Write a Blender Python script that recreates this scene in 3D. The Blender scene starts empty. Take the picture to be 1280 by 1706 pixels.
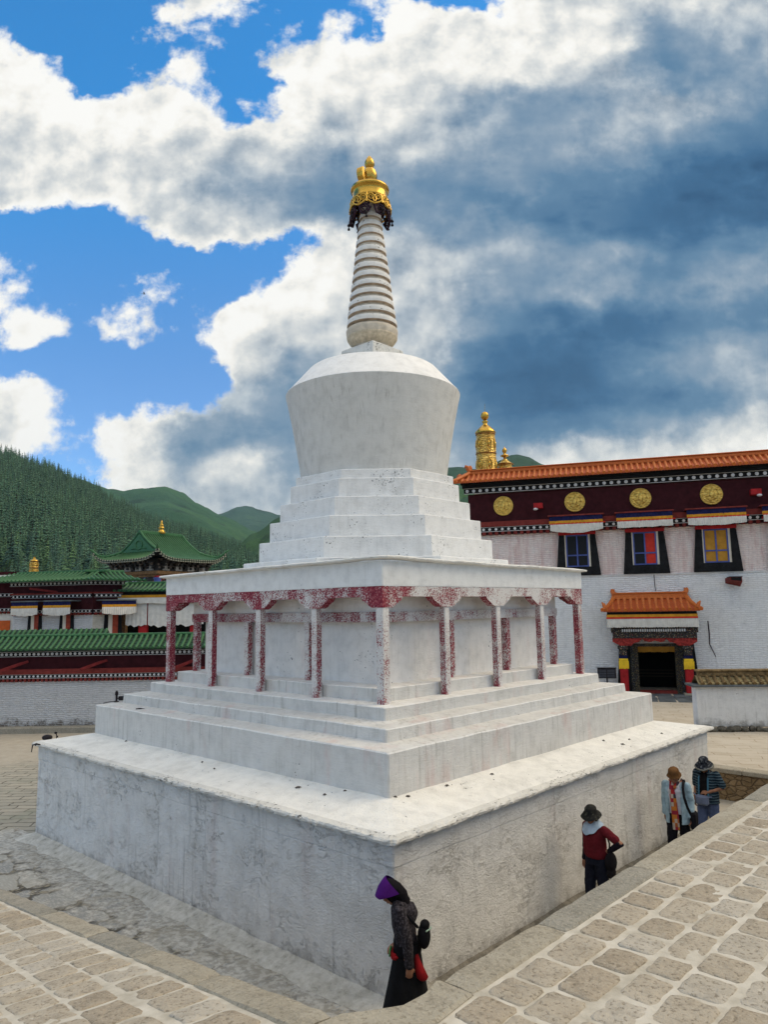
import bpy, math, random, colorsys
from mathutils import Vector, Matrix, noise as mnoise
R = math.radians
sc = bpy.context.scene
COL = sc.collection
random.seed(11)

# ------------------------------------------------------------------ camera (solved from the photograph)
CAM = Vector((10.2588, -10.7273, 4.2196))
CF = Vector((-0.67610376, 0.72535826, 0.12937967))
CR = Vector((0.72994847, 0.68330565, -0.01638967))
CU = Vector((0.10029424, -0.08335938, 0.99145967))
FPX = 1223.0
cd = bpy.data.cameras.new('camera')
cam = bpy.data.objects.new('camera', cd); COL.objects.link(cam)
cd.sensor_fit = 'HORIZONTAL'; cd.sensor_width = 36.0; cd.lens = 36.0 * FPX / 1280.0
cd.clip_start = 0.05; cd.clip_end = 20000
m3 = Matrix((CR, CU, -CF)).transposed()
cam.matrix_world = Matrix.Translation(CAM) @ m3.to_4x4()
sc.camera = cam

def ray(x, y): return CF + CR * ((x - 640) / FPX) - CU * ((y - 853) / FPX)
def atd(x, y, d): return CAM + ray(x, y) * d                      # point at a camera depth
def onz(x, y, z):
    d = ray(x, y); return CAM + d * ((z - CAM.z) / d.z)           # point on a level plane
def onplane(x, y, p0, n):
    d = ray(x, y); return CAM + d * ((Vector(p0) - CAM).dot(n) / d.dot(n))
def hordir(x):
    d = ray(x, 1010); d.z = 0; return d.normalized()

class Frame:
    """local frame of a wall: x to the right, y into the wall, z up"""
    def __init__(s, o, U):
        s.o = Vector((o[0], o[1], 0)); s.U = Vector((U[0], U[1], 0)).normalized()
        s.Y = Vector((-s.U.y, s.U.x, 0)); s.rz = math.atan2(s.U.y, s.U.x)
    def px(s, x, y, yl=0.0):
        P = onplane(x, y, s.o + s.Y * yl, s.Y) - s.o
        return P.dot(s.U), P.z
    def W(s, u, y, z): return s.o + s.U * u + s.Y * y + Vector((0, 0, z))

# ------------------------------------------------------------------ objects
def tag(o, label=None, cat=None, group=None, kind=None):
    if label: o['label'] = label
    if cat: o['category'] = cat
    if group: o['group'] = group
    if kind: o['kind'] = kind
    return o
def empty(name, loc=(0, 0, 0), rz=0, **k):
    o = bpy.data.objects.new(name, None); COL.objects.link(o)
    o.location = loc; o.rotation_euler = (0, 0, rz); o.empty_display_size = .1
    return tag(o, **k)

class MB:
    def __init__(s): s.v = []; s.f = []; s.m = []; s.sm = []
    def add(s, vs, fs, m=0, smooth=False):
        b = len(s.v); s.v += [tuple(p) for p in vs]
        for f in fs: s.f.append(tuple(b + i for i in f)); s.m.append(m); s.sm.append(smooth)
    def box(s, x0, x1, y0, y1, z0, z1, m=0, bev=0.0):
        if x0 > x1: x0, x1 = x1, x0
        if y0 > y1: y0, y1 = y1, y0
        if z0 > z1: z0, z1 = z1, z0
        b = min(bev, (x1 - x0) * .45, (y1 - y0) * .45, (z1 - z0) * .45)
        if b <= 0:
            vs = [(x, y, z) for z in (z0, z1) for y in (y0, y1) for x in (x0, x1)]
            s.add(vs, [(0, 2, 3, 1), (4, 5, 7, 6), (0, 1, 5, 4), (2, 6, 7, 3), (0, 4, 6, 2), (1, 3, 7, 5)], m); return
        vs = []; X = (x0, x1); Y = (y0, y1); Z = (z0, z1); sg = (1, -1)
        for k in (0, 1):
            for j in (0, 1):
                for i in (0, 1):
                    dx, dy, dz = sg[i] * b, sg[j] * b, sg[k] * b
                    vs += [(X[i], Y[j] + dy, Z[k] + dz), (X[i] + dx, Y[j], Z[k] + dz), (X[i] + dx, Y[j] + dy, Z[k])]
        def c(i, j, k, a): return (k * 4 + j * 2 + i) * 3 + a
        fs = []
        for i in (0, 1): fs.append([c(i, 0, 0, 0), c(i, 1, 0, 0), c(i, 1, 1, 0), c(i, 0, 1, 0)])
        for j in (0, 1): fs.append([c(0, j, 0, 1), c(1, j, 0, 1), c(1, j, 1, 1), c(0, j, 1, 1)])
        for k in (0, 1): fs.append([c(0, 0, k, 2), c(1, 0, k, 2), c(1, 1, k, 2), c(0, 1, k, 2)])
        for i in (0, 1):
            for j in (0, 1): fs.append([c(i, j, 0, 0), c(i, j, 1, 0), c(i, j, 1, 1), c(i, j, 0, 1)])
        for i in (0, 1):
            for k in (0, 1): fs.append([c(i, 0, k, 0), c(i, 1, k, 0), c(i, 1, k, 2), c(i, 0, k, 2)])
        for j in (0, 1):
            for k in (0, 1): fs.append([c(0, j, k, 1), c(1, j, k, 1), c(1, j, k, 2), c(0, j, k, 2)])
        for i in (0, 1):
            for j in (0, 1):
                for k in (0, 1): fs.append([c(i, j, k, 0), c(i, j, k, 1), c(i, j, k, 2)])
        cx = Vector(((x0 + x1) / 2, (y0 + y1) / 2, (z0 + z1) / 2)); V = [Vector(p) for p in vs]; out = []
        for f in fs:
            n = (V[f[1]] - V[f[0]]).cross(V[f[2]] - V[f[0]]); ce = sum((V[i] for i in f), Vector()) / len(f)
            out.append(f if n.dot(ce - cx) > 0 else f[::-1])
        s.add(vs, out, m)
    def loft(s, rings, m=0, smooth=True, cap0=True, cap1=True, closed=True):
        n = len(rings[0]); vs = [p for r in rings for p in r]; fs = []
        for i in range(len(rings) - 1):
            for j in range(n if closed else n - 1):
                k = (j + 1) % n
                fs.append((i * n + j, i * n + k, (i + 1) * n + k, (i + 1) * n + j))
        s.add(vs, fs, m, smooth)
        if cap0: s.add(rings[0], [tuple(range(n))[::-1]], m)
        if cap1: s.add(rings[-1], [tuple(range(n))], m)
    def lathe(s, prof, n=32, m=0, c=(0, 0, 0), smooth=True, cap0=True, cap1=True, mod=None):
        rings = []
        for r, z in prof:
            rings.append([(c[0] + r * (mod(j / n, z) if mod else 1) * math.cos(2 * math.pi * j / n), c[1] + r * (mod(j / n, z) if mod else 1) * math.sin(2 * math.pi * j / n), c[2] + z) for j in range(n)])
        s.loft(rings, m, smooth, cap0, cap1)
    def tube(s, pts, r, n=8, m=0, caps=True, smooth=True, flat=None):
        pts = [Vector(p) for p in pts]; rs = r if isinstance(r, (list, tuple)) else [r] * len(pts)
        rings = []; up = None
        for i, p in enumerate(pts):
            t = (pts[min(i + 1, len(pts) - 1)] - pts[max(i - 1, 0)]).normalized()
            if up is None:
                up = Vector((0, 0, 1)) if abs(t.z) < .9 else Vector((0, 1, 0))
            a = t.cross(up).normalized(); b = a.cross(t).normalized(); up = b
            fx, fy = flat or (1, 1)
            rings.append([p + (a * math.cos(2 * math.pi * j / n) * fx + b * math.sin(2 * math.pi * j / n) * fy) * rs[i] for j in range(n)])
        s.loft(rings, m, smooth, caps, caps)
    def ball(s, c, r, n=16, k=10, m=0, rot=None):
        r = r if isinstance(r, (tuple, list)) else (r, r, r); c = Vector(c); rings = []
        for i in range(k + 1):
            th = math.pi * (i / k) if 0 < i < k else (1e-3 if i == 0 else math.pi - 1e-3)
            ring = []
            for j in range(n):
                p = Vector((r[0] * math.sin(th) * math.cos(2 * math.pi * j / n), r[1] * math.sin(th) * math.sin(2 * math.pi * j / n), -r[2] * math.cos(th)))
                if rot: p = rot @ p
                ring.append(c + p)
            rings.append(ring)
        s.loft(rings, m, True)
    def prism(s, poly, y0, y1, m=0, ax='y'):
        """poly: (x,z) points counter-clockwise seen from -y; extruded y0..y1"""
        n = len(poly); vs = [(p[0], y0, p[1]) for p in poly] + [(p[0], y1, p[1]) for p in poly]
        if ax == 'x': vs = [(y, x, z) for x, y, z in vs]
        fs = [tuple(range(n)), tuple(range(n, 2 * n))[::-1]] + [(i, i + n, (i + 1) % n + n, (i + 1) % n) for i in range(n)]
        if ax == 'x': fs = [f[::-1] for f in fs]
        s.add(vs, fs, m)
    def build(s, name, mats, parent=None, loc=None, rz=None, **k):
        me = bpy.data.meshes.new(name); me.from_pydata(s.v, [], s.f)
        for mt in (mats if isinstance(mats, (list, tuple)) else [mats]): me.materials.append(mt)
        me.polygons.foreach_set('material_index', s.m); me.polygons.foreach_set('use_smooth', s.sm)
        me.update()
        o = bpy.data.objects.new(name, me); COL.objects.link(o)
        if parent: o.parent = parent
        if loc is not None: o.location = loc
        if rz is not None: o.rotation_euler = (0, 0, rz)
        return tag(o, **k)

def copy_tree(o, parent=None):
    c = o.copy(); COL.objects.link(c)
    if parent: c.parent = parent
    for ch in list(o.children): copy_tree(ch, c)
    return c

def nz(x, y=0.0, z=0.0): return mnoise.noise(Vector((x, y, z)))

# ------------------------------------------------------------------ materials
def lin(c):
    f = lambda v: v / 12.92 if v <= .04045 else ((v + .055) / 1.055) ** 2.4
    return tuple(f(v / 255) for v in c) + (1,)
class G:
    def __init__(s, tree): s.t = tree
    def n(s, typ, **p):
        nd = s.t.nodes.new(typ)
        for k, v in p.items(): setattr(nd, k, v)
        return nd
    def put(s, sock, v):
        if isinstance(v, bpy.types.NodeSocket): s.t.links.new(v, sock)
        elif v is not None:
            try: sock.default_value = v
            except Exception:
                sock.default_value = tuple(v[:3])
    def math(s, op, a, b=0.0, clamp=False):
        nd = s.n('ShaderNodeMath', operation=op, use_clamp=clamp); s.put(nd.inputs[0], a); s.put(nd.inputs[1], b); return nd.outputs[0]
    def vmath(s, op, a, b=None):
        nd = s.n('ShaderNodeVectorMath', operation=op); s.put(nd.inputs[0], a)
        if b is not None: s.put(nd.inputs[1], b)
        return nd.outputs['Value'] if op in ('DOT_PRODUCT', 'LENGTH') else nd.outputs[0]
    def mix(s, f, a, b, blend='MIX'):
        nd = s.n('ShaderNodeMix', data_type='RGBA', blend_type=blend); s.put(nd.inputs[0], f); s.put(nd.inputs[6], a); s.put(nd.inputs[7], b); return nd.outputs[2]
    def map(s, v, scale=(1, 1, 1), rot=(0, 0, 0), loc=(0, 0, 0)):
        nd = s.n('ShaderNodeMapping'); s.put(nd.inputs[0], v); nd.inputs['Scale'].default_value = scale; nd.inputs['Rotation'].default_value = rot; nd.inputs['Location'].default_value = loc; return nd.outputs[0]
    def noise(s, v, scale=5, detail=4, rough=.55, dist=0.0, out='Fac'):
        nd = s.n('ShaderNodeTexNoise'); s.put(nd.inputs['Vector'], v); nd.inputs['Scale'].default_value = scale; nd.inputs['Detail'].default_value = detail; nd.inputs['Roughness'].default_value = rough; nd.inputs['Distortion'].default_value = dist; return nd.outputs[out]
    def step(s, v, a, b):
        nd = s.n('ShaderNodeMapRange', interpolation_type='SMOOTHSTEP'); s.put(nd.inputs[0], v); nd.inputs[1].default_value = a; nd.inputs[2].default_value = b; return nd.outputs[0]
    def rng(s, v, a, b, c, d, clamp=True):
        nd = s.n('ShaderNodeMapRange', clamp=clamp); s.put(nd.inputs[0], v)
        for i, q in enumerate((a, b, c, d)): nd.inputs[1 + i].default_value = q
        return nd.outputs[0]
    def ramp(s, f, stops, interp='LINEAR'):
        nd = s.n('ShaderNodeValToRGB'); r = nd.color_ramp; r.interpolation = interp
        while len(r.elements) > 1: r.elements.remove(r.elements[-1])
        for i, (p, c) in enumerate(stops):
            e = r.elements[0] if i == 0 else r.elements.new(p)
            e.position = p; e.color = c if len(c) == 4 else tuple(c) + (1,)
        s.put(nd.inputs[0], f); return nd.outputs[0]
    def xyz(s, v):
        nd = s.n('ShaderNodeSeparateXYZ'); s.put(nd.inputs[0], v); return nd.outputs
    def comb(s, x, y, z):
        nd = s.n('ShaderNodeCombineXYZ')
        for i, q in enumerate((x, y, z)): s.put(nd.inputs[i], q)
        return nd.outputs[0]
    def voro(s, v, scale, feature='F1', out='Distance', rnd=1.0):
        nd = s.n('ShaderNodeTexVoronoi', feature=feature); s.put(nd.inputs['Vector'], v); nd.inputs['Scale'].default_value = scale; nd.inputs['Randomness'].default_value = rnd; return nd.outputs[out]
    def bump(s, h, strength=.5, dist=.01, normal=None):
        nd = s.n('ShaderNodeBump'); s.put(nd.inputs['Height'], h); nd.inputs['Strength'].default_value = strength; nd.inputs['Distance'].default_value = dist
        if normal is not None: s.put(nd.inputs['Normal'], normal)
        return nd.outputs[0]
    def obj(s): return s.n('ShaderNodeTexCoord').outputs['Object']
def material(name):
    m = bpy.data.materials.new(name); m.use_nodes = True; t = m.node_tree
    b = t.nodes['Principled BSDF']; g = G(t)
    def fin(col, rough=.8, metal=0.0, normal=None, spec=.3):
        g.put(b.inputs['Base Color'], col); g.put(b.inputs['Roughness'], rough); b.inputs['Metallic'].default_value = metal
        b.inputs['Specular IOR Level'].default_value = spec
        if normal is not None: g.put(b.inputs['Normal'], normal)
        return m
    return m, g, fin, b

def simple(name, c, rough=.7, var=.25, scale=6, bump=.3, bscale=40, metal=0.0, spec=.10, bdist=.006):
    m, g, fin, b = material(name); P = g.obj()
    n1 = g.noise(P, scale, 5); n2 = g.noise(P, bscale, 4)
    lo = tuple(v * (1 - var) for v in c[:3]) + (1,); hi = tuple(min(1, v * (1 + var)) for v in c[:3]) + (1,)
    col = g.ramp(n1, [(.3, lo), (.7, hi)])
    return fin(col, g.rng(n2, .3, .7, rough - .08, min(1, rough + .1)), metal, g.bump(n2, bump, bdist), spec)

def whitewash(name, base=(.74, .735, .715), drip=.3, chips=.0, pink=.0, brush=.5, foot=None, chipcol=(.10, .10, .10, 1), dirt=.5, chipscale=26):
    m, g, fin, b = material(name); P = g.obj()
    big = g.noise(P, .9, 5, .6); mid = g.noise(P, 5, 5, .6); fine = g.noise(P, 55, 3, .6)
    col = g.ramp(mid, [(.25, tuple(v * .84 for v in base)), (.5, base), (.75, tuple(min(.92, v * 1.08) for v in base))])
    # grime washed down in streaks
    dv = g.noise(g.map(P, (9, 9, .55)), 1.6, 5, .62)
    ds = g.math('MULTIPLY', g.step(dv, .50, .72), g.step(big, .36, .64))
    col = g.mix(g.math('MULTIPLY', ds, drip), col, (.34, .33, .30, 1))
    # broad grey / yellowish weathering
    col = g.mix(g.math('MULTIPLY', g.step(g.noise(P, 1.7, 6, .65), .50, .75), dirt * .35), col, (.42, .41, .37, 1))
    if pink: col = g.mix(g.math('MULTIPLY', g.step(g.noise(g.map(P, (2.2, 2.2, .7), loc=(3, 1, 7)), 1.0, 5), .55, .72), pink), col, (.55, .30, .27, 1))
    if chips:
        cn = g.noise(P, chipscale, 3, .65); area = g.noise(g.map(P, loc=(9, 4, 2)), 2.1, 3)
        cm = g.step(g.math('ADD', cn, g.math('MULTIPLY', g.math('SUBTRACT', area, .5), .5)), .74 - .1 * chips, .77 - .1 * chips)
        col = g.mix(cm, col, chipcol)
    if foot:
        z = g.xyz(P)[2]; fm = g.math('ADD', z, g.math('MULTIPLY', g.math('SUBTRACT', g.noise(P, 4.5, 6, .7), .5), foot[1] * 2.4))
        fmk = g.math('SUBTRACT', 1.0, g.step(fm, foot[0], foot[0] + foot[1]))
        col = g.mix(g.math('MULTIPLY', fmk, foot[2]), col, (.16, .15, .13, 1))
    # brushed plaster relief
    bs = g.noise(g.map(P, (3, 3, 13), (R(20), R(25), 0)), 2.2, 6, .68, .6); bs2 = g.noise(g.map(P, (12, 12, 3), (R(-15), 0, 0)), 2.0, 4, .6)
    h = g.math('ADD', g.math('MULTIPLY', bs, 1.0), g.math('ADD', g.math('MULTIPLY', fine, .45), g.math('MULTIPLY', bs2, .5)))
    if chips: h = g.math('SUBTRACT', h, g.math('MULTIPLY', cm, .8))
    return fin(col, .88, 0, g.bump(h, brush, .022), .2)

def flaking(name, amount=None, ramp=None, white=(.70, .675, .65, 1)):
    """whitewash over old maroon paint, coming off in flakes"""
    m, g, fin, b = material(name); P = g.obj()
    n = g.noise(P, 46, 5, .70); n2 = g.noise(P, 5.5, 4, .6); n3 = g.noise(P, 90, 3, .6)
    if ramp:
        s = g.xyz(P); sm = g.math('ADD', s[0], s[1])
        amt = g.ramp(g.rng(sm, -6.2, 6.2, 0, 1), [((p + 6.2) / 12.4, (v, v, v, 1)) for p, v in ramp])
    else: amt = amount
    a2 = g.math('ADD', amt, g.math('ADD', g.math('MULTIPLY', g.math('SUBTRACT', n2, .5), 1.0), g.math('MULTIPLY', g.math('SUBTRACT', g.noise(g.map(P, (1, 1, .45)), 2.3, 4, .6), .5), 1.5)))
    th = g.math('SUBTRACT', .68, g.math('MULTIPLY', a2, .36))
    mk = g.step(g.math('SUBTRACT', n, th), -.05, .05)
    red = g.ramp(g.noise(P, 24, 5, .7), [(.3, (.11, .010, .022, 1)), (.48, (.22, .022, .042, 1)), (.60, (.34, .085, .095, 1)), (.72, (.50, .27, .26, 1))])
    wh = g.ramp(n3, [(.3, tuple(v * .72 for v in white[:3]) + (1,)), (.6, white)])
    dark = g.step(g.noise(P, 60, 3, .6), .66, .70)
    col = g.mix(g.math('MULTIPLY', dark, .8), g.mix(mk, wh, red), (.05, .03, .03, 1))
    return fin(col, .8, 0, g.bump(g.math('ADD', g.math('MULTIPLY', mk, -.5), g.math('MULTIPLY', n3, .4)), .6, .012), .25)

def gold(name, c=(.62, .37, .065), emboss=0.0, escale=9, rough=.28, dark=.5, metal=.95):
    m, g, fin, b = material(name); P = g.obj()
    n = g.noise(P, 8, 5)
    col = g.ramp(n, [(.3, tuple(v * .7 for v in c)), (.7, c)]); nm = None; h = g.noise(P, 30, 4)
    if emboss:
        v = g.voro(g.map(P, (1, 1, 1.0)), escale, 'SMOOTH_F1'); w = g.n('ShaderNodeTexWave', wave_type='RINGS'); g.put(w.inputs[0], P); w.inputs['Scale'].default_value = escale * .5; w.inputs['Distortion'].default_value = 9; w.inputs['Detail'].default_value = 2
        hh = g.math('ADD', g.math('MULTIPLY', v, .9), g.math('MULTIPLY', w.outputs['Fac'], .5))
        col = g.mix(g.math('MULTIPLY', g.step(hh, .62, .3), dark), col, tuple(q * .12 for q in c) + (1,))
        nm = g.bump(hh, 1.0, emboss, g.bump(h, .15, .004))
    else: nm = g.bump(h, .2, .005)
    return fin(col, g.rng(h, .3, .7, rough - .06, rough + .14), metal, nm, .5)

def glazed(name, c, c2, rough=.3):
    m, g, fin, b = material(name); P = g.obj()
    n = g.noise(P, 3.2, 5, .7); n2 = g.noise(P, 26, 4, .6)
    col = g.mix(n2, g.ramp(n, [(.3, c), (.7, c2)]), tuple(v * .55 for v in c[:3]) + (1,), 'MIX')
    col = g.mix(g.math('MULTIPLY', g.step(n2, .62, .75), .55), col, (.10, .09, .06, 1))
    return fin(col, g.rng(n2, .3, .7, rough, rough + .3), 0, g.bump(n2, .3, .01), .28)

def brickwash(name, base, rowh=.085, lenb=.3, stain=None, foot=None, pinkamt=0, vertical=False, foot_col=(.13, .12, .10, 1), vlines=0.0):
    """lime-washed rough masonry: local x along the wall, z up"""
    m, g, fin, b = material(name); P = g.obj(); s = g.xyz(P)
    wob = g.noise(P, 2.4, 4)
    q = g.comb(g.math('ADD', s[0], g.math('MULTIPLY', s[1], 1.0)), g.math('ADD', s[2], g.math('ADD', g.math('MULTIPLY', wob, .16), g.math('MULTIPLY', g.noise(P, 9, 3), .05))), 0.0)
    br = g.n('ShaderNodeTexBrick'); g.put(br.inputs['Vector'], q); br.inputs['Scale'].default_value = 1
    br.inputs['Brick Width'].default_value = lenb; br.inputs['Row Height'].default_value = rowh; br.inputs['Mortar Size'].default_value = .016; br.inputs['Mortar Smooth'].default_value = .7
    br.inputs['Color1'].default_value = (1, 1, 1, 1); br.inputs['Color2'].default_value = (.8, .8, .8, 1); br.inputs['Mortar'].default_value = (0, 0, 0, 1)
    mid = g.noise(P, 3.5, 6, .65); fine = g.noise(g.map(P, (1, 1, 3)), 16, 5, .65); big = g.noise(P, .55, 4)
    col = g.ramp(mid, [(.28, tuple(v * .8 for v in base)), (.5, base), (.75, tuple(min(.9, v * 1.1) for v in base))])
    if pinkamt:
        st = g.noise(g.map(P, (5, 5, .5)), 1.3, 5, .6); st2 = g.noise(g.map(P, (3, 3, .8), loc=(5, 0, 2)), .9, 5, .6)
        col = g.mix(g.math('MULTIPLY', g.step(st, .42, .68), pinkamt), col, (.60, .33, .31, 1))
        col = g.mix(g.math('MULTIPLY', g.step(st2, .54, .72), pinkamt * .8), col, (.50, .19, .19, 1))
    dr = g.noise(g.map(P, (6, 6, .35)), 1.4, 5, .65)
    col = g.mix(g.math('MULTIPLY', g.step(dr, .56, .75), .20), col, (.42, .41, .38, 1))
    col = g.mix(g.math('MULTIPLY', g.step(fine, .60, .74), .15), col, (.30, .29, .27, 1))
    if foot:
        fm = g.math('ADD', s[2], g.math('MULTIPLY', g.math('SUBTRACT', g.noise(g.map(P, (1, 1, 1)), 3.2, 6, .75), .5), foot[1] * 3.4))
        fmk = g.math('SUBTRACT', 1.0, g.step(fm, foot[0], foot[0] + foot[1] * .6))
        col = g.mix(g.math('MULTIPLY', g.math('MULTIPLY', fmk, foot[2]), g.rng(br.outputs['Color'], 0, .9, .35, 1)), col, foot_col)
    col = g.mix(g.math('MULTIPLY', g.step(br.outputs['Fac'], .3, .9), g.math('MULTIPLY', g.step(mid, .35, .65), .30)), col, (.40, .39, .38, 1))
    h = g.math('ADD', g.math('MULTIPLY', br.outputs['Color'], .8), g.math('ADD', g.math('MULTIPLY', fine, .9), g.math('MULTIPLY', mid, .7)))
    return fin(col, .9, 0, g.bump(h, .9, .05), .12)
# ------------------------------------------------------------------ shared materials
M = {}
def basewall(name, base, drip=.3, chips=.2, pink=.2, brush=.9, foot=(0, .2, .5), dirt=.7, chipscale=15, chipcol=(.2, .2, .2, 1)):
    """thick hand-thrown limewash: swept ridges, cracks, patches and damp"""
    m, g, fin, b = material(name); P = g.obj()
    wob = g.vmath('ADD', P, g.vmath('MULTIPLY', g.vmath('SUBTRACT', g.noise(P, 2.0, 4, .6, 0, 'Color'), (.5, .5, .5)), (.5, .5, .5)))
    sw = g.noise(g.map(wob, (2.2, 2.2, 7.5), (R(14), R(16), 0)), 4.2, 7, .74); lump = g.noise(P, 7, 6, .68); fine = g.noise(P, 48, 4, .7); big = g.noise(P, .8, 5, .6); mid = g.noise(P, 3.0, 6, .68)
    col = g.ramp(mid, [(.28, tuple(v * .87 for v in base)), (.48, base), (.70, tuple(v * 1.09 for v in base))])
    col = g.mix(g.math('MULTIPLY', g.step(g.noise(g.map(P, loc=(4, 2, 8)), 1.5, 6, .66), .47, .68), dirt * .75), col, (.40, .375, .32, 1))
    col = g.mix(g.math('MULTIPLY', g.step(g.noise(g.map(P, (2.6, 2.6, .5), loc=(3, 1, 7)), 1.0, 5), .55, .74), pink), col, (.47, .30, .27, 1))
    dv = g.noise(g.map(P, (8, 8, .5)), 1.6, 5, .65)
    col = g.mix(g.math('MULTIPLY', g.math('MULTIPLY', g.step(dv, .52, .72), g.step(big, .38, .60)), drip), col, (.30, .30, .285, 1))
    col = g.mix(g.math('MULTIPLY', g.step(sw, .62, .82), .12), col, (.26, .26, .25, 1))
    cr = g.math('ABSOLUTE', g.math('SUBTRACT', g.noise(g.map(wob, (1, 1, 2.2)), 1.7, 8, .72), .5)); area = g.step(g.noise(g.map(P, loc=(7, 7, 1)), 1.3, 3), .46, .60)
    crk = g.math('MULTIPLY', g.step(cr, .006, .001), area)
    col = g.mix(g.math('MULTIPLY', crk, .40), col, (.16, .15, .135, 1))
    cn = g.noise(P, chipscale, 4, .7); ca = g.noise(g.map(P, loc=(9, 4, 2)), 1.8, 3)
    cm = g.step(g.math('ADD', cn, g.math('MULTIPLY', g.math('SUBTRACT', ca, .5), .6)), .74, .80)
    col = g.mix(g.math('MULTIPLY', cm, .7), col, chipcol)
    s = g.xyz(P); fm = g.math('ADD', s[2], g.math('MULTIPLY', g.math('SUBTRACT', g.noise(P, 3.5, 7, .75), .5), .75)); fmk = g.math('SUBTRACT', 1.0, g.step(fm, -.02, .26))
    col = g.mix(g.math('MULTIPLY', fmk, .62), col, (.17, .155, .14, 1))
    h = g.math('ADD', g.math('MULTIPLY', sw, .8), g.math('ADD', g.math('MULTIPLY', lump, .9), g.math('SUBTRACT', g.math('MULTIPLY', fine, .55), g.math('ADD', g.math('MULTIPLY', crk, .35), g.math('MULTIPLY', cm, .3)))))
    return fin(col, .9, 0, g.bump(h, brush, .034), .1)
M['base'] = basewall('limewash_base_wall', (.80, .795, .775), drip=.5, chips=.16, pink=.2, brush=1.0, foot=(-.06, .22, .5), dirt=.26, chipscale=15, chipcol=(.22, .21, .19, 1))
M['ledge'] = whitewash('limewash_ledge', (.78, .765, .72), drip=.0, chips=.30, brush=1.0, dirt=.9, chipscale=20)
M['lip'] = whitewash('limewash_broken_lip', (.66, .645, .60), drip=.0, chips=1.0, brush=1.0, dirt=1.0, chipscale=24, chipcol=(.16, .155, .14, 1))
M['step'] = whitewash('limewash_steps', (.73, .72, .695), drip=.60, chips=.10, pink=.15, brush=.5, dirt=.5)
M['riser'] = whitewash('limewash_risers', (.60, .59, .565), drip=.8, chips=.14, pink=.3, brush=.5, dirt=.7)  # darker than the treads: shade of upright faces in the base, plus drip stains
M['tier'] = whitewash('limewash_tiers', (.72, .72, .71), drip=.16, chips=.62, brush=.4, dirt=.35, chipscale=30)
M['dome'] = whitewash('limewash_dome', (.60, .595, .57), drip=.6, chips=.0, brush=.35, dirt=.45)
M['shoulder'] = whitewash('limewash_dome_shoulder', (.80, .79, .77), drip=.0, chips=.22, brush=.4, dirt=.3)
M['crackle'] = whitewash('limewash_crackled', (.66, .66, .63), drip=.3, chips=.95, brush=.6, dirt=.8, chipscale=34)
M['smooth'] = whitewash('limewash_fascia', (.73, .73, .715), drip=.14, chips=.05, brush=.3, dirt=.35)
M['core'] = whitewash('limewash_core', (.74, .72, .69), drip=.22, chips=.22, pink=.12, brush=.4, dirt=.5)
M['ringw'] = whitewash('limewash_ring', (.72, .71, .68), drip=.2, chips=.75, brush=.5, dirt=.6, chipscale=14, chipcol=(.16, .14, .12, 1))
M['groove'] = simple('ring_groove', (.36, .285, .215), .9, .35, 8, .4, 40)
M['flakebeam'] = flaking('flaking_beam', ramp=[(-6.1, .86), (-4.9, .70), (-3.6, .56), (-2.2, .46), (-1.2, .62), (-.3, .74), (.35, .70), (.8, .40), (2.2, .32), (4.0, .30), (5.2, .48), (6.1, .64)])
M['flakelow'] = flaking('flaking_pale', .34)
M['flakemid'] = flaking('flaking_half', .60)
M['flakehigh'] = flaking('flaking_red', .78)
M['gold'] = gold('gilding', rough=.22)
M['goldemb'] = gold('gilding_embossed', (.86, .58, .14), .045, 7.5, .32, .65, .65)
M['golddisc'] = gold('gilding_medallion', (.86, .58, .13), .02, 9, .40, .25, .55)
M['dkgold'] = gold('gilding_tarnished', (.30, .15, .04), 0, 9, .4)
M['iron'] = simple('dark_iron', (.022, .018, .020), .55, .3, 10, .3, 40)
M['darkplum'] = simple('dark_plum', (.030, .014, .024), .5, .3, 10, .3, 40)
M['black'] = simple('matt_black', (.010, .010, .011), .8, .3, 6, .2, 30)
M['maroon'] = simple('maroon_twig_frieze', (.045, .010, .013), .95, .35, 4, .8, 60, bdist=.02)
M['maroonred'] = simple('maroon_red_beam', (.17, .030, .025), .75, .3, 6, .3, 40)
M['red'] = simple('red_lacquer', (.34, .018, .020), .5, .25, 5, .2, 30)
M['brightred'] = simple('bright_red_panel', (.50, .035, .022), .5, .15, 5, .2, 30)
M['orange'] = simple('orange_panel', (.50, .105, .025), .6, .2, 4, .3, 30)
M['ochre'] = simple('ochre_panel', (.42, .21, .03), .6, .2, 4, .2, 30)
M['blue'] = simple('blue_frame_paint', (.07, .10, .30), .5, .2, 6, .2, 30)
M['navy'] = simple('navy_cloth', (.012, .014, .06), .9, .25, 6, .3, 60)
M['yellow'] = simple('yellow_cloth', (.54, .25, .025), .85, .2, 6, .3, 60)
M['tassel'] = simple('yellow_silk', (.78, .50, .03), .7, .15, 6, .3, 60)
M['whitecloth'] = simple('white_cloth', (.62, .60, .555), .9, .12, 5, .4, 60)
M['whitedot'] = simple('white_paint_dot', (.62, .62, .62), .8, .15, 9, .2, 40)
M['cream'] = simple('cream_plaster', (.66, .60, .50), .9, .12, 3, .4, 30)
M['orangetile'] = glazed('orange_glazed_tile', (.60, .130, .022, 1), (.74, .225, .040, 1), .3)
M['orangepan'] = glazed('orange_pan_tile', (.42, .075, .018, 1), (.52, .11, .022, 1), .4)
M['greentile'] = glazed('green_glazed_tile', (.035, .135, .050, 1), (.075, .23, .088, 1), .3)
M['greenpan'] = glazed('green_pan_tile', (.008, .034, .014, 1), (.016, .055, .022, 1), .4)
M['wood'] = simple('painted_wood', (.20, .115, .055), .75, .5, 9, .4, 40)
M['void'] = simple('dark_interior', (.006, .006, .006), .95, .2, 3, .1, 20)
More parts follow.
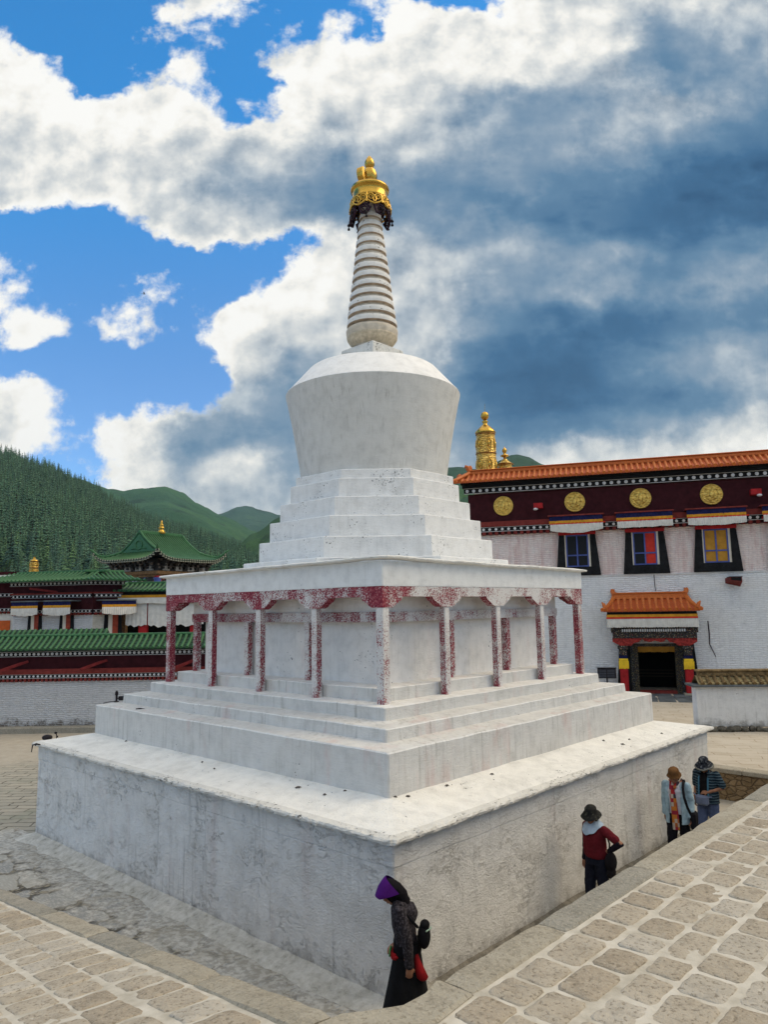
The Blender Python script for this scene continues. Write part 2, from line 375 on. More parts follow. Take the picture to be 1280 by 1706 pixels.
M['glass'] = simple('dark_window_glass', (.006, .007, .010), .45, .2, 3, .02, 5, spec=.2)
M['slate'] = simple('slate_flag', (.10, .11, .115), .8, .4, 2.2, .6, 14, bdist=.03)

def carved(name, cols, scale):
    """small many-coloured carved and painted woodwork"""
    m, g, fin, b = material(name); P = g.obj()
    v = g.n('ShaderNodeTexVoronoi'); g.put(v.inputs['Vector'], g.map(P, (1, 1, 1.5))); v.inputs['Scale'].default_value = scale
    f = g.xyz(v.outputs['Color'])[0]
    n = len(cols); col = g.ramp(f, [(i / n, c) for i, c in enumerate(cols)], 'CONSTANT')
    col = g.mix(g.step(v.outputs['Distance'], .25, .5), col, (.02, .015, .012, 1))
    return fin(col, .6, 0, g.bump(v.outputs['Distance'], .7, -.02), .3)
M['carved'] = carved('carved_lintel', [(.03, .025, .03), (.28, .21, .10), (.05, .05, .06), (.22, .05, .04), (.20, .17, .10), (.04, .06, .10), (.35, .30, .20)], 22)
M['carvedjamb'] = carved('painted_jamb', [(.20, .15, .06), (.05, .09, .07), (.30, .22, .09), (.10, .10, .12), (.24, .17, .06)], 26)
M['carvedblue'] = carved('painted_jamb_blue', [(.06, .10, .16), (.16, .16, .10), (.05, .07, .10), (.24, .20, .10)], 24)
M['frieze'] = carved('painted_eave_frieze', [(.10, .12, .26), (.42, .28, .10), (.30, .30, .34), (.40, .23, .05), (.12, .07, .05), (.30, .06, .04)], 3.4)
M['bracketwood'] = carved('eave_brackets', [(.03, .025, .022), (.10, .07, .05), (.02, .02, .02), (.16, .12, .09)], 3.0)

# ------------------------------------------------------------------ the stupa
stupa = empty('stupa', label='tall white stupa with flaking red colonnade, ringed spire and golden parasol', cat='stupa')

def sq_ring(a, z, r=.018):
    """square of half side a with slightly worn corners"""
    out = []
    for sx, sy in ((1, -1), (1, 1), (-1, 1), (-1, -1)):
        c = (sx * a, sy * a)
        p1 = (c[0] - (r * sx if sx * sy < 0 else 0), c[1] - (r * sy if sx * sy > 0 else 0), z)
        p2 = (c[0] - (r * sx if sx * sy > 0 else 0), c[1] - (r * sy if sx * sy < 0 else 0), z)
        out += [p1, p2]
    return out
def oct_ring(a, c, z):
    b = a - c
    return [(b, -a, z), (a, -b, z), (a, b, z), (b, a, z), (-b, a, z), (-a, b, z), (-a, -b, z), (-b, -a, z)]
def sub_ring(ring, n):
    out = []
    for i, p in enumerate(ring):
        q = ring[(i + 1) % len(ring)]; L = math.dist(p, q); k = max(1, int(L / n))
        for j in range(k):
            t = j / k; out.append(tuple(p[d] * (1 - t) + q[d] * t for d in range(3)))
    return out
def worn(ring, amp, sc_=2.2, zamp=None, seed=0.0):
    za = amp if zamp is None else zamp; out = []
    for x, y, z in ring:
        l = math.hypot(x, y); k = 1 + amp * (nz(x * sc_ + seed, y * sc_, z * 3) + .5 * nz(x * sc_ * 4 + seed, y * sc_ * 4, z)) / l
        out.append((x * k, y * k, z + za * (nz(x * sc_ + 7 + seed, y * sc_, 3.3) + .5 * nz(x * sc_ * 5, y * sc_ * 5 + seed, 9))))
    return out
def square_part(name, prof, mat, parent, amp=.006, n=.12, r=.018, oc=None, cap0=False, cap1=True):
    mb = MB(); rings = []
    for i, (a, z) in enumerate(prof):
        rg = sq_ring(a, z, r) if oc is None else oct_ring(a, oc * a, z)
        rings.append(rg)
    # keep the same number of points on every ring
    big = max(rings, key=lambda q: q[0][0] * q[0][0] + q[0][1] * q[0][1]); cnt = []
    for i in range(len(big)): cnt.append(max(1, int(math.dist(big[i], big[(i + 1) % len(big)]) / n)))
    full = []
    for rg in rings:
        o = []
        for i in range(len(rg)):
            p, q = rg[i], rg[(i + 1) % len(rg)]
            for j in range(cnt[i]):
                t = j / cnt[i]; o.append(tuple(p[d] * (1 - t) + q[d] * t for d in range(3)))
        full.append(worn(o, amp * 1.7, 1.6, amp * 1.3))
    if isinstance(mat, list):
        for i in range(len(full) - 1): mb.loft(full[i:i + 2], 0 if abs(prof[i + 1][1] - prof[i][1]) > .03 else 1, False, False, False)
    else: mb.loft(full, 0, False, cap0, cap1)
    return mb.build(name, mat, parent)

square_part('base_wall', [(4.63, -.3), (4.63, .02), (4.628, 1.44), (4.62, 1.448), (4.634, 1.456), (4.638, 1.72)], M['base'], stupa, .008, .14)
# ledge with a broken, chipped lip
mb = MB(); rings = []
LP = [(4.60, 1.700), (4.70, 1.706), (4.748, 1.722), (4.752, 1.750), (4.735, 1.772), (4.64, 1.789), (4.42, 1.822), (4.15, 1.862), (3.86, 1.915)]
for i, (a, z) in enumerate(LP):
    rg = sub_ring(sq_ring(a, z, .03), 9); big = sq_ring(a, z, .05); o = []
    for k in range(8):
        p, q = big[k], big[(k + 1) % 8]; c = 150 if k % 2 else 3
        for j in range(c):
            t = j / c; o.append(tuple(p[d] * (1 - t) + q[d] * t for d in range(3)))
    lip = 1 if 1 <= i <= 4 else 0
    o2 = []
    for x, y, zz in o:
        l = max(abs(x), abs(y)); e = .014 * nz(x * 3, y * 3, 2) + .024 * nz(x * 19, y * 19, i * .4) - .05 * max(0, nz(x * 6 + 4, y * 6, 8) - .25)
        k = 1 + (e * (1 if lip else 0)) / l
        o2.append((x * k, y * k, zz + (.012 * nz(x * 1.3, y * 1.3, 5) if i > 0 else 0) + (.010 * nz(x * 11, y * 11, i) if lip else .004 * nz(x * 6, y * 6, i)) * (0 if i == 8 else 1)))
    rings.append(o2)
mb.loft(rings[:3], 0, False, False, False); mb.loft(rings[2:6], 1, False, False, False); mb.loft(rings[5:], 0, False, False, False)
mb.build('ledge', [M['ledge'], M['lip']], stupa)
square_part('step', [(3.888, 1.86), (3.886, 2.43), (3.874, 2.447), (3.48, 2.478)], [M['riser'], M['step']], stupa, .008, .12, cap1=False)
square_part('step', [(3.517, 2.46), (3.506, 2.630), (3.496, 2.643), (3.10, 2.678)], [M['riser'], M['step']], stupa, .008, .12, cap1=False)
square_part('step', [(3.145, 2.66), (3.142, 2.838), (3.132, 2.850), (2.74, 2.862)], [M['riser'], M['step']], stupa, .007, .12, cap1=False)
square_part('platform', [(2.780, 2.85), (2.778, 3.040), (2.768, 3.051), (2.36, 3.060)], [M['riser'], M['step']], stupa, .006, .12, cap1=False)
square_part('core_wall', [(2.40, 3.04), (2.40, 4.92)], M['core'], stupa, .006, .2, cap1=False)

def col4(mb, x, y, w, z0, z1, outm, sidem, axis):
    """square post: outer faces in one paint state, the faces along the gallery in another"""
    h = w / 2; b = .012
    ring = [(-h + b, -h), (h - b, -h), (h, -h + b), (h, h - b), (h - b, h), (-h + b, h), (-h, h - b), (-h, -h + b)]
    lv = [z0 + (z1 - z0) * i / 8 for i in range(9)]
    R_ = []
    for z in lv: R_.append([(x + px * (1 + .05 * nz(z * 3, x, y)) , y + py * (1 + .05 * nz(z * 3 + 5, x, y)), z) for px, py in ring])
    for i in range(8):
        for j in range(8):
            k = (j + 1) % 8; mid = ((ring[j][0] + ring[k][0]) / 2, (ring[j][1] + ring[k][1]) / 2)
            if abs(abs(mid[0]) - abs(mid[1])) < h * .4: mm = outm
            else: mm = outm if ((abs(mid[1]) > abs(mid[0])) == (axis == 'x')) else sidem
            if axis == 'c': mm = outm
            mb.add([R_[i][j], R_[i][k], R_[i + 1][k], R_[i + 1][j]], [(0, 1, 2, 3)], mm)
mats3 = [M['flakelow'], M['flakemid'], M['flakehigh']]
OUT = 2.875; SP = [-2.875, -1.4375, 0, 1.4375, 2.875]
def column(x, y, w, z0, z1, om, sm, ax, name='column'):
    mb = MB(); col4(mb, 0, 0, w, 0, z1 - z0, om, sm, ax); o = mb.build(name, mats3, stupa, loc=(x, y, z0)); return o
done = set()
for s in SP:
    for (x, y, ax) in ((s, -OUT, 'x'), (OUT, s, 'y'), (s, OUT, 'x'), (-OUT, s, 'y')):
        k = (round(x, 2), round(y, 2))
        if k in done: continue
        done.add(k); corner = abs(abs(x) - abs(y)) < .01
        if corner:
            hot = (x < 0 and y < 0) or (x > 0 and y > 0)
            column(x, y, .135, 2.845, 4.24, 1 if hot else 0, 2, 'x' if x < 0 else 'y') if hot else column(x, y, .145, 2.845, 4.24, 0, 0, 'c')
        else: column(x, y, .125, 2.845, 4.24, 0, 2 if y < 0 and ax == 'x' and x < -1 else 1, ax)
done = set()
for s in (-2.51, -.837, .837, 2.51):
    for (x, y, ax) in ((s, -2.51, 'x'), (2.51, s, 'y'), (s, 2.51, 'x'), (-2.51, s, 'y')):
        k = (round(x, 2), round(y, 2))
        if k in done: continue
        done.add(k); column(x, y, .12, 3.045, 4.02, 1 if (x < -2) == (y < -2) else 0, 1, ax)

# outer beam with stepped bracket arms
def arm_profile(side):
    p = [(.07, 4.224), (.135, 4.224), (.155, 4.232), (.20, 4.250), (.225, 4.276), (.262, 4.292), (.292, 4.314), (.325, 4.324), (.352, 4.352), (.372, 4.384)]
    return [(side * u, z) for u, z in p]
def beam_side(mb, fn):
    # polygon strip from z=4.533 down to the stepped lower outline
    low = [(-2.952, 4.224)]
    for i, s in enumerate(SP):
        if i > 0: low += [(s + u, z) for u, z in reversed(arm_profile(-1))]
        if i == 0: low += [(s + u, z) for u, z in arm_profile(1)]
        elif i < 4: low += [(s + u, z) for u, z in arm_profile(1)]
    low += [(2.952, 4.224)]
    for d0, d1 in ((2.805, 2.952),):
        for (u0, z0), (u1, z1) in zip(low[:-1], low[1:]):
            nn = max(1, int((u1 - u0) / .15))
            for k in range(nn):
                a0 = u0 + (u1 - u0) * k / nn; a1 = u0 + (u1 - u0) * (k + 1) / nn; b0 = z0 + (z1 - z0) * k / nn; b1 = z0 + (z1 - z0) * (k + 1) / nn
                o = .004 * nz(a0 * 3, z0)
                mb.add([fn(a0, d1, b0), fn(a1, d1, b1), fn(a1, d1, 4.537), fn(a0, d1, 4.537)], [(0, 1, 2, 3)], 0)
                if abs(a0) < 2.8 and abs(a1) < 2.81: mb.add([fn(a0, d0, b0), fn(a1, d0, b1), fn(a1, d0, 4.537), fn(a0, d0, 4.537)], [(0, 3, 2, 1)], 1)
                mb.add([fn(a0, d1, b0), fn(a0, d0, b0), fn(a1, d0, b1), fn(a1, d1, b1)], [(0, 1, 2, 3)], 1)
mb = MB()
beam_side(mb, lambda u, d, z: (u, -d, z)); beam_side(mb, lambda u, d, z: (d, u, z))
beam_side(mb, lambda u, d, z: (-u, d, z)); beam_side(mb, lambda u, d, z: (-d, -u, z))
mb.build('bracket_beam', [M['flakebeam'], M['flakehigh']], stupa)
mb = MB()
def ring_box(mb, a0, a1, z0, z1, m=0):
    n = 24
    for fn in (lambda u, d, z: (u, -d, z), lambda u, d, z: (d, u, z), lambda u, d, z: (-u, d, z), lambda u, d, z: (-d, -u, z)):
        for k in range(n):
            t0, t1 = -1 + 2 * k / n, -1 + 2 * (k + 1) / n
            mb.add([fn(t0 * a1, a1, z0), fn(t1 * a1, a1, z0), fn(t1 * a1, a1, z1), fn(t0 * a1, a1, z1)], [(0, 1, 2, 3)], m)
            mb.add([fn(t0 * a0, a0, z0), fn(t1 * a0, a0, z0), fn(t1 * a0, a0, z1), fn(t0 * a0, a0, z1)], [(0, 3, 2, 1)], m)
            mb.add([fn(t0 * a1, a1, z0), fn(t1 * a1, a1, z0), fn(t1 * a0, a0, z0), fn(t0 * a0, a0, z0)], [(0, 3, 2, 1)], m)
            mb.add([fn(t0 * a1, a1, z1), fn(t1 * a1, a1, z1), fn(t1 * a0, a0, z1), fn(t0 * a0, a0, z1)], [(0, 1, 2, 3)], m)
ring_box(mb, 2.43, 2.585, 4.004, 4.160); mb.build('inner_beam', flaking('flaking_inner_beam', ramp=[(-6.1, .70), (-4.0, .56), (-1.5, .46), (0, .42), (1.2, .30), (6.1, .26)]), stupa)
mb = MB(); ring_box(mb, 2.403, 2.562, 4.162, 4.545); mb.build('inner_wall', M['core'], stupa)
mb = MB(); ring_box(mb, 2.41, 2.94, 4.540, 4.60); mb.build('ceiling', M['core'], stupa)
square_part('fascia', [(2.60, 4.556), (2.958, 4.538), (2.962, 4.56), (2.962, 4.905)], M['smooth'], stupa, .004, .12, cap1=False)
# roof slab, thin uneven lip
mb = MB(); rings = []
for i, (a, z) in enumerate([(2.93, 4.885), (3.03, 4.892), (3.082, 4.905), (3.088, 4.925), (3.07, 4.938), (2.9, 4.955), (2.44, 5.0)]):
    big = sq_ring(a, z, .10); o = []
    for k in range(8):
        p, q = big[k], big[(k + 1) % 8]; c = 110 if k % 2 else 5
        for j in range(c):
            t = j / c; o.append(tuple(p[d] * (1 - t) + q[d] * t for d in range(3)))
    o2 = []
    for x, y, zz in o:
        lip = 1 if 1 <= i <= 4 else 0; l = max(abs(x), abs(y)); e = lip * (.022 * nz(x * 3, y * 3, 2) + .012 * nz(x * 12, y * 12, i))
        rise = .035 * (1 - min(1, math.hypot(x - 3, y + 3) / 3.2)) - .02 * max(0, 1 - min(math.hypot(x + 3, y + 3), math.hypot(x - 3, y - 3)) / 2)
        o2.append((x * (1 + e / l), y * (1 + e / l), zz + (.011 * nz(x * 1.7, y * 1.7, 4) + .006 * nz(x * 9, y * 9, i) + rise) * (lip or (1 if i == 0 else .5))))
    rings.append(o2)
mb.loft(rings, 0, False, False, False); mb.build('roof_slab', M['ledge'], stupa)

for i, (a, c, z, zb) in enumerate([(2.50, 1.478, 5.078, 4.93), (2.221, 1.316, 5.462, 5.06), (2.023, 1.186, 5.849, 5.45), (1.83, 1.063, 6.213, 5.84), (1.641, .959, 6.58, 6.20), (1.541, .903, 6.764, 6.57)]):
    square_part('tier', [(a + .004, zb), (a, z - .014), (a - .012, z), (max(a - .5, .9), z + .004)], M['tier'], stupa, .006, .10, oc=c / a)
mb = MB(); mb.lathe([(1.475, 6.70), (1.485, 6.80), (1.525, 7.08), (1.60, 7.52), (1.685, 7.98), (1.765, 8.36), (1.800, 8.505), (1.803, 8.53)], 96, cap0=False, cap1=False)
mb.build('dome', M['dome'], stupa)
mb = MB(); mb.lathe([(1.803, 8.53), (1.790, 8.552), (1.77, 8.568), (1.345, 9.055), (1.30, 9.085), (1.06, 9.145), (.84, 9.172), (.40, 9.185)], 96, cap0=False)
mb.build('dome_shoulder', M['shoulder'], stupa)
square_part('spire_base', [(.462, 8.95), (.462, 9.545), (.452, 9.56), (.20, 9.57)], M['crackle'], stupa, .006, .05, .01)
# spire: lotus bulb, then thirteen diminishing discs
spire = MB()
spire.lathe([(.36, 9.58), (.40, 9.66), (.47, 9.74), (.525, 9.84), (.545, 9.92), (.545, 9.975), (.53, 10.0), (.48, 10.01)], 64, 0, cap0=False)
prev = .5
NR = 13; z0r, z1r = 10.01, 12.60
spire.lathe([(.47, 10.0), (.195, 12.62), (.185, 13.05)], 40, 0)
sp = spire.build('spire', [simple('spire_ochre_plaster', (.56, .50, .41), .9, .2, 7, .5, 40)], stupa)
lotus = MB(); lotus.lathe([(.385, 9.63), (.430, 9.67), (.480, 9.735), (.520, 9.80), (.534, 9.835), (.520, 9.85)], 144, cap0=False, cap1=False, mod=lambda f, z: 1 + (.022 * abs(math.sin(f * math.pi * 18)) if z < 9.83 else 0))
lotus.build('lotus_petals', simple('lotus_plaster', (.50, .43, .32), .9, .25, 14, .6, 34), sp)
for k in range(NR):
    t = k / (NR - 1); zb = z0r + (z1r - z0r) * k / NR; h = (z1r - z0r) / NR
    ro = .535 + (.222 - .535) * (k + .3) / NR; ri = ro * .80 - .012; rt = .535 + (.222 - .535) * (k + 1.0) / NR
    mb = MB()
    e = lambda f, z: 1 + .010 * math.sin(f * 6.28 * 3 + k) + .008 * nz(f * 40, z * 9, k)
    mb.lathe([(ri - .02, zb + .018), (ro - .014, zb + .052), (ro, zb + .066)], 72, 1, cap0=True, cap1=False, mod=e)
    mb.lathe([(ro, zb + .066), (ro + .002, zb + .085), (rt + .012, zb + h - .038), (rt, zb + h - .024), (rt - .06, zb + h - .012)], 72, 0, cap0=False, cap1=True, mod=e)
    mb.build('ring', [M['ringw'], M['groove']], sp)
# golden parasol
par = MB()
par.lathe([(.15, 13.09), (.36, 13.10), (.412, 13.115), (.418, 13.155), (.408, 13.19), (.36, 13.20), (.20, 13.23)], 64)
par.lathe([(.405, 13.115), (.375, 13.09), (.372, 13.04), (.384, 12.93), (.395, 12.90)], 64, cap0=False, cap1=False)
par.lathe([(.358, 13.09), (.352, 13.04), (.368, 12.93), (.38, 12.90)][::-1], 64, 1, cap0=False, cap1=False)  # dark lining: shade inside the gilded drum put into the colour
canopy = par.build('parasol', [M['gold'], M['darkplum']], stupa)
sk = MB(); NS = 8
def onc(an, z, r): return (r * math.cos(an), r * math.sin(an), z)
def rz_(z): return .392 + (12.90 - z) * .235
for k in range(NS):
    a0 = 2 * math.pi * k / NS + .2; w = math.pi / NS
    # swag outline
    sk.tube([onc(a0 + w * u, 12.72 - .09 * math.cos(u * math.pi / 2), rz_(12.68)) for u in [i / 6 for i in range(-6, 7)]], .020, 8)
    sk.tube([onc(a0 + w * u, 12.895, .394) for u in (-1, -.5, 0, .5, 1)], .022, 8)
    for sgn in (-1, 1):
        pts = []
        for i in range(22):
            th = i / 21 * 3.4 * math.pi; rr = .085 * (1 - i / 26)
            pts.append(onc(a0 + sgn * (w * .46) + sgn * rr * math.cos(th) / .44, 12.785 + rr * math.sin(th) * .95, rz_(12.785)))
        sk.tube(pts, [.021 - .010 * i / 21 for i in range(22)], 7)
        sk.tube([onc(a0 + sgn * w * u, z, rz_(z)) for u, z in ((.05, 12.66), (.22, 12.73), (.10, 12.81), (.30, 12.88))], .016, 6)
    sk.ball(onc(a0, 12.80, rz_(12.80)), (.035, .035, .035), 8, 6)
    sk.tube([onc(a0 + w, 12.90, .394), onc(a0 + w, 12.76, rz_(12.76)), onc(a0 + w, 12.66, rz_(12.66))], .026, 7)
fil = sk.build('filigree_skirt', M['gold'], canopy)
fi = MB()
for k in range(8):
    a0 = 2 * math.pi * k / 8 + .45
    pts = []
    for i in range(24):
        th = i / 23 * 3.6 * math.pi; rr = .11 * (1 - i / 28)
        pts.append(onc(a0 + rr * math.cos(th) / .40, 12.53 + rr * math.sin(th), .425))
    fi.tube(pts, [.024 - .010 * i / 23 for i in range(24)], 7)
    fi.tube([onc(a0 - .3, 12.88, .372), onc(a0 - .30, 12.66, .41), onc(a0 - .16, 12.44, .435), onc(a0 + .12, 12.40, .44), onc(a0 + .34, 12.56, .425)], .026, 7)
    fi.tube([onc(a0 + .28, 12.88, .372), onc(a0 + .32, 12.70, .40), onc(a0 + .16, 12.60, .415)], .022, 7)
    fi.ball(onc(a0 + .36, 12.74, .40), .035, 8, 6)
fi.build('shaded_filigree', M['darkplum'], canopy)  # shaded back of the gilded skirt, its shade put in as dark plum
pd = MB(); pd.tube([(0, 0, 0), (0, 0, -.05)], .006, 5); pd.lathe([(.008, -.05), (.034, -.095), (.030, -.11), (.012, -.118), (.012, -.14), (.030, -.185), (.026, -.20), (.004, -.205)], 10)
pend = pd.build('pendant', M['iron'], canopy); pend.location = onc(.2 + math.pi / 8, 12.50, .475)
for k in range(1, 8):
    c = pend.copy(); COL.objects.link(c); c.parent = canopy; c.location = onc(.2 + math.pi / 8 + k * math.pi / 4, 12.50 + .10 * (k % 2), .475)
# crescent, sun and jewel
cr = MB(); oc_, N_ = 13.46, 26; outer = []; inner = []
for i in range(N_ + 1):
    th = math.pi + .38 * -1 + (math.pi + .76) * i / N_
    outer.append((.265 * math.cos(th), oc_ + .02 + .265 * math.sin(th) * 1.0)); inner.append((.178 * math.cos(th) * 1.06, oc_ + .055 + .185 * math.sin(th)))
for i in range(N_):
    for y0, y1 in ((-.075, .075),):
        a, b_, c, d = outer[i], outer[i + 1], inner[i + 1], inner[i]
        vs = [(p[0], y, p[1]) for y in (y0, y1) for p in (a, b_, c, d)]
        cr.add(vs, [(0, 1, 2, 3), (7, 6, 5, 4), (0, 4, 5, 1), (3, 2, 6, 7)] + ([(0, 3, 7, 4)] if i == 0 else []) + ([(1, 5, 6, 2)] if i == N_ - 1 else []))
o = cr.build('crescent', M['gold'], stupa, rz=R(100), loc=(-.05, -.05, 0))
mb = MB(); mb.lathe([(.02, 13.19), (.14, 13.20), (.10, 13.25), (.05, 13.28)], 24); mb.ball((0, 0, 13.49), (.165, .165, .215), 28, 16); mb.build('sun_orb', M['gold'], stupa)
mb = MB(); mb.lathe([(.05, 13.66), (.085, 13.695), (.112, 13.76), (.100, 13.835), (.056, 13.915), (.012, 13.97)], 24); mb.build('flame_jewel', M['gold'], stupa)
# ------------------------------------------------------------------ sky and light
SUN_EL, SUN_AZ = R(46), R(46)          # azimuth measured from +x towards +y
sundir = Vector((math.cos(SUN_EL) * math.cos(SUN_AZ), math.cos(SUN_EL) * math.sin(SUN_AZ), math.sin(SUN_EL)))
w = bpy.data.worlds.new('World'); sc.world = w; w.use_nodes = True
g = G(w.node_tree); bg = w.node_tree.nodes['Background']
sky = g.n('ShaderNodeTexSky', sky_type='NISHITA', sun_disc=False)
sky.sun_elevation = SUN_EL; sky.sun_rotation = math.pi / 2 - SUN_AZ; sky.altitude = 2900; sky.air_density = 1.0; sky.dust_density = .3; sky.ozone_density = 2.5
D = g.n('ShaderNodeTexCoord').outputs['Generated']
H = Vector((CF.x, CF.y, 0)).normalized(); Rt = Vector((H.y, -H.x, 0))
dh = g.math('MAXIMUM', g.math('ABSOLUTE', g.vmath('DOT_PRODUCT', D, tuple(H))), .02)
a0 = g.math('DIVIDE', g.vmath('DOT_PRODUCT', D, tuple(Rt)), dh)
e0 = g.math('DIVIDE', g.xyz(D)[2], dh)
AE = g.comb(a0, e0, 0.0)
w1 = g.noise(AE, 4.5, 4, .5, 0, 'Color'); w2 = g.noise(AE, 17, 6, .62, 0, 'Color')
off = g.vmath('ADD', g.vmath('MULTIPLY', g.vmath('SUBTRACT', w1, (.5, .5, .5)), (.12, .085, 0)), g.vmath('MULTIPLY', g.vmath('SUBTRACT', w2, (.5, .5, .5)), (.062, .055, 0)))
AW = g.xyz(g.vmath('ADD', AE, off))
aw, ew = AW[0], AW[1]
sp_, cp_ = CF.z, math.sqrt(1 - CF.z ** 2)
# cloud chart: cover / brightness along sixteen bands of the sky, horizon to zenith
ROWS = [
 (0,   '00016423532999999', '99998888999987777'),
 (60,  '61024344388999999', '99988888899998566'),
 (120, '96136179899999999', '99889989999877456'),
 (180, '99786369999999999', '99998887976556765'),
 (240, '99999999999999999', '88998776776566654'),
 (300, '77899999999999999', '78877665655544332'),
 (360, '00148999999999999', '88777765554333222'),
 (420, '52032237999999999', '99998888776656455'),
 (480, '73243279999999999', '99888998776565566'),
 (540, '36453899999999999', '98888988775322344'),
 (600, '31112999999999999', '99888867873224566'),
 (660, '96131799999999999', '99898656663223346'),
 (720, '94486899999999999', '99984556665445678'),
 (780, '52488999999999999', '99886866676788999'),
 (840, '55578999999999999', '88888777777788888'),
 (920, '66666666777777777', '88888777777788888')]
acc = None
for y, cv, lm in reversed(ROWS):
    Y = (y - 853) / FPX; k = cp_ + Y * sp_; e = (sp_ - Y * cp_) / k
    st = []
    for i in range(17):
        X = (i * 80 - 640) / FPX; st.append((max(0, min(1, (X / k + .75) / 1.5)), (int(cv[i]) / 9, int(lm[i]) / 9, 0, 1)))
    c = g.ramp(g.rng(aw, -.75, .75, 0, 1), st)
    acc = c if acc is None else g.mix(g.step(ew, eprev, e), acc, c)
    eprev = e
# unseen sky behind the viewer: bright broken cloud added as fill light
back = g.step(g.vmath('DOT_PRODUCT', D, tuple(H)), .25, -.25)
acc = g.mix(back, acc, g.mix(g.step(g.xyz(D)[2], .15, .75), (.50, .60, 0, 1), (.56, .96, 0, 1)))
acc = g.mix(g.step(g.xyz(D)[2], .66, .86), acc, (.70, .98, 0, 1))  # unseen zenith whitened to brighten upward faces
sx = g.n('ShaderNodeSeparateColor'); g.put(sx.inputs[0], acc)
cov, lum = sx.outputs[0], sx.outputs[1]
f1 = g.noise(AE, 8.5, 8, .58); f3 = g.noise(AE, 30, 6, .62)
L1 = g.vmath('ADD', AE, (-.014, .022, 0))
r1 = g.math('SUBTRACT', g.noise(AE, 9, 6, .54), g.noise(L1, 9, 6, .54))
def puff(v, s, d):
    nd = g.n('ShaderNodeTexVoronoi', feature='SMOOTH_F1', voronoi_dimensions='2D'); g.put(nd.inputs['Vector'], v); nd.inputs['Scale'].default_value = s; nd.inputs['Detail'].default_value = d; nd.inputs['Roughness'].default_value = .5; nd.inputs['Lacunarity'].default_value = 2.2; nd.inputs['Smoothness'].default_value = .25; nd.normalize = True; return nd.outputs['Distance']
AP = g.vmath('ADD', AE, g.vmath('MULTIPLY', g.vmath('SUBTRACT', w2, (.5, .5, .5)), (.04, .04, 0)))
pf = puff(AP, 13, 2.0)
puffy = g.math('SUBTRACT', .36, pf)
dens = g.math('ADD', cov, g.math('ADD', g.math('ADD', g.math('MULTIPLY', g.math('SUBTRACT', f1, .5), .80), g.math('MULTIPLY', puffy, .55)), g.math('MULTIPLY', g.math('SUBTRACT', f3, .5), .55)))
alpha = g.step(dens, .40, .64)
bright = g.step(lum, .48, .78)
f2 = g.noise(g.map(AE, (1, 1.9, 1), (0, 0, R(-12))), 3.2, 5, .48)
f4 = g.noise(g.map(AE, (1, 2.4, 1), (0, 0, R(-8)), (3, 1, 0)), 8.5, 6, .52)
rdg = g.math('SUBTRACT', .09, g.math('ABSOLUTE', g.math('SUBTRACT', f4, .5)))
f4 = g.math('ADD', f4, g.math('MULTIPLY', rdg, .9))
detail = g.math('ADD', g.math('MULTIPLY', g.math('SUBTRACT', f2, .5), g.rng(lum, .55, .9, .36, .20)), g.math('ADD', g.math('MULTIPLY', g.math('SUBTRACT', f4, .5), g.rng(lum, .4, .8, .30, .06)), g.math('MULTIPLY', bright, g.math('ADD', g.math('MULTIPLY', r1, 1.25), g.math('MULTIPLY', puffy, .30)))))
# sunlit rims where the cloud thins towards the blue
rim = g.math('MULTIPLY', g.math('SUBTRACT', 1.0, g.step(dens, .55, 1.15)), .20)
l2 = g.math('ADD', g.math('MULTIPLY', lum, .835), g.math('ADD', detail, rim))
ccol = g.ramp(l2, [(.10, lin((40, 82, 122))), (.28, lin((62, 106, 146))), (.44, lin((96, 132, 164))), (.60, lin((142, 162, 182))), (.76, lin((190, 200, 208))), (.90, lin((236, 236, 232))), (1.02, lin((255, 254, 248)))])
blue = g.mix(1.0, sky.outputs[0], g.mix(g.step(e0, .22, .75), (.88, 1.20, 1.40, 1), (.40, 1.56, 2.0, 1)), 'MULTIPLY')
cream = g.ramp(l2, [(.40, lin((138, 152, 168))), (.60, lin((182, 191, 199))), (.78, lin((222, 224, 223))), (.90, lin((248, 246, 240))), (1.0, lin((255, 254, 250)))])
ccol = g.mix(g.step(lum, .62, .86), ccol, cream)
cc10 = g.mix(1.0, ccol, (6.7, 6.7, 6.7, 1), 'MULTIPLY')
# unseen cloud overhead and behind the viewer boosted to light the stupa
cc10 = g.mix(g.math('MULTIPLY', g.math('MAXIMUM', back, g.step(g.xyz(D)[2], .70, .88)), .9), cc10, g.mix(1.0, cc10, (1.26, 1.24, 1.20, 1), 'MULTIPLY'))
g.put(bg.inputs['Color'], g.mix(alpha, blue, cc10)); bg.inputs['Strength'].default_value = .15
w.cycles.sampling_method = 'MANUAL'; w.cycles.sample_map_resolution = 512
sl = bpy.data.lights.new('sun', 'SUN'); sl.energy = 1.65; sl.angle = R(40); sl.color = (1, .80, .53)
so = bpy.data.objects.new('sun', sl); COL.objects.link(so); so.rotation_euler = (-sundir).to_track_quat('-Z', 'Y').to_euler(); so.location = (0, 0, 40)
vs_ = sc.view_settings; vs_.view_transform = 'Standard'; vs_.look = 'None'; vs_.gamma = 1; vs_.exposure = 0.0; vs_.use_curve_mapping = False
sc.render.engine = 'CYCLES'; sc.cycles.max_bounces = 6; sc.cycles.use_denoising = True
sc.render.resolution_x = 769; sc.render.resolution_y = 1024
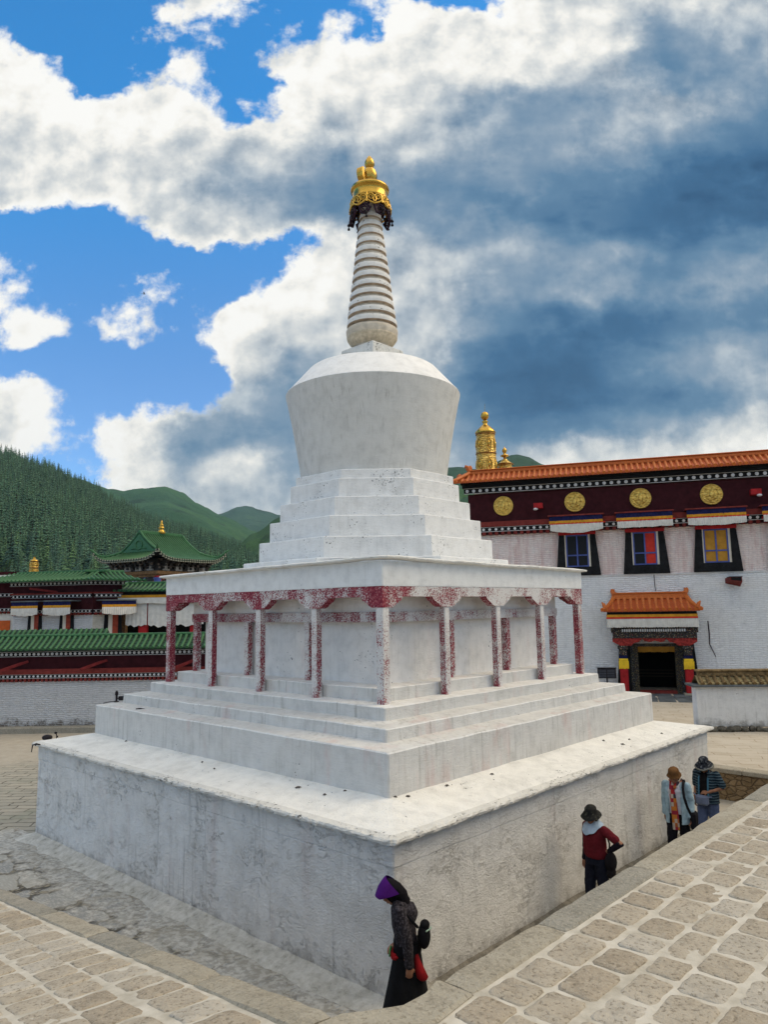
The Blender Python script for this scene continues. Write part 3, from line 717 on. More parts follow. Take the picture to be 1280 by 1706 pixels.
# ------------------------------------------------------------------ the four walkers
def remesh(mb, name, mats, parent, voxel=.010, smooth=4, fac=.5, bump=None):
    me = bpy.data.meshes.new(name); me.from_pydata(mb.v, [], mb.f); me.update()
    t = bpy.data.objects.new('tmp_' + name, me); COL.objects.link(t)
    r = t.modifiers.new('r', 'REMESH'); r.mode = 'VOXEL'; r.voxel_size = voxel; r.use_smooth_shade = True
    s = t.modifiers.new('s', 'SMOOTH'); s.factor = fac; s.iterations = smooth
    dg = bpy.context.evaluated_depsgraph_get(); dg.update()
    m2 = bpy.data.meshes.new_from_object(t.evaluated_get(dg))
    bpy.data.objects.remove(t, do_unlink=True); bpy.data.meshes.remove(me); m2.name = name
    m2.materials.clear()
    for q in (mats if isinstance(mats, (list, tuple)) else [mats]): m2.materials.append(q)
    m2.polygons.foreach_set('use_smooth', [True] * len(m2.polygons))
    if bump:
        nn = [v.normal.copy() for v in m2.vertices]
        for v, nv in zip(m2.vertices, nn): v.co = bump(v.co.copy(), nv)
        m2.update()
    o = bpy.data.objects.new(name, m2); COL.objects.link(o); o.parent = parent
    return o
def cap(mb, pts, rs, n=12, flat=None):
    """tube with rounded ends"""
    mb.tube(pts, rs, n, 0, True, True, flat)
    for p, r in ((pts[0], rs[0]), (pts[-1], rs[-1])): mb.ball(p, (r, r, r) if not flat else (r * flat[0], r * flat[1], min(r * flat[0], r * flat[1])), 12, 8)
def trunk(mb, rings, n=20):
    """(x, y, z, half width, half depth) from the hips up"""
    mb.loft([[(x + rx * math.cos(6.2832 * j / n), y + ry * math.sin(6.2832 * j / n), z) for j in range(n)] for x, y, z, rx, ry in rings])
def hand(mb, wr, d, nrm, side, curl=.5):
    wr = Vector(wr); d = Vector(d).normalized(); nrm = Vector(nrm); nrm = (nrm - d * nrm.dot(d)).normalized(); t = d.cross(nrm).normalized() * side
    rot = Matrix((t, d, nrm)).transposed()
    mb.ball(wr + d * .045, (.040, .052, .018), 12, 8, 0, rot); cap(mb, [wr - d * .02, wr + d * .03], [.026, .028], 10, (1, .7))
    for k, (o, L) in enumerate(((-.030, .062), (-.010, .072), (.011, .068), (.030, .052))):
        b = wr + d * (.084 - abs(o) * .25) + t * o; c = curl * (1 + .15 * k); p1 = b + (d * math.cos(c * .5) + nrm * math.sin(c * .5)) * L * .5; p2 = p1 + (d * math.cos(c * 1.3) + nrm * math.sin(c * 1.3)) * L * .55
        cap(mb, [b - d * .02, b, p1, p2], [.010, .0098, .0088, .0072], 8)
    b = wr + d * .030 - t * .030; p1 = b + (d * .7 - t * .7 + nrm * .35).normalized() * .035; p2 = p1 + (d * .95 - t * .15 + nrm * .5).normalized() * .030
    cap(mb, [b + t * .012, b, p1, p2], [.014, .013, .011, .0085], 8)
def head(mb, hc, Rh):
    f = lambda x, y, z: Vector(hc) + Rh @ Vector((x, y, z))
    mb.ball(hc, (.074, .093, .108), 20, 14, 0, Rh); mb.ball(f(0, .028, -.055), (.055, .062, .058), 16, 10, 0, Rh); mb.ball(f(0, .060, -.092), (.026, .024, .022), 10, 8, 0, Rh)
    cap(mb, [f(0, .086, .012), f(0, .106, -.022), f(0, .098, -.034)], [.009, .013, .012], 8)
    for s in (-1, 1):
        mb.ball(f(s * .016, .094, -.032), (.009, .010, .008), 8, 6, 0, Rh); mb.ball(f(s * .076, -.005, -.015), (.011, .020, .032), 10, 8, 0, Rh); mb.ball(f(s * .042, .066, -.022), (.024, .022, .022), 10, 8, 0, Rh)
        cap(mb, [f(s * .014, .090, .030), f(s * .034, .084, .034), f(s * .054, .066, .028)], [.009, .009, .007], 8)
    cap(mb, [f(-.020, .088, -.056), f(0, .094, -.054), f(.020, .088, -.056)], [.006, .008, .006], 8); cap(mb, [f(-.017, .088, -.066), f(0, .094, -.067), f(.017, .088, -.066)], [.006, .009, .006], 8)
    return f
SKIN = simple('tanned_skin', (.30, .150, .095), .55, .18, 14, .25, 90, bdist=.002)
DARKEYE = simple('dark_eye', (.012, .010, .010), .2, .1); LIP = simple('lip', (.24, .075, .06), .5, .1); HAIR = simple('black_hair', (.010, .009, .009), .45, .3, 30, .5, 80)
def cloth(name, c, var=.22, bump=.5): return simple(name, c, .9, var, 7, bump, 34, bdist=.010)
def face_bits(f, root):
    for s in (-1, 1):
        mb = MB(); mb.ball(f(s * .034, .082, .012), (.013, .008, .007), 10, 6); mb.build('eye', DARKEYE, root)
    mb = MB(); cap(mb, [f(-.019, .094, -.061), f(0, .100, -.061), f(.019, .094, -.061)], [.003, .004, .003], 6); mb.build('mouth', LIP, root)
def bucket_hat(f, root, mat, band, brim=.165, droop=.055, crown=.125, tilt=0.0, edge=None):
    mb = MB(); n = 40
    def pt(r, z, j, w=0.0):
        a = 6.2832 * j / n; dz = w * (nz(math.cos(a) * 1.6 + crown * 9, math.sin(a) * 1.6, brim * 30)) ; return f(r * .92 * math.cos(a), r * 1.06 * math.sin(a) - .004, z + dz)
    prof = [(brim, .048 - droop, .030), (brim * .86, .060 - droop * .55, .02), (.104, .062, .004), (.100, .085, .0), (.094, crown + .005, .004), (.070, crown + .030, .004), (.02, crown + .036, 0)]
    mb.loft([[pt(r, z, j, w) for j in range(n)] for r, z, w in prof], 0, True, False, True)
    mb.loft([[pt(r - .004, z - .006, j, w) for j in range(n)] for r, z, w in prof[:3]][::-1], 0, True, False, False)
    if edge is not None: mb.loft([[pt(r, z, j, w) for j in range(n)] for r, z, w in ((brim * .93, .0575 - droop * .78, .026), (brim * 1.012, .046 - droop, .030), (brim * .93, .052 - droop * .78, .026))], 1, True, False, False)
    return mb.build('hat', [mat, edge or mat], root)
def stand(px_, py_, x, toplift=0.0):
    P = onplane(px_, py_, (x, 0, 0), Vector((1, 0, 0))); return P
def root_at(P, d, label, grp='walkers in the sunken lane'):
    rz = math.atan2(d[1], d[0]) - math.pi / 2
    return empty('person', (P.x, P.y, .012), rz, label=label, cat='person', group=grp)
def legs(mb, stance=.09, stride=.10, skirt=False):
    for s in (-1, 1):
        y = s * stride
        cap(mb, [(s * .085, .0, .86), (s * .095, y * .45 + .02, .47), (s * .095, y - .02, .085)], [.085, .058, .040], 12)
        cap(mb, [(s * .095, y - .05, .045), (s * .10, y + .06, .038), (s * .105, y + .14, .028)], [.038, .038, .026], 10, (1.0, .8))
def shoe(root, stride, mat):
    for s in (-1, 1):
        mb = MB(); y = s * stride; cap(mb, [(s * .095, y - .055, .048), (s * .10, y + .06, .044), (s * .106, y + .15, .032)], [.048, .049, .034], 12, (1.0, .85)); mb.box(s * .10 - .042, s * .10 + .042, y - .09, y + .17, .0, .018, 0, .006); mb.build('shoe', mat, root)
TROUS = cloth('black_trouser', (.010, .010, .014)); 
# --- woman with the purple headscarf, bowed, passing the near corner
P = stand(677, 1467, 5.06); r1 = root_at(P, (-.83, -.56), 'person in purple headscarf and long black skirt walking bowed past the near corner')
K = P.z / 1.585; r1.scale = (K, K, K)
Rh = Matrix.Rotation(R(-40), 3, 'X'); hc = Vector((0, .175, 1.455))
mb = MB(); legs(mb, stride=.16); trunk(mb, [(0, 0, .80, .15, .12), (0, 0, .95, .14, .11), (0, .02, 1.08, .135, .11), (0, .05, 1.22, .155, .11), (0, .06, 1.32, .14, .085), (0, .075, 1.37, .07, .06)])
cap(mb, [(0, .075, 1.34), (0, .125, 1.40), (0, .15, 1.44)], [.062, .052, .05]); f = head(mb, hc, Rh)
LA = [(-.165, .05, 1.31), (-.215, -.03, 1.05), (-.205, -.045, .82)]; RA = [(.165, .05, 1.31), (.215, .03, 1.06), (.12, .13, .90)]
for a in (LA, RA): cap(mb, a, [.052, .040, .030])
hand(mb, LA[2], (.02, .02, -1), (.9, .4, 0), -1, .6); hand(mb, RA[2], (-.4, .7, -.35), (0, -.2, -1), 1, .7)
remesh(mb, 'body', SKIN, r1, .0072, 3); face_bits(f, r1)
def pat_mat():
    m, g, fin, b = material('mottled_grey_jacket'); P_ = g.obj(); n = g.noise(P_, 42, 3, .6); n2 = g.noise(P_, 9, 3)
    col = g.ramp(n, [(.40, (.014, .012, .015, 1)), (.52, (.030, .026, .031, 1)), (.66, (.075, .068, .078, 1))]); return fin(col, .9, 0, g.bump(g.math('ADD', n, n2), .5, .01), .15)
JK = pat_mat()
mb = MB(); trunk(mb, [(0, -.005, .77, .175, .135), (0, .0, .88, .165, .130), (0, .015, 1.0, .155, .122), (0, .03, 1.10, .160, .120), (0, .045, 1.22, .172, .120), (0, .055, 1.30, .172, .115), (0, .07, 1.36, .115, .085), (0, .085, 1.395, .07, .065)])
mb.ball((0, -.035, 1.25), (.13, .08, .11), 14, 10)
for a in (LA, RA): cap(mb, [a[0], tuple(Vector(a[0]).lerp(Vector(a[1]), .5)), a[1], tuple(Vector(a[1]).lerp(Vector(a[2]), .95))], [.072, .064, .056, .050])
def wrinkle(c, n_): return c + n_ * (.009 * nz(c.x * 9, c.y * 9, c.z * 13) + .005 * nz(c.x * 24, c.y * 24, c.z * 30))
remesh(mb, 'jacket', JK, r1, .011, 3, bump=wrinkle)
mb = MB(); n = 56; rings = []
for k in range(15):
    t = k / 14; z = .99 - .93 * t; rx = .155 + .12 * t ** 1.3; ry = .130 + .185 * t ** 1.25; ring = []
    for j in range(n):
        a = 6.2832 * j / n; w = 1 + t * (.055 * math.sin(a * 9 + 2 * math.sin(a * 2)) + .05 * nz(math.cos(a) * 3, math.sin(a) * 3, t * 2)); ring.append((rx * w * math.cos(a), ry * w * math.sin(a) + .02 * t, z + .02 * t * math.sin(a * 3)))
    rings.append(ring)
mb.loft(rings[::-1], 0, True, True, True); mb.build('skirt', cloth('black_skirt', (.008, .0085, .010)), r1)
mb = MB(); trunk(mb, [(0, .0, .875, .178, .146), (0, .0, .90, .180, .150), (0, .005, .955, .174, .144), (0, .01, .975, .168, .136)]); mb.build('sash', cloth('black_sash', (.007, .007, .009)), r1)
mb = MB(); cap(mb, [(-.13, .10, .865), (-.10, .145, .86), (.0, .165, .85), (.08, .15, .845)], [.03, .036, .036, .025], 10, (.6, 1)); mb.build('red_sash', cloth('red_cloth', (.33, .014, .018)), r1)
mb = MB()
for rr, oy, oz in ((.045, .175, .885), (.036, .178, .87), (.05, .172, .895)):
    mb.tube([(-.06 + rr * 1.2 * math.cos(a), oy, oz + rr * .7 * math.sin(a) + .1 * rr * math.cos(a)) for a in [i / 14 * 6.2832 for i in range(15)]], .006, 6)
mb.build('green_cord', cloth('green_cord', (.07, .30, .10)), r1)
mb = MB(); mb.ball(tuple(hc + Vector((0, -.012, .012))), (.099, .115, .125), 24, 14, 0, Rh)
cap(mb, [tuple(f(0, -.06, -.02)), tuple(f(0, -.075, -.10)), (0, .02, 1.34)], [.085, .075, .06])
def cut(c, n_):
    p = Rh.inverted() @ (c - hc)
    return c - n_ * .03 if p.y > .045 and p.z < .035 else c
remesh(mb, 'head_wrap', cloth('black_head_wrap', (.008, .007, .009)), r1, .009, 2, bump=cut)
mb = MB(); n = 26; rings = []
for k in range(9):
    t = k / 8; ring = []
    for j in range(n + 1):
        a = math.pi * (j / n) ; c = math.cos(a); s_ = math.sin(a)
        y = .138 - .205 * t; rx = (.106 + .020 * math.sin(t * 3.1)) ; zt = .148 * math.sin((.36 + .64 * t) * math.pi / 2) + .008
        ring.append(f(rx * c, y - .03 * (1 - s_), .035 - .085 * t + (zt - .038 + .085 * t) * s_ ** .75 + .004 * nz(c * 4, t * 4)))
    rings.append(ring)
mb.loft(rings, 0, True, False, False, closed=False); mb.loft([[p - Rh @ Vector((0, .004, .006)) for p in r] for r in rings][::-1], 0, True, False, False, closed=False)
mb.build('headscarf', cloth('purple_scarf', (.070, .010, .14)), r1)
shoe(r1, .16, M['black'])
W1 = lambda x, y, z: r1.matrix_basis @ Vector((x, y, z))
rmat = Matrix.Translation(r1.location) @ Matrix.Rotation(r1.rotation_euler.z, 4, 'Z') @ Matrix.Scale(K, 4)
mb = MB(); mb.ball((0, 0, 0), (.085, .065, .12), 14, 10); mb.ball((0, -.01, .10), (.06, .05, .05), 10, 8); mb.tube([(-.07, .05, .10), (-.10, .15, .22), (-.06, .22, .30)], .014, 6); mb.tube([(-.08, -.03, .07), (-.03, -.075, .085), (.06, -.06, .06)], .007, 6, 1)
o = mb.build('shoulder_bag', [cloth('black_bag', (.008, .008, .010)), cloth('pale_green_cord', (.30, .42, .34))], loc=rmat @ Vector((-.06, -.185, 1.06)), rz=r1.rotation_euler.z, label='small black bag on the back of the person in the purple headscarf', cat='bag')
mb = MB(); n = 18; rings = []
for k, (z, rx, ry, oy) in enumerate(((0, .03, .022, .07), (-.07, .045, .030, .055), (-.15, .060, .044, .03), (-.21, .060, .050, .005), (-.235, .035, .032, .0))): rings.append([(rx * math.cos(6.2832 * j / n), oy + ry * math.sin(6.2832 * j / n) * 1.15, z) for j in range(n)])
mb.loft(rings[::-1], 0, True); o = mb.build('cloth_pouch', cloth('red_pouch', (.20, .009, .012)), loc=rmat @ Vector((-.10, -.17, .90)), rz=r1.rotation_euler.z, label='red cloth pouch hanging behind the arm of the person in the purple headscarf', cat='pouch')

def camo(name, a, b_, c, s):
    m, g, fin, b = material(name); P_ = g.obj(); n = g.noise(P_, s, 3, .6); col = g.ramp(n, [(.0, a), (.46, a), (.50, b_), (.60, b_), (.63, c)], 'LINEAR'); return fin(col, .9, 0, g.bump(g.noise(P_, 40, 3), .4, .006), .15)
# --- person with maroon jumper, hand on hip
P = stand(990, 1343, 5.13); r2 = root_at(P, (-.28, -.96), 'person in maroon jumper and dark brimmed hat with one hand on the hip')
K = P.z / 1.63; r2.scale = (K, K, K)
Rh = Matrix.Rotation(R(26), 3, 'Z') @ Matrix.Rotation(R(-12), 3, 'X'); hc = Vector((0, .07, 1.485))
mb = MB(); legs(mb, stride=.09); trunk(mb, [(0, 0, .80, .16, .125), (0, 0, .95, .15, .12), (0, .01, 1.10, .145, .115), (0, .02, 1.24, .165, .115), (0, .01, 1.32, .15, .085), (0, .01, 1.37, .07, .06)])
cap(mb, [(0, .01, 1.33), (0, .04, 1.40), (0, .055, 1.44)], [.062, .052, .05]); f = head(mb, hc, Rh)
RA = [(.175, .0, 1.30), (.215, -.02, 1.05), (.19, .06, .83)]; LA = [(-.175, .0, 1.30), (-.385, -.11, 1.15), (-.20, -.06, 1.0)]
for a in (LA, RA): cap(mb, a, [.052, .042, .030])
hand(mb, RA[2], (0, .15, -1), (-.9, .3, 0), 1, .5); hand(mb, LA[2], (.75, .35, -.35), (.2, -.6, .5), -1, .7)
remesh(mb, 'body', SKIN, r2, .0072, 3); face_bits(f, r2)
mb = MB(); trunk(mb, [(0, .005, .89, .180, .150), (0, .012, .93, .183, .156), (0, .02, 1.02, .182, .158), (0, .025, 1.12, .182, .155), (0, .03, 1.22, .190, .148), (0, .018, 1.31, .178, .115), (0, .012, 1.365, .10, .08)])
mb.ball((0, .10, 1.17), (.13, .07, .09), 14, 10)
for a in (LA, RA): cap(mb, [a[0], tuple(Vector(a[0]).lerp(Vector(a[1]), .72))], [.074, .062])
remesh(mb, 'jumper', cloth('maroon_jumper', (.105, .010, .016)), r2, .011, 3, bump=wrinkle)
for a in (LA, RA):
    mb = MB(); cap(mb, [tuple(Vector(a[0]).lerp(Vector(a[1]), .6)), a[1], tuple(Vector(a[1]).lerp(Vector(a[2]), .96))], [.060, .058, .042]); remesh(mb, 'sleeve', cloth('black_sleeve', (.012, .010, .016)), r2, .010, 3, bump=wrinkle)
mb = MB(); trunk(mb, [(0, 0, .80, .175, .145), (0, 0, .90, .172, .145), (0, .005, .955, .165, .135)])
for s in (-1, 1): cap(mb, [(s * .085, 0, .84), (s * .097, s * .041 + .02, .47), (s * .097, s * .09 - .02, .09)], [.108, .086, .070])
remesh(mb, 'trousers', cloth('navy_trousers', (.010, .012, .022)), r2, .011, 3, bump=wrinkle); shoe(r2, .09, M['black'])
mb = MB(); n = 36; rings = []
for k in range(8):
    t = k / 7; ring = []
    for j in range(n):
        a = 6.2832 * j / n; fr_ = max(0, math.sin(a)); r = .072 + .075 * t ** .8 + .03 * fr_ * t; ring.append((r * 1.05 * math.cos(a), .02 + r * .92 * math.sin(a) + .025 * fr_, 1.425 - .06 * t - .125 * t * fr_ ** 1.5 + .008 * math.sin(a * 8 + t * 5)))
    rings.append(ring)
mb.loft(rings[::-1], 0, True, False, False); mb.loft([[(x * .96, (y - .02) * .96 + .02, z - .006) for x, y, z in r] for r in rings], 0, True, False, False); mb.build('neck_scarf', cloth('pale_blue_scarf', (.36, .46, .58), .2, .8), r2)
hm = camo('dark_camo_hat', (.010, .010, .011, 1), (.018, .018, .016, 1), (.075, .075, .06, 1), 20); bucket_hat(f, r2, hm, hm, .170, .040, .122)
mb = MB(); mb.ball(tuple(f(0, -.03, -.03)), (.082, .075, .095), 14, 10, 0, Rh); mb.build('hair', HAIR, r2)
rmat = Matrix.Translation(r2.location) @ Matrix.Rotation(r2.rotation_euler.z, 4, 'Z') @ Matrix.Scale(K, 4)
mb = MB(); mb.ball((0, 0, 0), (.06, .10, .13), 14, 10); mb.tube([(0, .02, .12), (-.02, .03, .25), (.03, .03, .36)], .012, 6); mb.ball((0, 0, -.13), (.045, .08, .08), 10, 8)
mb.build('shoulder_bag', cloth('black_satchel', (.010, .009, .011)), loc=rmat @ Vector((-.235, -.05, .86)), rz=r2.rotation_euler.z, label='black bag at the hip of the person in the maroon jumper', cat='bag')
# --- person with the brown hat and chequered scarf
P = stand(1125, 1280, 5.16); r3 = root_at(P, (.10, -1), 'person in brown hat, pale blue cardigan and chequered scarf walking along the wall')
K = P.z / 1.60; r3.scale = (K, K, K)
Rh = Matrix.Rotation(R(6), 3, 'Z') @ Matrix.Rotation(R(-18), 3, 'X'); hc = Vector((.0, .08, 1.475))
mb = MB(); legs(mb, stride=.10); trunk(mb, [(0, 0, .80, .155, .12), (0, 0, .95, .145, .115), (0, .01, 1.10, .14, .11), (0, .02, 1.24, .16, .11), (0, .01, 1.32, .15, .085), (0, .01, 1.37, .07, .06)])
cap(mb, [(0, .01, 1.33), (0, .045, 1.39), (0, .065, 1.43)], [.06, .052, .05]); f = head(mb, hc, Rh)
LA = [(-.175, .0, 1.31), (-.225, -.02, 1.06), (-.235, .06, .83)]; RA = [(.175, .0, 1.31), (.215, -.03, 1.06), (.20, .02, .83)]
for a in (LA, RA): cap(mb, a, [.052, .040, .030])
hand(mb, LA[2], (-.05, .2, -1), (.9, .2, 0), -1, .6); hand(mb, RA[2], (0, .1, -1), (-.9, .2, 0), 1, .6)
remesh(mb, 'body', SKIN, r3, .0072, 3); face_bits(f, r3)
mb = MB(); trunk(mb, [(0, .01, .86, .165, .14), (0, .01, .95, .16, .14), (0, .02, 1.10, .158, .138), (0, .03, 1.24, .17, .135), (0, .015, 1.32, .15, .10), (0, .012, 1.38, .075, .068)]); remesh(mb, 'shirt', cloth('white_shirt', (.50, .50, .56), .12), r3, .010, 3, bump=wrinkle)
mb = MB()
for s in (-1, 1): mb.add([(s * .012, .135, 1.335), (s * .075, .115, 1.30), (s * .10, .06, 1.385), (s * .05, .085, 1.405)], [(0, 1, 2, 3) if s < 0 else (3, 2, 1, 0)]); mb.add([(s * .012, .139, 1.338), (s * .075, .119, 1.304), (s * .10, .064, 1.389), (s * .05, .089, 1.409)], [(3, 2, 1, 0) if s < 0 else (0, 1, 2, 3)])
mb.build('collar', cloth('white_collar', (.58, .58, .62), .08), r3)
CG = cloth('pale_blue_cardigan', (.30, .42, .50), .25)
mb = MB()
for a in (LA, RA): cap(mb, [a[0], a[1], tuple(Vector(a[1]).lerp(Vector(a[2]), .93))], [.074, .060, .052])
n = 26; rings = []
for z, rx, ry in ((.70, .205, .165), (.85, .20, .16), (1.0, .190, .155), (1.12, .185, .15), (1.24, .190, .145), (1.32, .17, .115), (1.375, .10, .085)):
    ring = []
    for j in range(n):
        a = R(58) - R(296) * j / (n - 1); ring.append((rx * math.cos(a), .012 + ry * math.sin(a), z))
    for j in range(n - 1, -1, -1):
        a = R(58) - R(296) * j / (n - 1); ring.append(((rx - .022) * math.cos(a), .012 + (ry - .022) * math.sin(a), z))
    rings.append(ring)
mb.loft([r[::-1] for r in rings], 0, True, True, True); remesh(mb, 'cardigan', CG, r3, .0085, 3, bump=wrinkle)
def plaid():
    m, g, fin, b = material('chequered_scarf'); P_ = g.obj(); s = g.xyz(P_); v = g.n('ShaderNodeTexWhiteNoise', noise_dimensions='3D')
    g.put(v.inputs['Vector'], g.comb(g.math('FLOOR', g.math('MULTIPLY', s[0], 24)), 0.0, g.math('FLOOR', g.math('MULTIPLY', s[2], 15))))
    col = g.ramp(v.outputs['Value'], [(0, (.30, .02, .02, 1)), (.24, (.45, .16, .03, 1)), (.42, (.42, .36, .30, 1)), (.60, (.04, .03, .04, 1)), (.74, (.34, .10, .03, 1)), (.86, (.24, .02, .04, 1))], 'CONSTANT'); return fin(col, .9, 0, g.bump(g.noise(P_, 50), .4, .005), .15)
mb = MB(); mb.tube([(.05, .08, 1.40), (.03, .155, 1.30), (.012, .185, 1.18), (.0, .182, 1.0), (-.01, .185, .82), (-.012, .175, .62)], [.030, .040, .048, .052, .056, .056], 12, 0, True, True, (1, .28)); cap(mb, [(.075, .05, 1.395), (.08, -.03, 1.40), (0, -.075, 1.40), (-.08, -.03, 1.40), (-.06, .07, 1.385), (-.01, .145, 1.30)], [.030] * 6); mb.build('scarf', plaid(), r3)
mb = MB(); trunk(mb, [(0, 0, .80, .170, .14), (0, 0, .88, .166, .14), (0, .005, .93, .155, .125)])
for s in (-1, 1): cap(mb, [(s * .085, 0, .84), (s * .097, s * .045 + .02, .47), (s * .097, s * .10 - .02, .09)], [.106, .086, .075])
remesh(mb, 'trousers', TROUS, r3, .011, 3, bump=wrinkle); shoe(r3, .10, M['black'])
bh = cloth('brown_hat', (.12, .058, .022)); bucket_hat(f, r3, bh, bh, .132, .028, .112)
mb = MB(); mb.ball(tuple(f(0, -.02, -.02)), (.084, .085, .105), 14, 10, 0, Rh); mb.build('hair', HAIR, r3)
rmat = Matrix.Translation(r3.location) @ Matrix.Rotation(r3.rotation_euler.z, 4, 'Z') @ Matrix.Scale(K, 4)
mb = MB(); mb.tube([(.02, -.12, .32), (.02, .0, .46), (.0, .14, .36), (-.02, .175, .22), (-.06, .16, .05), (-.09, .08, -.08)], .022, 8, 0, True, True, (1, .4)); mb.box(-.16, -.06, -.10, .10, -.32, -.04, 0, .03)
mb.build('shoulder_bag', cloth('black_strap_bag', (.009, .009, .012)), loc=rmat @ Vector((-.155, .012, .955)), rz=r3.rotation_euler.z, label='black strap bag over the shoulder of the person in the brown hat', cat='bag').scale = (K, K, K)
# --- person with the striped teal shirt
P = stand(1175, 1260, 5.20); r4 = root_at(P, (-.05, -1), 'person in striped teal shirt and dark floppy hat, hindmost in the lane')
K = P.z / 1.64; r4.scale = (K, K, K)
Rh = Matrix.Rotation(R(8), 3, 'Z') @ Matrix.Rotation(R(-16), 3, 'X'); hc = Vector((0, .07, 1.475))
mb = MB(); legs(mb, stride=.09); trunk(mb, [(0, 0, .80, .165, .13), (0, 0, .95, .155, .125), (0, .01, 1.10, .15, .12), (0, .02, 1.24, .17, .12), (0, .01, 1.32, .16, .085), (0, .01, 1.37, .07, .06)])
cap(mb, [(0, .01, 1.33), (0, .04, 1.40), (0, .055, 1.44)], [.062, .054, .05]); f = head(mb, hc, Rh)
LA = [(-.18, .0, 1.31), (-.285, -.03, 1.09), (-.08, .165, 1.02)]; RA = [(.18, .0, 1.31), (.215, -.02, 1.07), (.20, .10, .86)]
for a in (LA, RA): cap(mb, a, [.054, .044, .032])
hand(mb, LA[2], (.9, .25, -.1), (0, -.5, -.5), -1, .6); hand(mb, RA[2], (0, .3, -1), (-.9, .2, 0), 1, .6)
remesh(mb, 'body', SKIN, r4, .0072, 3); face_bits(f, r4)
mb = MB(); trunk(mb, [(0, .012, .90, .165, .14), (0, .02, 1.05, .165, .142), (0, .03, 1.24, .178, .138), (0, .015, 1.31, .15, .10), (0, .015, 1.36, .085, .075)]); remesh(mb, 'inner_top', cloth('black_top', (.010, .009, .010)), r4, .011, 3)
def stripe():
    m, g, fin, b = material('striped_teal_shirt'); P_ = g.obj(); s = g.xyz(P_); n = g.noise(P_, 6, 3)
    q = g.math('FRACT', g.math('ADD', g.math('MULTIPLY', s[2], 21), g.math('MULTIPLY', n, .6)))
    q2 = g.math('FRACT', g.math('MULTIPLY', s[0], 17))
    col = g.ramp(q, [(0, (.010, .016, .026, 1)), (.36, (.012, .035, .055, 1)), (.50, (.018, .065, .095, 1)), (.62, (.18, .21, .235, 1)), (.72, (.012, .018, .03, 1)), (.88, (.02, .09, .13, 1)), (.96, (.01, .016, .026, 1))], 'CONSTANT')
    return fin(col, .9, 0, g.bump(g.noise(P_, 40), .4, .006), .15)
TS = stripe(); mb = MB()
for a in (LA, RA): cap(mb, [a[0], tuple(Vector(a[0]).lerp(Vector(a[1]), .80))], [.080, .075])
n = 26; rings = []
for z, rx, ry in ((.80, .215, .175), (.92, .21, .172), (1.05, .20, .165), (1.15, .198, .16), (1.25, .20, .152), (1.325, .178, .12), (1.375, .105, .09)):
    ring = []
    for j in range(n):
        a = R(66) - R(312) * j / (n - 1); ring.append((rx * math.cos(a), .014 + ry * math.sin(a), z))
    for j in range(n - 1, -1, -1):
        a = R(66) - R(312) * j / (n - 1); ring.append(((rx - .022) * math.cos(a), .014 + (ry - .022) * math.sin(a), z))
    rings.append(ring)
mb.loft([r[::-1] for r in rings], 0, True, True, True); remesh(mb, 'shirt', TS, r4, .0085, 3, bump=wrinkle)
mb = MB()
for s in (-1, 1): mb.tube([(s * .075, .05, 1.40), (s * .085, .15, 1.25), (s * .085, .178, 1.05), (s * .088, .18, .90)], .016, 8, 0, True, True, (1, .5))
mb.build('shirt_placket', cloth('blue_placket', (.06, .16, .24)), r4)
mb = MB(); trunk(mb, [(0, 0, .80, .185, .15), (0, 0, .90, .18, .15), (0, .005, .955, .168, .135)])
for s in (-1, 1): cap(mb, [(s * .088, 0, .84), (s * .10, s * .041 + .02, .47), (s * .10, s * .09 - .02, .09)], [.112, .090, .075])
remesh(mb, 'jeans', cloth('blue_jeans', (.085, .115, .22), .3), r4, .011, 3, bump=wrinkle); shoe(r4, .09, M['black'])
fh = camo('dark_floral_hat', (.008, .010, .016, 1), (.022, .026, .034, 1), (.15, .16, .17, 1), 30); bucket_hat(f, r4, fh, fh, .185, .060, .125, edge=cloth('pale_brim', (.30, .30, .27)))
mb = MB(); mb.ball(tuple(f(0, -.03, -.03)), (.082, .078, .10), 14, 10, 0, Rh); mb.build('hair', HAIR, r4)
rmat = Matrix.Translation(r4.location) @ Matrix.Rotation(r4.rotation_euler.z, 4, 'Z') @ Matrix.Scale(K, 4)
mb = MB(); mb.box(-.13, .11, -.05, .06, -.09, .09, 0, .035); mb.tube([(-.12, .0, .06), (-.2, -.12, .07), (-.16, -.28, .06), (0, -.33, .05), (.16, -.28, .06), (.2, -.12, .07), (.1, .0, .06)], .014, 6, 0, False)
mb.build('waist_bag', cloth('grey_blue_bag', (.14, .17, .26)), loc=rmat @ Vector((.03, .20, .87)), rz=r4.rotation_euler.z, label='grey blue waist bag on the person in the striped teal shirt', cat='bag').scale = (K, K, K)
# ------------------------------------------------------------------ ground, paving, kerbs
ZP = 2.52                                   # raised pavement the photographer stands on
KA = Vector((7.80, -8.44, ZP)); KB = Vector((1.47, -7.48, 1.30))
KD = (KB - KA); KL = math.hypot(KD.x, KD.y); KU = Vector((KD.x, KD.y, 0)) / KL; KV = Vector((KU.y, -KU.x, 0))
if KV.y > 0: KV = -KV
SL = (ZP - KB.z) / KL
def ramp_pt(s, t, h=0.0): 
    z = max(.03, ZP - SL * max(0, s)) if s > 0 else ZP
    return KA + KU * s + KV * t + Vector((0, 0, z - ZP + h))

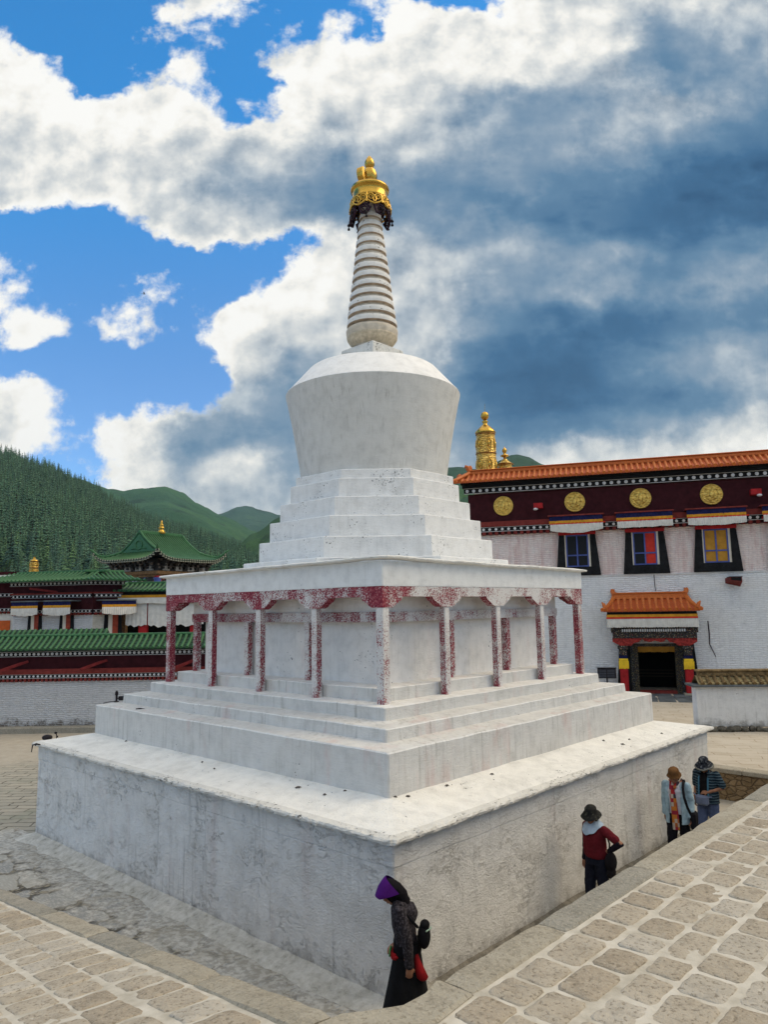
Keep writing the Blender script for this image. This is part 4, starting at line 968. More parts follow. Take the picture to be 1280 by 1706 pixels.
def ground_mat():
    m, g, fin, b = material('courtyard_ground'); P = g.obj(); s = g.xyz(P)
    wob = g.noise(P, 1.3, 4, .6, 0, 'Color')
    q = g.vmath('ADD', g.map(P, (1, 1, 0), (0, 0, R(-43))), g.vmath('MULTIPLY', g.vmath('SUBTRACT', wob, (.5, .5, .5)), (.34, .20, 0)))
    br = g.n('ShaderNodeTexBrick', offset_frequency=2); g.put(br.inputs['Vector'], q); br.inputs['Scale'].default_value = 1
    br.inputs['Brick Width'].default_value = .62; br.inputs['Row Height'].default_value = .27; br.inputs['Mortar Size'].default_value = .016; br.inputs['Mortar Smooth'].default_value = .3; br.offset = .37
    br.inputs['Color1'].default_value = (.34, .315, .26, 1); br.inputs['Color2'].default_value = (.26, .25, .21, 1); br.inputs['Mortar'].default_value = (.075, .065, .05, 1)
    n = g.noise(P, 3, 6, .65); f = g.noise(P, 30, 4)
    col = g.mix(g.math('MULTIPLY', g.step(n, .4, .7), .6), br.outputs['Color'], (.35, .33, .275, 1))
    col = g.mix(g.math('MULTIPLY', g.step(g.noise(P, .8, 4), .55, .7), .5), col, (.19, .21, .16, 1))
    # farther across the yard the slabs give way to trodden earth
    dist = g.vmath('LENGTH', g.vmath('SUBTRACT', P, (-4.6, -4.6, 0)))
    far = g.step(g.math('ADD', dist, g.math('MULTIPLY', n, 3)), 8.0, 10.5)
    col = g.mix(far, col, g.ramp(n, [(.3, (.32, .285, .23, 1)), (.7, (.40, .36, .295, 1))]))
    h = g.math('ADD', g.math('MULTIPLY', g.math('MULTIPLY', br.outputs['Fac'], g.math('SUBTRACT', 1.0, far)), -.9), g.math('ADD', g.math('MULTIPLY', f, .35), g.math('MULTIPLY', n, .4)))
    return fin(col, .85, 0, g.bump(h, .8, .02), .25)
mb = MB(); S_ = 4900
xs = [-S_, -60, -20, -8, 0, 8, 14, 40, S_]
for i in range(8):
    for j in range(8): mb.add([(xs[i], xs[j], 0), (xs[i + 1], xs[j], 0), (xs[i + 1], xs[j + 1], 0), (xs[i], xs[j + 1], 0)], [(0, 1, 2, 3)], 0)
mb.build('ground', ground_mat(), kind='structure')

def slate_mat():
    """big irregular schist slabs bedded with rows of thin stones set on edge"""
    m, g, fin, b = material('schist_paving'); P = g.obj()
    wob = g.vmath('MULTIPLY', g.vmath('SUBTRACT', g.noise(P, 2.6, 4, .6, 0, 'Color'), (.5, .5, .5)), (.5, .5, 0))
    Q = g.vmath('ADD', g.map(P, (1, 1.25, 0), (0, 0, R(12))), wob)
    ed = g.voro(Q, 1.35, 'DISTANCE_TO_EDGE'); cell = g.voro(Q, 1.35, 'F1', 'Color'); cv = g.xyz(cell)
    n = g.noise(P, 4, 6, .65); f = g.noise(g.map(P, (1, 4, 1), (0, 0, R(30))), 9, 5, .6)
    slab = g.mix(cv[0], (.19, .20, .205, 1), (.36, .35, .31, 1))
    slab = g.mix(g.step(f, .45, .7), slab, (.42, .405, .37, 1))
    # wedge stones along the joints
    wed = g.voro(g.map(P, (26, 9, 1), (0, 0, R(35))), 1.0, 'F1'); wc = g.voro(g.map(P, (26, 9, 1), (0, 0, R(35))), 1.0, 'F1', 'Color')
    band = g.math('MULTIPLY', g.step(ed, .085, .055), g.step(g.noise(P, 1.1, 3), .36, .52))
    wcol = g.mix(g.step(wed, .30, .44), g.mix(g.xyz(wc)[1], (.24, .215, .16, 1), (.33, .29, .20, 1)), (.075, .068, .055, 1))
    col = g.mix(band, g.mix(g.step(ed, .03, .0), slab, (.17, .16, .13, 1)), wcol)
    # pale mortar splashed out from the wall foot
    s = g.xyz(P); dx = g.math('SUBTRACT', g.math('ABSOLUTE', s[0]), 4.63); dy = g.math('SUBTRACT', g.math('ABSOLUTE', s[1]), 4.63); dd = g.math('MAXIMUM', dx, dy)
    mm = g.math('SUBTRACT', 1.0, g.step(g.math('ADD', dd, g.math('MULTIPLY', g.math('SUBTRACT', n, .5), 3.0)), .55, 1.25))
    col = g.mix(g.math('MULTIPLY', mm, .9), col, g.mix(g.step(g.noise(P, 11, 5, .7), .42, .6), (.33, .31, .27, 1), (.54, .515, .465, 1)))
    dust = g.step(g.noise(P, 1.7, 5), .5, .68)
    col = g.mix(g.math('MULTIPLY', dust, .45), col, (.29, .255, .19, 1))
    h = g.math('ADD', g.math('MULTIPLY', g.math('SUBTRACT', 1.0, g.step(ed, 0, .06)), -.5), g.math('ADD', g.math('MULTIPLY', f, .5), g.math('MULTIPLY', g.math('MULTIPLY', wed, band), -.8)))
    return fin(col, .75, 0, g.bump(h, .8, .03), .3)
SM = slate_mat()
mb = MB(); n = 60
def lane_quad(x0, x1, y0, y1, k, z=.006):
    for i in range(k):
        for j in range(k):
            xa, xb = x0 + (x1 - x0) * i / k, x0 + (x1 - x0) * (i + 1) / k; ya, yb = y0 + (y1 - y0) * j / k, y0 + (y1 - y0) * (j + 1) / k
            zf = lambda x, y: z + .02 * abs(nz(x * .9, y * .9, 3)) + .012 * abs(nz(x * 3, y * 3))
            mb.add([(xa, ya, zf(xa, ya)), (xb, ya, zf(xb, ya)), (xb, yb, zf(xb, yb)), (xa, yb, zf(xa, yb))], [(0, 1, 2, 3)], 0)
lane_quad(-5.6, 8.4, -9.6, -4.60, 26); lane_quad(4.60, 8.0, -4.60, 6.4, 20)
mb.build('lane_paving', SM, kind='structure')
# rough mortar fillet along the foot of the base
def fillet_mat():
    m, g, fin, b = material('mortar_fillet'); P = g.obj(); n = g.noise(P, 7, 6, .7); f = g.noise(P, 40, 4)
    col = g.ramp(n, [(.28, (.22, .21, .18, 1)), (.42, (.44, .42, .37, 1)), (.62, (.60, .58, .53, 1))])
    s = g.xyz(P); lane = g.math('MULTIPLY', g.step(s[0], 4.55, 4.62), g.step(s[1], -4.4, -3.9))
    col = g.mix(g.math('MULTIPLY', lane, .85), col, g.ramp(n, [(.35, (.045, .04, .032, 1)), (.6, (.14, .125, .10, 1))]))
    return fin(col, .9, 0, g.bump(g.math('ADD', n, g.math('MULTIPLY', f, .4)), .9, .03), .2)
mb = MB()
rings = []
for i, (a, z) in enumerate([(4.93, .004), (4.82, .045), (4.69, .085), (4.60, .13)]):
    o = []
    for k_, (p, q) in enumerate(zip(sq_ring(a, z, .1), sq_ring(a, z, .1)[1:] + sq_ring(a, z, .1)[:1])):
        c = 90 if k_ % 2 else 3
        for j in range(c):
            t = j / c; x, y = p[0] * (1 - t) + q[0] * t, p[1] * (1 - t) + q[1] * t; e = (.14 if i == 0 else .05) * nz(x * 1.8, y * 1.8, i) + .03 * nz(x * 7, y * 7)
            l = max(abs(x), abs(y)); kk = 1 + (e if i < 3 else 0) / l; o.append((x * kk, y * kk, z + (.02 * nz(x * 4, y * 4, i) if i in (1, 2) else 0)))
    rings.append(o)
mb.loft(rings, 0, True, False, False); mb.build('mortar_fillet', fillet_mat(), stupa)

def stone_mat(name, a, b_, pits=.6):
    m, g, fin, b = material(name); P = g.obj()
    big = g.noise(P, 2.3, 3); mid = g.noise(P, 12, 5, .65); f = g.noise(P, 70, 4, .7); pit = g.noise(P, 42, 3, .7)
    col = g.ramp(big, [(.3, a), (.7, b_)])
    col = g.mix(g.math('MULTIPLY', g.step(mid, .45, .7), .55), col, tuple(v * .62 for v in a[:3]) + (1,))
    col = g.mix(g.math('MULTIPLY', g.step(f, .47, .64), .45), col, (.47, .42, .335, 1))
    col = g.mix(g.math('MULTIPLY', g.step(pit, .54, .64), pits), col, (.13, .105, .072, 1))
    h = g.math('ADD', g.math('MULTIPLY', mid, .6), g.math('ADD', g.math('MULTIPLY', f, .5), g.math('MULTIPLY', pit, -.5)))
    return fin(col, .9, 0, g.bump(h, .9, .014), .2)
ST = stone_mat('granite_sett', (.37, .315, .24, 1), (.45, .395, .315, 1))
ST2 = stone_mat('granite_sett_pale', (.42, .375, .305, 1), (.49, .445, .375, 1))
ST3 = stone_mat('granite_sett_brown', (.32, .265, .195, 1), (.40, .34, .26, 1))
KST = stone_mat('kerb_stone', (.30, .265, .20, 1), (.38, .345, .275, 1), .45)
KST2 = stone_mat('kerb_stone_grey', (.22, .21, .175, 1), (.30, .28, .235, 1), .45)
def mortar_mat():
    m, g, fin, b = material('pale_mortar'); P = g.obj(); n = g.noise(P, 6, 5, .6); f = g.noise(P, 60, 4, .6)
    col = g.ramp(n, [(.3, (.37, .335, .27, 1)), (.5, (.50, .46, .385, 1)), (.7, (.60, .56, .485, 1))])
    return fin(col, .9, 0, g.bump(g.math('ADD', g.math('MULTIPLY', n, .6), g.math('MULTIPLY', f, .5)), .6, .012), .2)
MO = mortar_mat()
def sett(mb, fn, s0, s1, t0, t1, h, m):
    """one worn paving sett with rounded irregular outline"""
    cs, ct = (s0 + s1) / 2, (t0 + t1) / 2; hs, ht = (s1 - s0) / 2, (t1 - t0) / 2; n = 28; rings = []
    sd = random.random() * 90; skew = random.uniform(-.06, .06); hh = h * random.uniform(.75, 1.2); tilt = (random.uniform(-.02, .02), random.uniform(-.02, .02))
    for f, z in ((1.0, -.03), (1.0, hh * .45), (.965, hh * .82), (.88, hh), (.5, hh * 1.04)):
        ring = []
        for j in range(n):
            th = 2 * math.pi * j / n; c, s_ = math.cos(th), math.sin(th); p = 11.0
            r = (abs(c) ** p + abs(s_) ** p) ** (-1 / p); r *= 1 + .055 * nz(c * 1.4 + sd, s_ * 1.4, 1) + .045 * nz(c * 4 + sd, s_ * 4, 3)
            u, v = r * c * hs * f, r * s_ * ht * f; u += skew * v
            zz = z + tilt[0] * u + tilt[1] * v + (.006 * nz(u * 16 + sd, v * 16) if z > 0 else 0)
            ring.append(fn(cs + u, ct + v, zz))
        rings.append(ring)
    mb.loft(rings, m, True, False, True)
def sett_field(mb, fn, srange, tfun, rows, smax, m0=0, lean=0.0):
    """rows run along s; every row has its own run of lengths"""
    t = 0.0
    for r in range(rows):
        wd = random.uniform(.185, .245); s = srange - random.random() * .3
        while s < smax:
            L = random.choice((.21, .24, .27, .30, .34, .25)) * random.uniform(.94, 1.08)
            gap = random.uniform(.007, .0145); a, b_ = s + gap, s + L - gap
            cen = (s + L / 2, t + wd / 2)
            if tfun(*cen):
                wv = .035 * nz(cen[0] * .55, r * .8, 4)
                sett(mb, fn, a, b_, t + gap + wv, t + wd - gap + wv, .017, random.choice((0, 0, 0, 1, 2)))
            s += L
        t += wd
# right hand pavement: level
KX = 7.95; KW = .19
mb = MB()
def fr(s, t, h): return (KX + KW + .02 + t, s, ZP - .016 + h)
def inr(s, t):
    x = KX + KW + t; P = Vector((x, s, 0)) - KA; return (s > -7.95 or P.dot(KU) < -.22) and x < 14.5
sett_field(mb, fr, -12.8, inr, 28, 6.2)
# left hand pavement: ramp falling away along the kerb
def fl(s, t, h):
    return ramp_pt(s, t + KW + .02, h - .016)
def inl(s, t): return s > .12 and s < 12.5
sett_field(mb, fl, -.6, inl, 17, 12.6)
# mortar bed
def bed(s, t): return ramp_pt(s, t, -.005)
vs = []; nS, nT = 44, 10
for i in range(nS):
    for j in range(nT):
        s0, s1 = 14.0 * i / nS - .0, 14.0 * (i + 1) / nS; t0, t1 = .1 + 5.4 * j / nT, .1 + 5.4 * (j + 1) / nT
        q = [bed(s0, t0), bed(s1, t0), bed(s1, t1), bed(s0, t1)]
        q = [p + Vector((0, 0, .002 * nz(p.x * 3, p.y * 3))) for p in q]
        mb.add(q, [(0, 3, 2, 1)], 3)
poly = [ramp_pt(0, .05), ramp_pt(0, 5.5)]
cx, cy = (KX + .1, KA.y + .12)
mb.add([(cx, cy, ZP - .005), (poly[0].x, poly[0].y, ZP - .005), (poly[1].x, poly[1].y, ZP - .005), (20, poly[1].y, ZP - .005), (20, 9, ZP - .005), (cx, 9, ZP - .005)], [(0, 1, 2, 3, 4, 5)], 3)
pav = mb.build('raised_pavement', [ST, ST2, ST3, MO], kind='structure')
# kerb stones
def kerb_stone(mb, fn, s0, s1, t0, t1, z0, z1, m):
    k = max(3, int((s1 - s0) / .08)); rings = []; sd = random.random() * 50
    for i in range(k + 1):
        s = s0 + (s1 - s0) * i / k; e = .010 * nz(s * 4 + sd, 1) + .007 * nz(s * 13 + sd, 5); ez = .008 * nz(s * 3 + sd, 9)
        en = -.010 if i in (0, k) else 0
        rings.append([fn(s, t0 + e - 0, z0), fn(s, t0 + e, z1 - .022 + ez + en), fn(s, t0 + e + .020, z1 + ez + en), fn(s, (t0 + t1) / 2, z1 + .004 + ez + en), fn(s, t1 + .5 * e - .012, z1 + ez + en), fn(s, t1 + .5 * e, z1 - .012 + ez + en), fn(s, t1 + .5 * e, z0)])
    mb.loft(rings, m, False, True, True)
mb = MB()
fk = lambda s, t, h: (KX + t, s, ZP + h)
s = -7.92
while s < 6.2:
    L = random.uniform(.75, 1.35); kerb_stone(mb, fk, s + .005, s + L - .005, 0, KW, -.22, .006, random.choice((0, 0, 1))); s += L
fk2 = lambda s, t, h: tuple(ramp_pt(s, t, h))
s = .0
while s < 12.5:
    L = random.uniform(.8, 1.4); kerb_stone(mb, fk2, s + .005, s + L - .005, 0, KW, -.22, .006, random.choice((0, 1))); s += L
# corner block, rounded at the inner angle
A = ramp_pt(-.01, 0); B_ = ramp_pt(-.01, KW)
top = [(A.x, A.y), (7.90, -8.32), (7.975, -8.20), (7.985, -8.05), (KX + .0, -7.925), (KX + KW, -7.925), (KX + KW + .02, -8.2), (8.06, -8.5), (B_.x + .12, B_.y - .02), (B_.x, B_.y)]
vs = [(x, y, ZP - .2) for x, y in top] + [(x, y, ZP + .0) for x, y in top] 
cxm = sum(p[0] for p in top) / 10; cym = sum(p[1] for p in top) / 10
vs += [(x + (cxm - x) * .08, y + (cym - y) * .08, ZP + .008) for x, y in top]
mb.add(vs, [(i, (i + 1) % 10, (i + 1) % 10 + 10, i + 10) for i in range(10)] + [(i + 10, (i + 1) % 10 + 10, (i + 1) % 10 + 20, i + 20) for i in range(10)] + [tuple(range(20, 30))], 0)
mb.build('kerb', [KST, KST2], kind='structure')
# faces under the kerbs
RB = simple('rubble_masonry', (.20, .15, .095), .9, .5, 6, .9, 14, bdist=.05)
mb = MB()
for i in range(30):
    y0, y1 = -7.95 + 14.1 * i / 30, -7.95 + 14.1 * (i + 1) / 30
    mb.add([(KX + .03, y0, -.1), (KX + .03, y1, -.1), (KX + .03, y1, ZP - .15), (KX + .03, y0, ZP - .15)], [(0, 3, 2, 1)], 0)
for i in range(30):
    s0, s1 = -.05 + 12.6 * i / 30, -.05 + 12.6 * (i + 1) / 30
    a, b_ = ramp_pt(s0, .03), ramp_pt(s1, .03)
    mb.add([(a.x, a.y, -.1), (b_.x, b_.y, -.1), (b_.x, b_.y, b_.z - .12), (a.x, a.y, a.z - .12)], [(0, 1, 2, 3)], 0)
a = ramp_pt(-.05, .03)
mb.add([(a.x, a.y, -.1), (KX + .03, -7.95, -.1), (KX + .03, -7.95, ZP - .15), (a.x, a.y, ZP - .15)], [(0, 3, 2, 1)], 0)
mb.build('embankment_wall', RB, label='rubble wall holding up the raised cobbled pavement above the lane', cat='wall')
# upper courtyard on the right with its low retaining wall
def yard_mat():
    m, g, fin, b = material('upper_yard'); P = g.obj(); n = g.noise(P, 1.6, 6, .65); f = g.noise(P, 25, 4)
    wob = g.vmath('MULTIPLY', g.vmath('SUBTRACT', g.noise(P, 1.0, 3, .6, 0, 'Color'), (.5, .5, .5)), (.4, .25, 0))
    br = g.n('ShaderNodeTexBrick'); g.put(br.inputs['Vector'], g.vmath('ADD', g.map(P, (1, 1, 0), (0, 0, R(-30))), wob)); br.inputs['Scale'].default_value = 1; br.inputs['Brick Width'].default_value = .7; br.inputs['Row Height'].default_value = .32; br.inputs['Mortar Size'].default_value = .012
    br.inputs['Color1'].default_value = (.48, .42, .335, 1); br.inputs['Color2'].default_value = (.41, .355, .275, 1); br.inputs['Mortar'].default_value = (.27, .21, .14, 1)
    col = g.mix(g.step(n, .38, .66), br.outputs['Color'], (.49, .435, .35, 1))
    return fin(col, .9, 0, g.bump(g.math('ADD', n, g.math('MULTIPLY', f, .5)), .5, .02), .2)
mb = MB(); mb.box(-14, KX, 6.55, 60, -.2, .65, 0); mb.box(KX, 40, 6.55, 60, -.2, .651, 0)
mb.build('upper_courtyard', yard_mat(), kind='structure')
rw = MB(); rw.box(-8, KX, 6.30, 6.60, -.2, .56, 0)
rwo = empty('retaining_wall', label='low brown rubble wall at the far end of the sunken lane', cat='wall')
def rubble():
    m, g, fin, b = material('brown_rubble'); P = g.obj(); Q = g.map(P, (1, 1, 1.7))
    e = g.voro(Q, 5.5, 'DISTANCE_TO_EDGE'); c = g.xyz(g.voro(Q, 5.5, 'F1', 'Color')); n = g.noise(P, 14, 5, .7)
    col = g.mix(c[0], (.20, .135, .07, 1), (.32, .225, .125, 1)); col = g.mix(g.step(n, .45, .7), col, (.26, .18, .10, 1)); col = g.mix(g.step(e, .04, .0), col, (.15, .10, .06, 1))
    return fin(col, .9, 0, g.bump(g.math('ADD', g.step(e, 0, .1), n), .9, .04), .2)
RUB = rubble(); rw.build('wall_body', RUB, rwo)
cp = MB(); x = -8
while x < KX:
    L = min(random.uniform(.7, 1.1), KX - x); cp.box(x + .006, x + L - .006, 6.26, 6.62, .56, .66, 0, .015); x += L
cp.build('coping', KST, rwo)

# small things left lying on the ledge and steps
def twig(mb, n=4, L=.05):
    for k in range(n):
        a = random.random() * 6.28; d = Vector((math.cos(a), math.sin(a), random.uniform(.0, .3))) * L * random.uniform(.5, 1)
        mb.tube([-d + Vector((0, 0, .008)), Vector((0, 0, .012)), d * Vector((1, .8, 1)) if False else d], [.004, .008, .004], 5)
LV = simple('dry_leaf', (.12, .105, .09), .9, .4, 20, .3, 40)
def slab_z(x, y):
    l = max(abs(x), abs(y)); return 1.772 + (4.735 - l) / (4.735 - 3.88) * .135 + .004
for px_, py_, sc_, lab in [(680, 1327, 1.2, 'dark stone chip on the ledge nearest the tall step corner'), (659, 1328, .9, 'small black chip against the foot of the tall step corner'), (497, 1312, 1.5, 'bent dry twig on the left ledge'), (575, 1318, .9, 'dark crumb of plaster on the left ledge near the corner'), (541, 1324, .8, 'tiny dark crumb nearest the left ledge lip'), (337, 1270, .8, 'small dark crumb midway along the left ledge'), (357, 1281, .7, 'dark speck of grit below the crumb midway along the left ledge'), (210, 1235, 1.1, 'dark leaf at the far left ledge against the tall step'), (820, 1290, 1.0, 'dark leaf on the right ledge beside the twig'), (745, 1309, 1.3, 'grey twig on the right ledge'), (1006, 1234, 1.0, 'dark leaf on the right ledge, the topmost of its scatter'), (1038, 1240, 1.3, 'dark twig on the right ledge near the far corner'), (1049, 1232, .8, 'small dark leaf on the right ledge closest to the far corner'), (1103, 1222, .8, 'tiny pale chip on the far right end of the ledge')]:
    P = onz(px_, py_, 1.84); 
    for _ in range(4): P = onz(px_, py_, slab_z(P.x, P.y))
    mb = MB(); twig(mb, random.choice((3, 4, 5)), .032 * sc_); mb.ball((0, 0, .012), (.022 * sc_, .014 * sc_, .009), 8, 5)
    o = mb.build('debris', LV, loc=P, rz=random.random() * 6, label=lab, cat='debris', group='bits of litter on the ledge')
# floodlight and its cable on the tall step, junk at the ledge corner
P = onz(194, 1169, 2.468)
fo = empty('floodlight', P, R(40), label='small black floodlight on a short post at the left end of the tall step', cat='floodlight')
mb = MB(); mb.tube([(0, 0, 0), (0, 0, .16)], .022, 8); mb.lathe([(.05, 0), (.05, .015), (.02, .02)], 10); mb.lathe([(.03, .13), (.034, .15), (.03, .19), (.012, .215)], 10); mb.build('post', M['iron'], fo)
mb = MB(); mb.box(.05, .17, -.04, .03, .03, .11, 0, .008); mb.box(.02, .06, -.012, .012, .06, .08, 0); mb.build('lamp_head', M['iron'], fo)
mb = MB(); a = P + Vector((0, 0, .012)); b_ = onz(172, 1172, 2.462)
mb.tube([a - P, (a * .6 + b_ * .4) - P + Vector((0, 0, .012)), b_ - P + Vector((0, 0, .01))], .007, 6); c = mb.build('cable', M['iron'], loc=P, label='thin black cable trailing from the floodlight to the step edge', cat='cable')
P = onz(233, 1182, 2.45); mb = MB(); mb.tube([(-.07, -.02, .012), (0, 0, .018), (.09, .03, .012)], [.012, .016, .006], 6); mb.build('rod', M['iron'], loc=P, rz=R(20), label='short black rod lying on the tall step at the left', cat='rod')
P = onz(76, 1232, 1.80)
fo = empty('spotlight', P + Vector((-.05, .05, -.03)), R(30), label='black round spotlight behind the left tip of the ledge', cat='spotlight')
mb = MB(); mb.ball((0, 0, .06), (.10, .09, .055), 16, 10); mb.build('housing', M['iron'], fo)
mb = MB(); mb.tube([(.14, .05, -.02), (.17, .06, .06), (.15, .06, .13)], .010, 6); mb.ball((.14, .06, .14), (.035, .025, .022), 8, 6); mb.ball((.175, .06, .07), (.02, .02, .02), 8, 6); mb.build('bracket', M['iron'], fo)
P = onz(60, 1243, 1.78); mb = MB(); mb.tube([(.06, .05, .03), (.0, 0, .045), (-.035, -.05, .02), (-.045, -.06, -.10)], [.012, .016, .012, .008], 6); mb.tube([(.0, 0, .04), (.08, -.04, .03)], .012, 6); mb.build('rag', M['iron'], loc=P, label='twisted black rag hanging over the left tip of the ledge', cat='rag')
# a bird far off in the blue
P = atd(240, 490, 60); mb = MB(); mb.loft([[(-.11, 0, 0), (-.11, .01, .0), (-.11, .0, .01)], [(0, -.03, -.03), (0, .03, -.03), (0, 0, .035)], [(.12, 0, 0), (.12, .008, 0), (.12, 0, .008)]])
mb.add([(-.03, .02, .01), (.05, .02, .01), (.02, .18, .10), (-.06, .26, .05)], [(0, 1, 2, 3)]); mb.add([(-.03, -.02, .01), (.05, -.02, .01), (.02, -.18, .10), (-.06, -.26, .05)], [(3, 2, 1, 0)])
mb.add([(-.10, .0, .0), (-.2, .05, 0), (-.2, -.05, 0)], [(0, 1, 2)])
mb.build('bird', M['black'], loc=P, rz=R(60), label='tiny dark bird flying in the blue sky at left', cat='bird')
# ------------------------------------------------------------------ tiled roofs
def tile_slope(mb, u0, u1, ye, ze, yr, zr, pitch=.21, r=.055, sag=.10, seg=6, mp=1, mr=0, caps=True, ex0=0.0, ex1=0.0, thick=.05, hip=None):
    """row of half-round cover tiles over a pan, from the ridge (yr,zr) down to the eave (ye,ze); ex0/ex1 shorten the ridge at a hip"""
    L = math.hypot(ye - yr, ze - zr); steps = max(3, int(L / .16))
    def pt(u, t, h=0.0):
        y = ye + (yr - ye) * t; z = ze + (zr - ze) * t - sag * L * math.sin(math.pi * t) * .5
        return (u, y, z + h)
    n = max(1, int(round((u1 - u0) / pitch))); pitch = (u1 - u0) / n
    def tmax(u):
        t = 1.0
        if ex0 and u < u0 + ex0: t = min(t, max(.02, (u - u0) / ex0))
        if ex1 and u > u1 - ex1: t = min(t, max(.02, (u1 - u) / ex1))
        return t
    # pan with little tile steps
    for i in range(n * 2):
        ua, ub = u0 + pitch * i / 2, u0 + pitch * (i + 1) / 2; ta, tb = tmax(ua), tmax(ub)
        for k in range(steps):
            a, b_ = k / steps, (k + 1) / steps
            mb.add([pt(ua, a * ta, .012), pt(ub, a * tb, .012), pt(ub, b_ * tb, -.004), pt(ua, b_ * ta, -.004)], [(0, 1, 2, 3)], mp)
            mb.add([pt(ua, b_ * ta, -.004), pt(ub, b_ * tb, -.004), pt(ub, b_ * tb, .012), pt(ua, b_ * ta, .012)], [(0, 1, 2, 3)], mp)
        mb.add([pt(ua, 0, .012), pt(ua, 0, -thick), pt(ub, 0, -thick), pt(ub, 0, .012)], [(0, 1, 2, 3)], mp)
    # underside
    mb.add([pt(u0, 0, -thick), pt(u1, 0, -thick), pt(u1 - ex1, 1, -thick), pt(u0 + ex0, 1, -thick)], [(0, 3, 2, 1)], mp)
    sl = Vector((0, yr - ye, zr - ze)).normalized(); up = Vector((0, -sl.z, sl.y))
    if up.z < 0: up = -up
    for i in range(n):
        u = u0 + pitch * (i + .5); tm = tmax(u); rings = []
        kk = max(1, int(steps * tm))
        for k in range(kk):
            for f, rr in ((0, r * 1.08), (.93, r * .88)):
                t = (k + f) / kk * tm; c = Vector(pt(u, t, .0)) + up * .006; ring = []
                for j in range(seg + 1):
                    th = math.pi * j / seg; ring.append(c + Vector((math.cos(th) * rr, 0, 0)) + up * math.sin(th) * rr)
                rings.append(ring)
        mb.loft(rings, mr, True, False, False, closed=False)
        if caps:
            c = Vector(pt(u, 0, .0)) + Vector((0, -.012, 0)) + up * .012; q = [c + Vector((math.cos(2 * math.pi * j / 10) * r * 1.15, 0, 0)) + up * math.sin(2 * math.pi * j / 10) * r * 1.15 for j in range(10)]
            mb.add(q + [p + Vector((0, .03, 0)) for p in q], [tuple(range(10))] + [((j + 1) % 10, j, j + 10, (j + 1) % 10 + 10) for j in range(10)], mr)
            # drip tile between the covers
            um = u + pitch / 2
            if i < n - 1:
                d = Vector(pt(um, 0, .0)) + Vector((0, -.006, 0)); w_ = pitch * .30
                mb.add([d + Vector((-w_, 0, .01)), d + Vector((-w_, 0, -.025)), d + Vector((0, 0, -.062)), d + Vector((w_, 0, -.025)), d + Vector((w_, 0, .01))], [(0, 1, 2, 3, 4)], mp)
def dots(mb, u0, u1, y, z0, z1, pitch, mboard=0, mdot=1, mline=1, line=.016, r=None):
    """black board with a row of white discs between two white fillets"""
    mb.box(u0, u1, y, y + .10, z0, z1, mboard)
    r = r or (z1 - z0) * .33; n = max(1, int((u1 - u0) / pitch)); p = (u1 - u0) / n; zc = (z0 + z1) / 2
    for i in range(n):
        c = u0 + p * (i + .5)
        mb.add([(c + r * math.cos(6.2832 * j / 12), y - .022, zc + r * math.sin(6.2832 * j / 12)) for j in range(12)] + [(c + r * 1.1 * math.cos(6.2832 * j / 12), y + .002, zc + r * 1.1 * math.sin(6.2832 * j / 12)) for j in range(12)], [tuple(range(12))] + [((j + 1) % 12, j, j + 12, (j + 1) % 12 + 12) for j in range(12)], mdot)
    if line:
        mb.box(u0, u1, y - .018, y + .02, z1, z1 + line, mline); mb.box(u0, u1, y - .018, y + .02, z0 - line, z0, mline)
def teeth(mb, u0, u1, y0, y1, z0, z1, pitch, m=0, w=.5):
    n = max(1, int((u1 - u0) / pitch)); p = (u1 - u0) / n
    for i in range(n): mb.box(u0 + p * (i + .5 - w / 2), u0 + p * (i + .5 + w / 2), y0, y1, z0, z1, m)
def trapezoid(mb, bl, br, tl, tr, y0, y1, m=0): mb.prism([bl, br, tr, tl], y0, y1, m)
def pleats(mb, u0, u1, y, ztop, zbot, depth, m, n=40, sag=.0, dy=0.0, yl=None):
    """gathered cloth strip hanging from ztop"""
    N = n * 4; rows = 5; grid = []
    for k in range(rows + 1):
        f = k / rows; row = []
        for i in range(N + 1):
            t = i / N; u = u0 + (u1 - u0) * t
            z = ztop + (zbot - ztop) * f * (1 + .10 * nz(t * 7, zbot) + .05 * nz(t * 31, 2)) - sag * math.sin(t * math.pi) * f
            yy = y + dy * f + depth * (.35 + .65 * f) * (math.sin(t * n * 6.2832) + .4 * nz(t * 23, f * 2))
            row.append((u + .01 * f * nz(t * 40, 3), yy, z))
        grid.append(row)
    mb.loft(grid[::-1], m, True, False, False, closed=False)

# ------------------------------------------------------------------ assembly hall on the right
HF = Frame((-9.46, 15.14), (.89748816, .44103855))
hall = empty('assembly_hall', HF.o, HF.rz, label='long white and pink temple hall with maroon frieze, orange tiled eave and gold medallions', cat='temple hall')
HU0, HU1 = .55, 19.0
MW = brickwash('hall_white_masonry', (.84, .845, .85), .085, .34)
MP = brickwash('hall_pink_masonry', (.90, .77, .73), .085, .34, pinkamt=.42)
G0 = .64
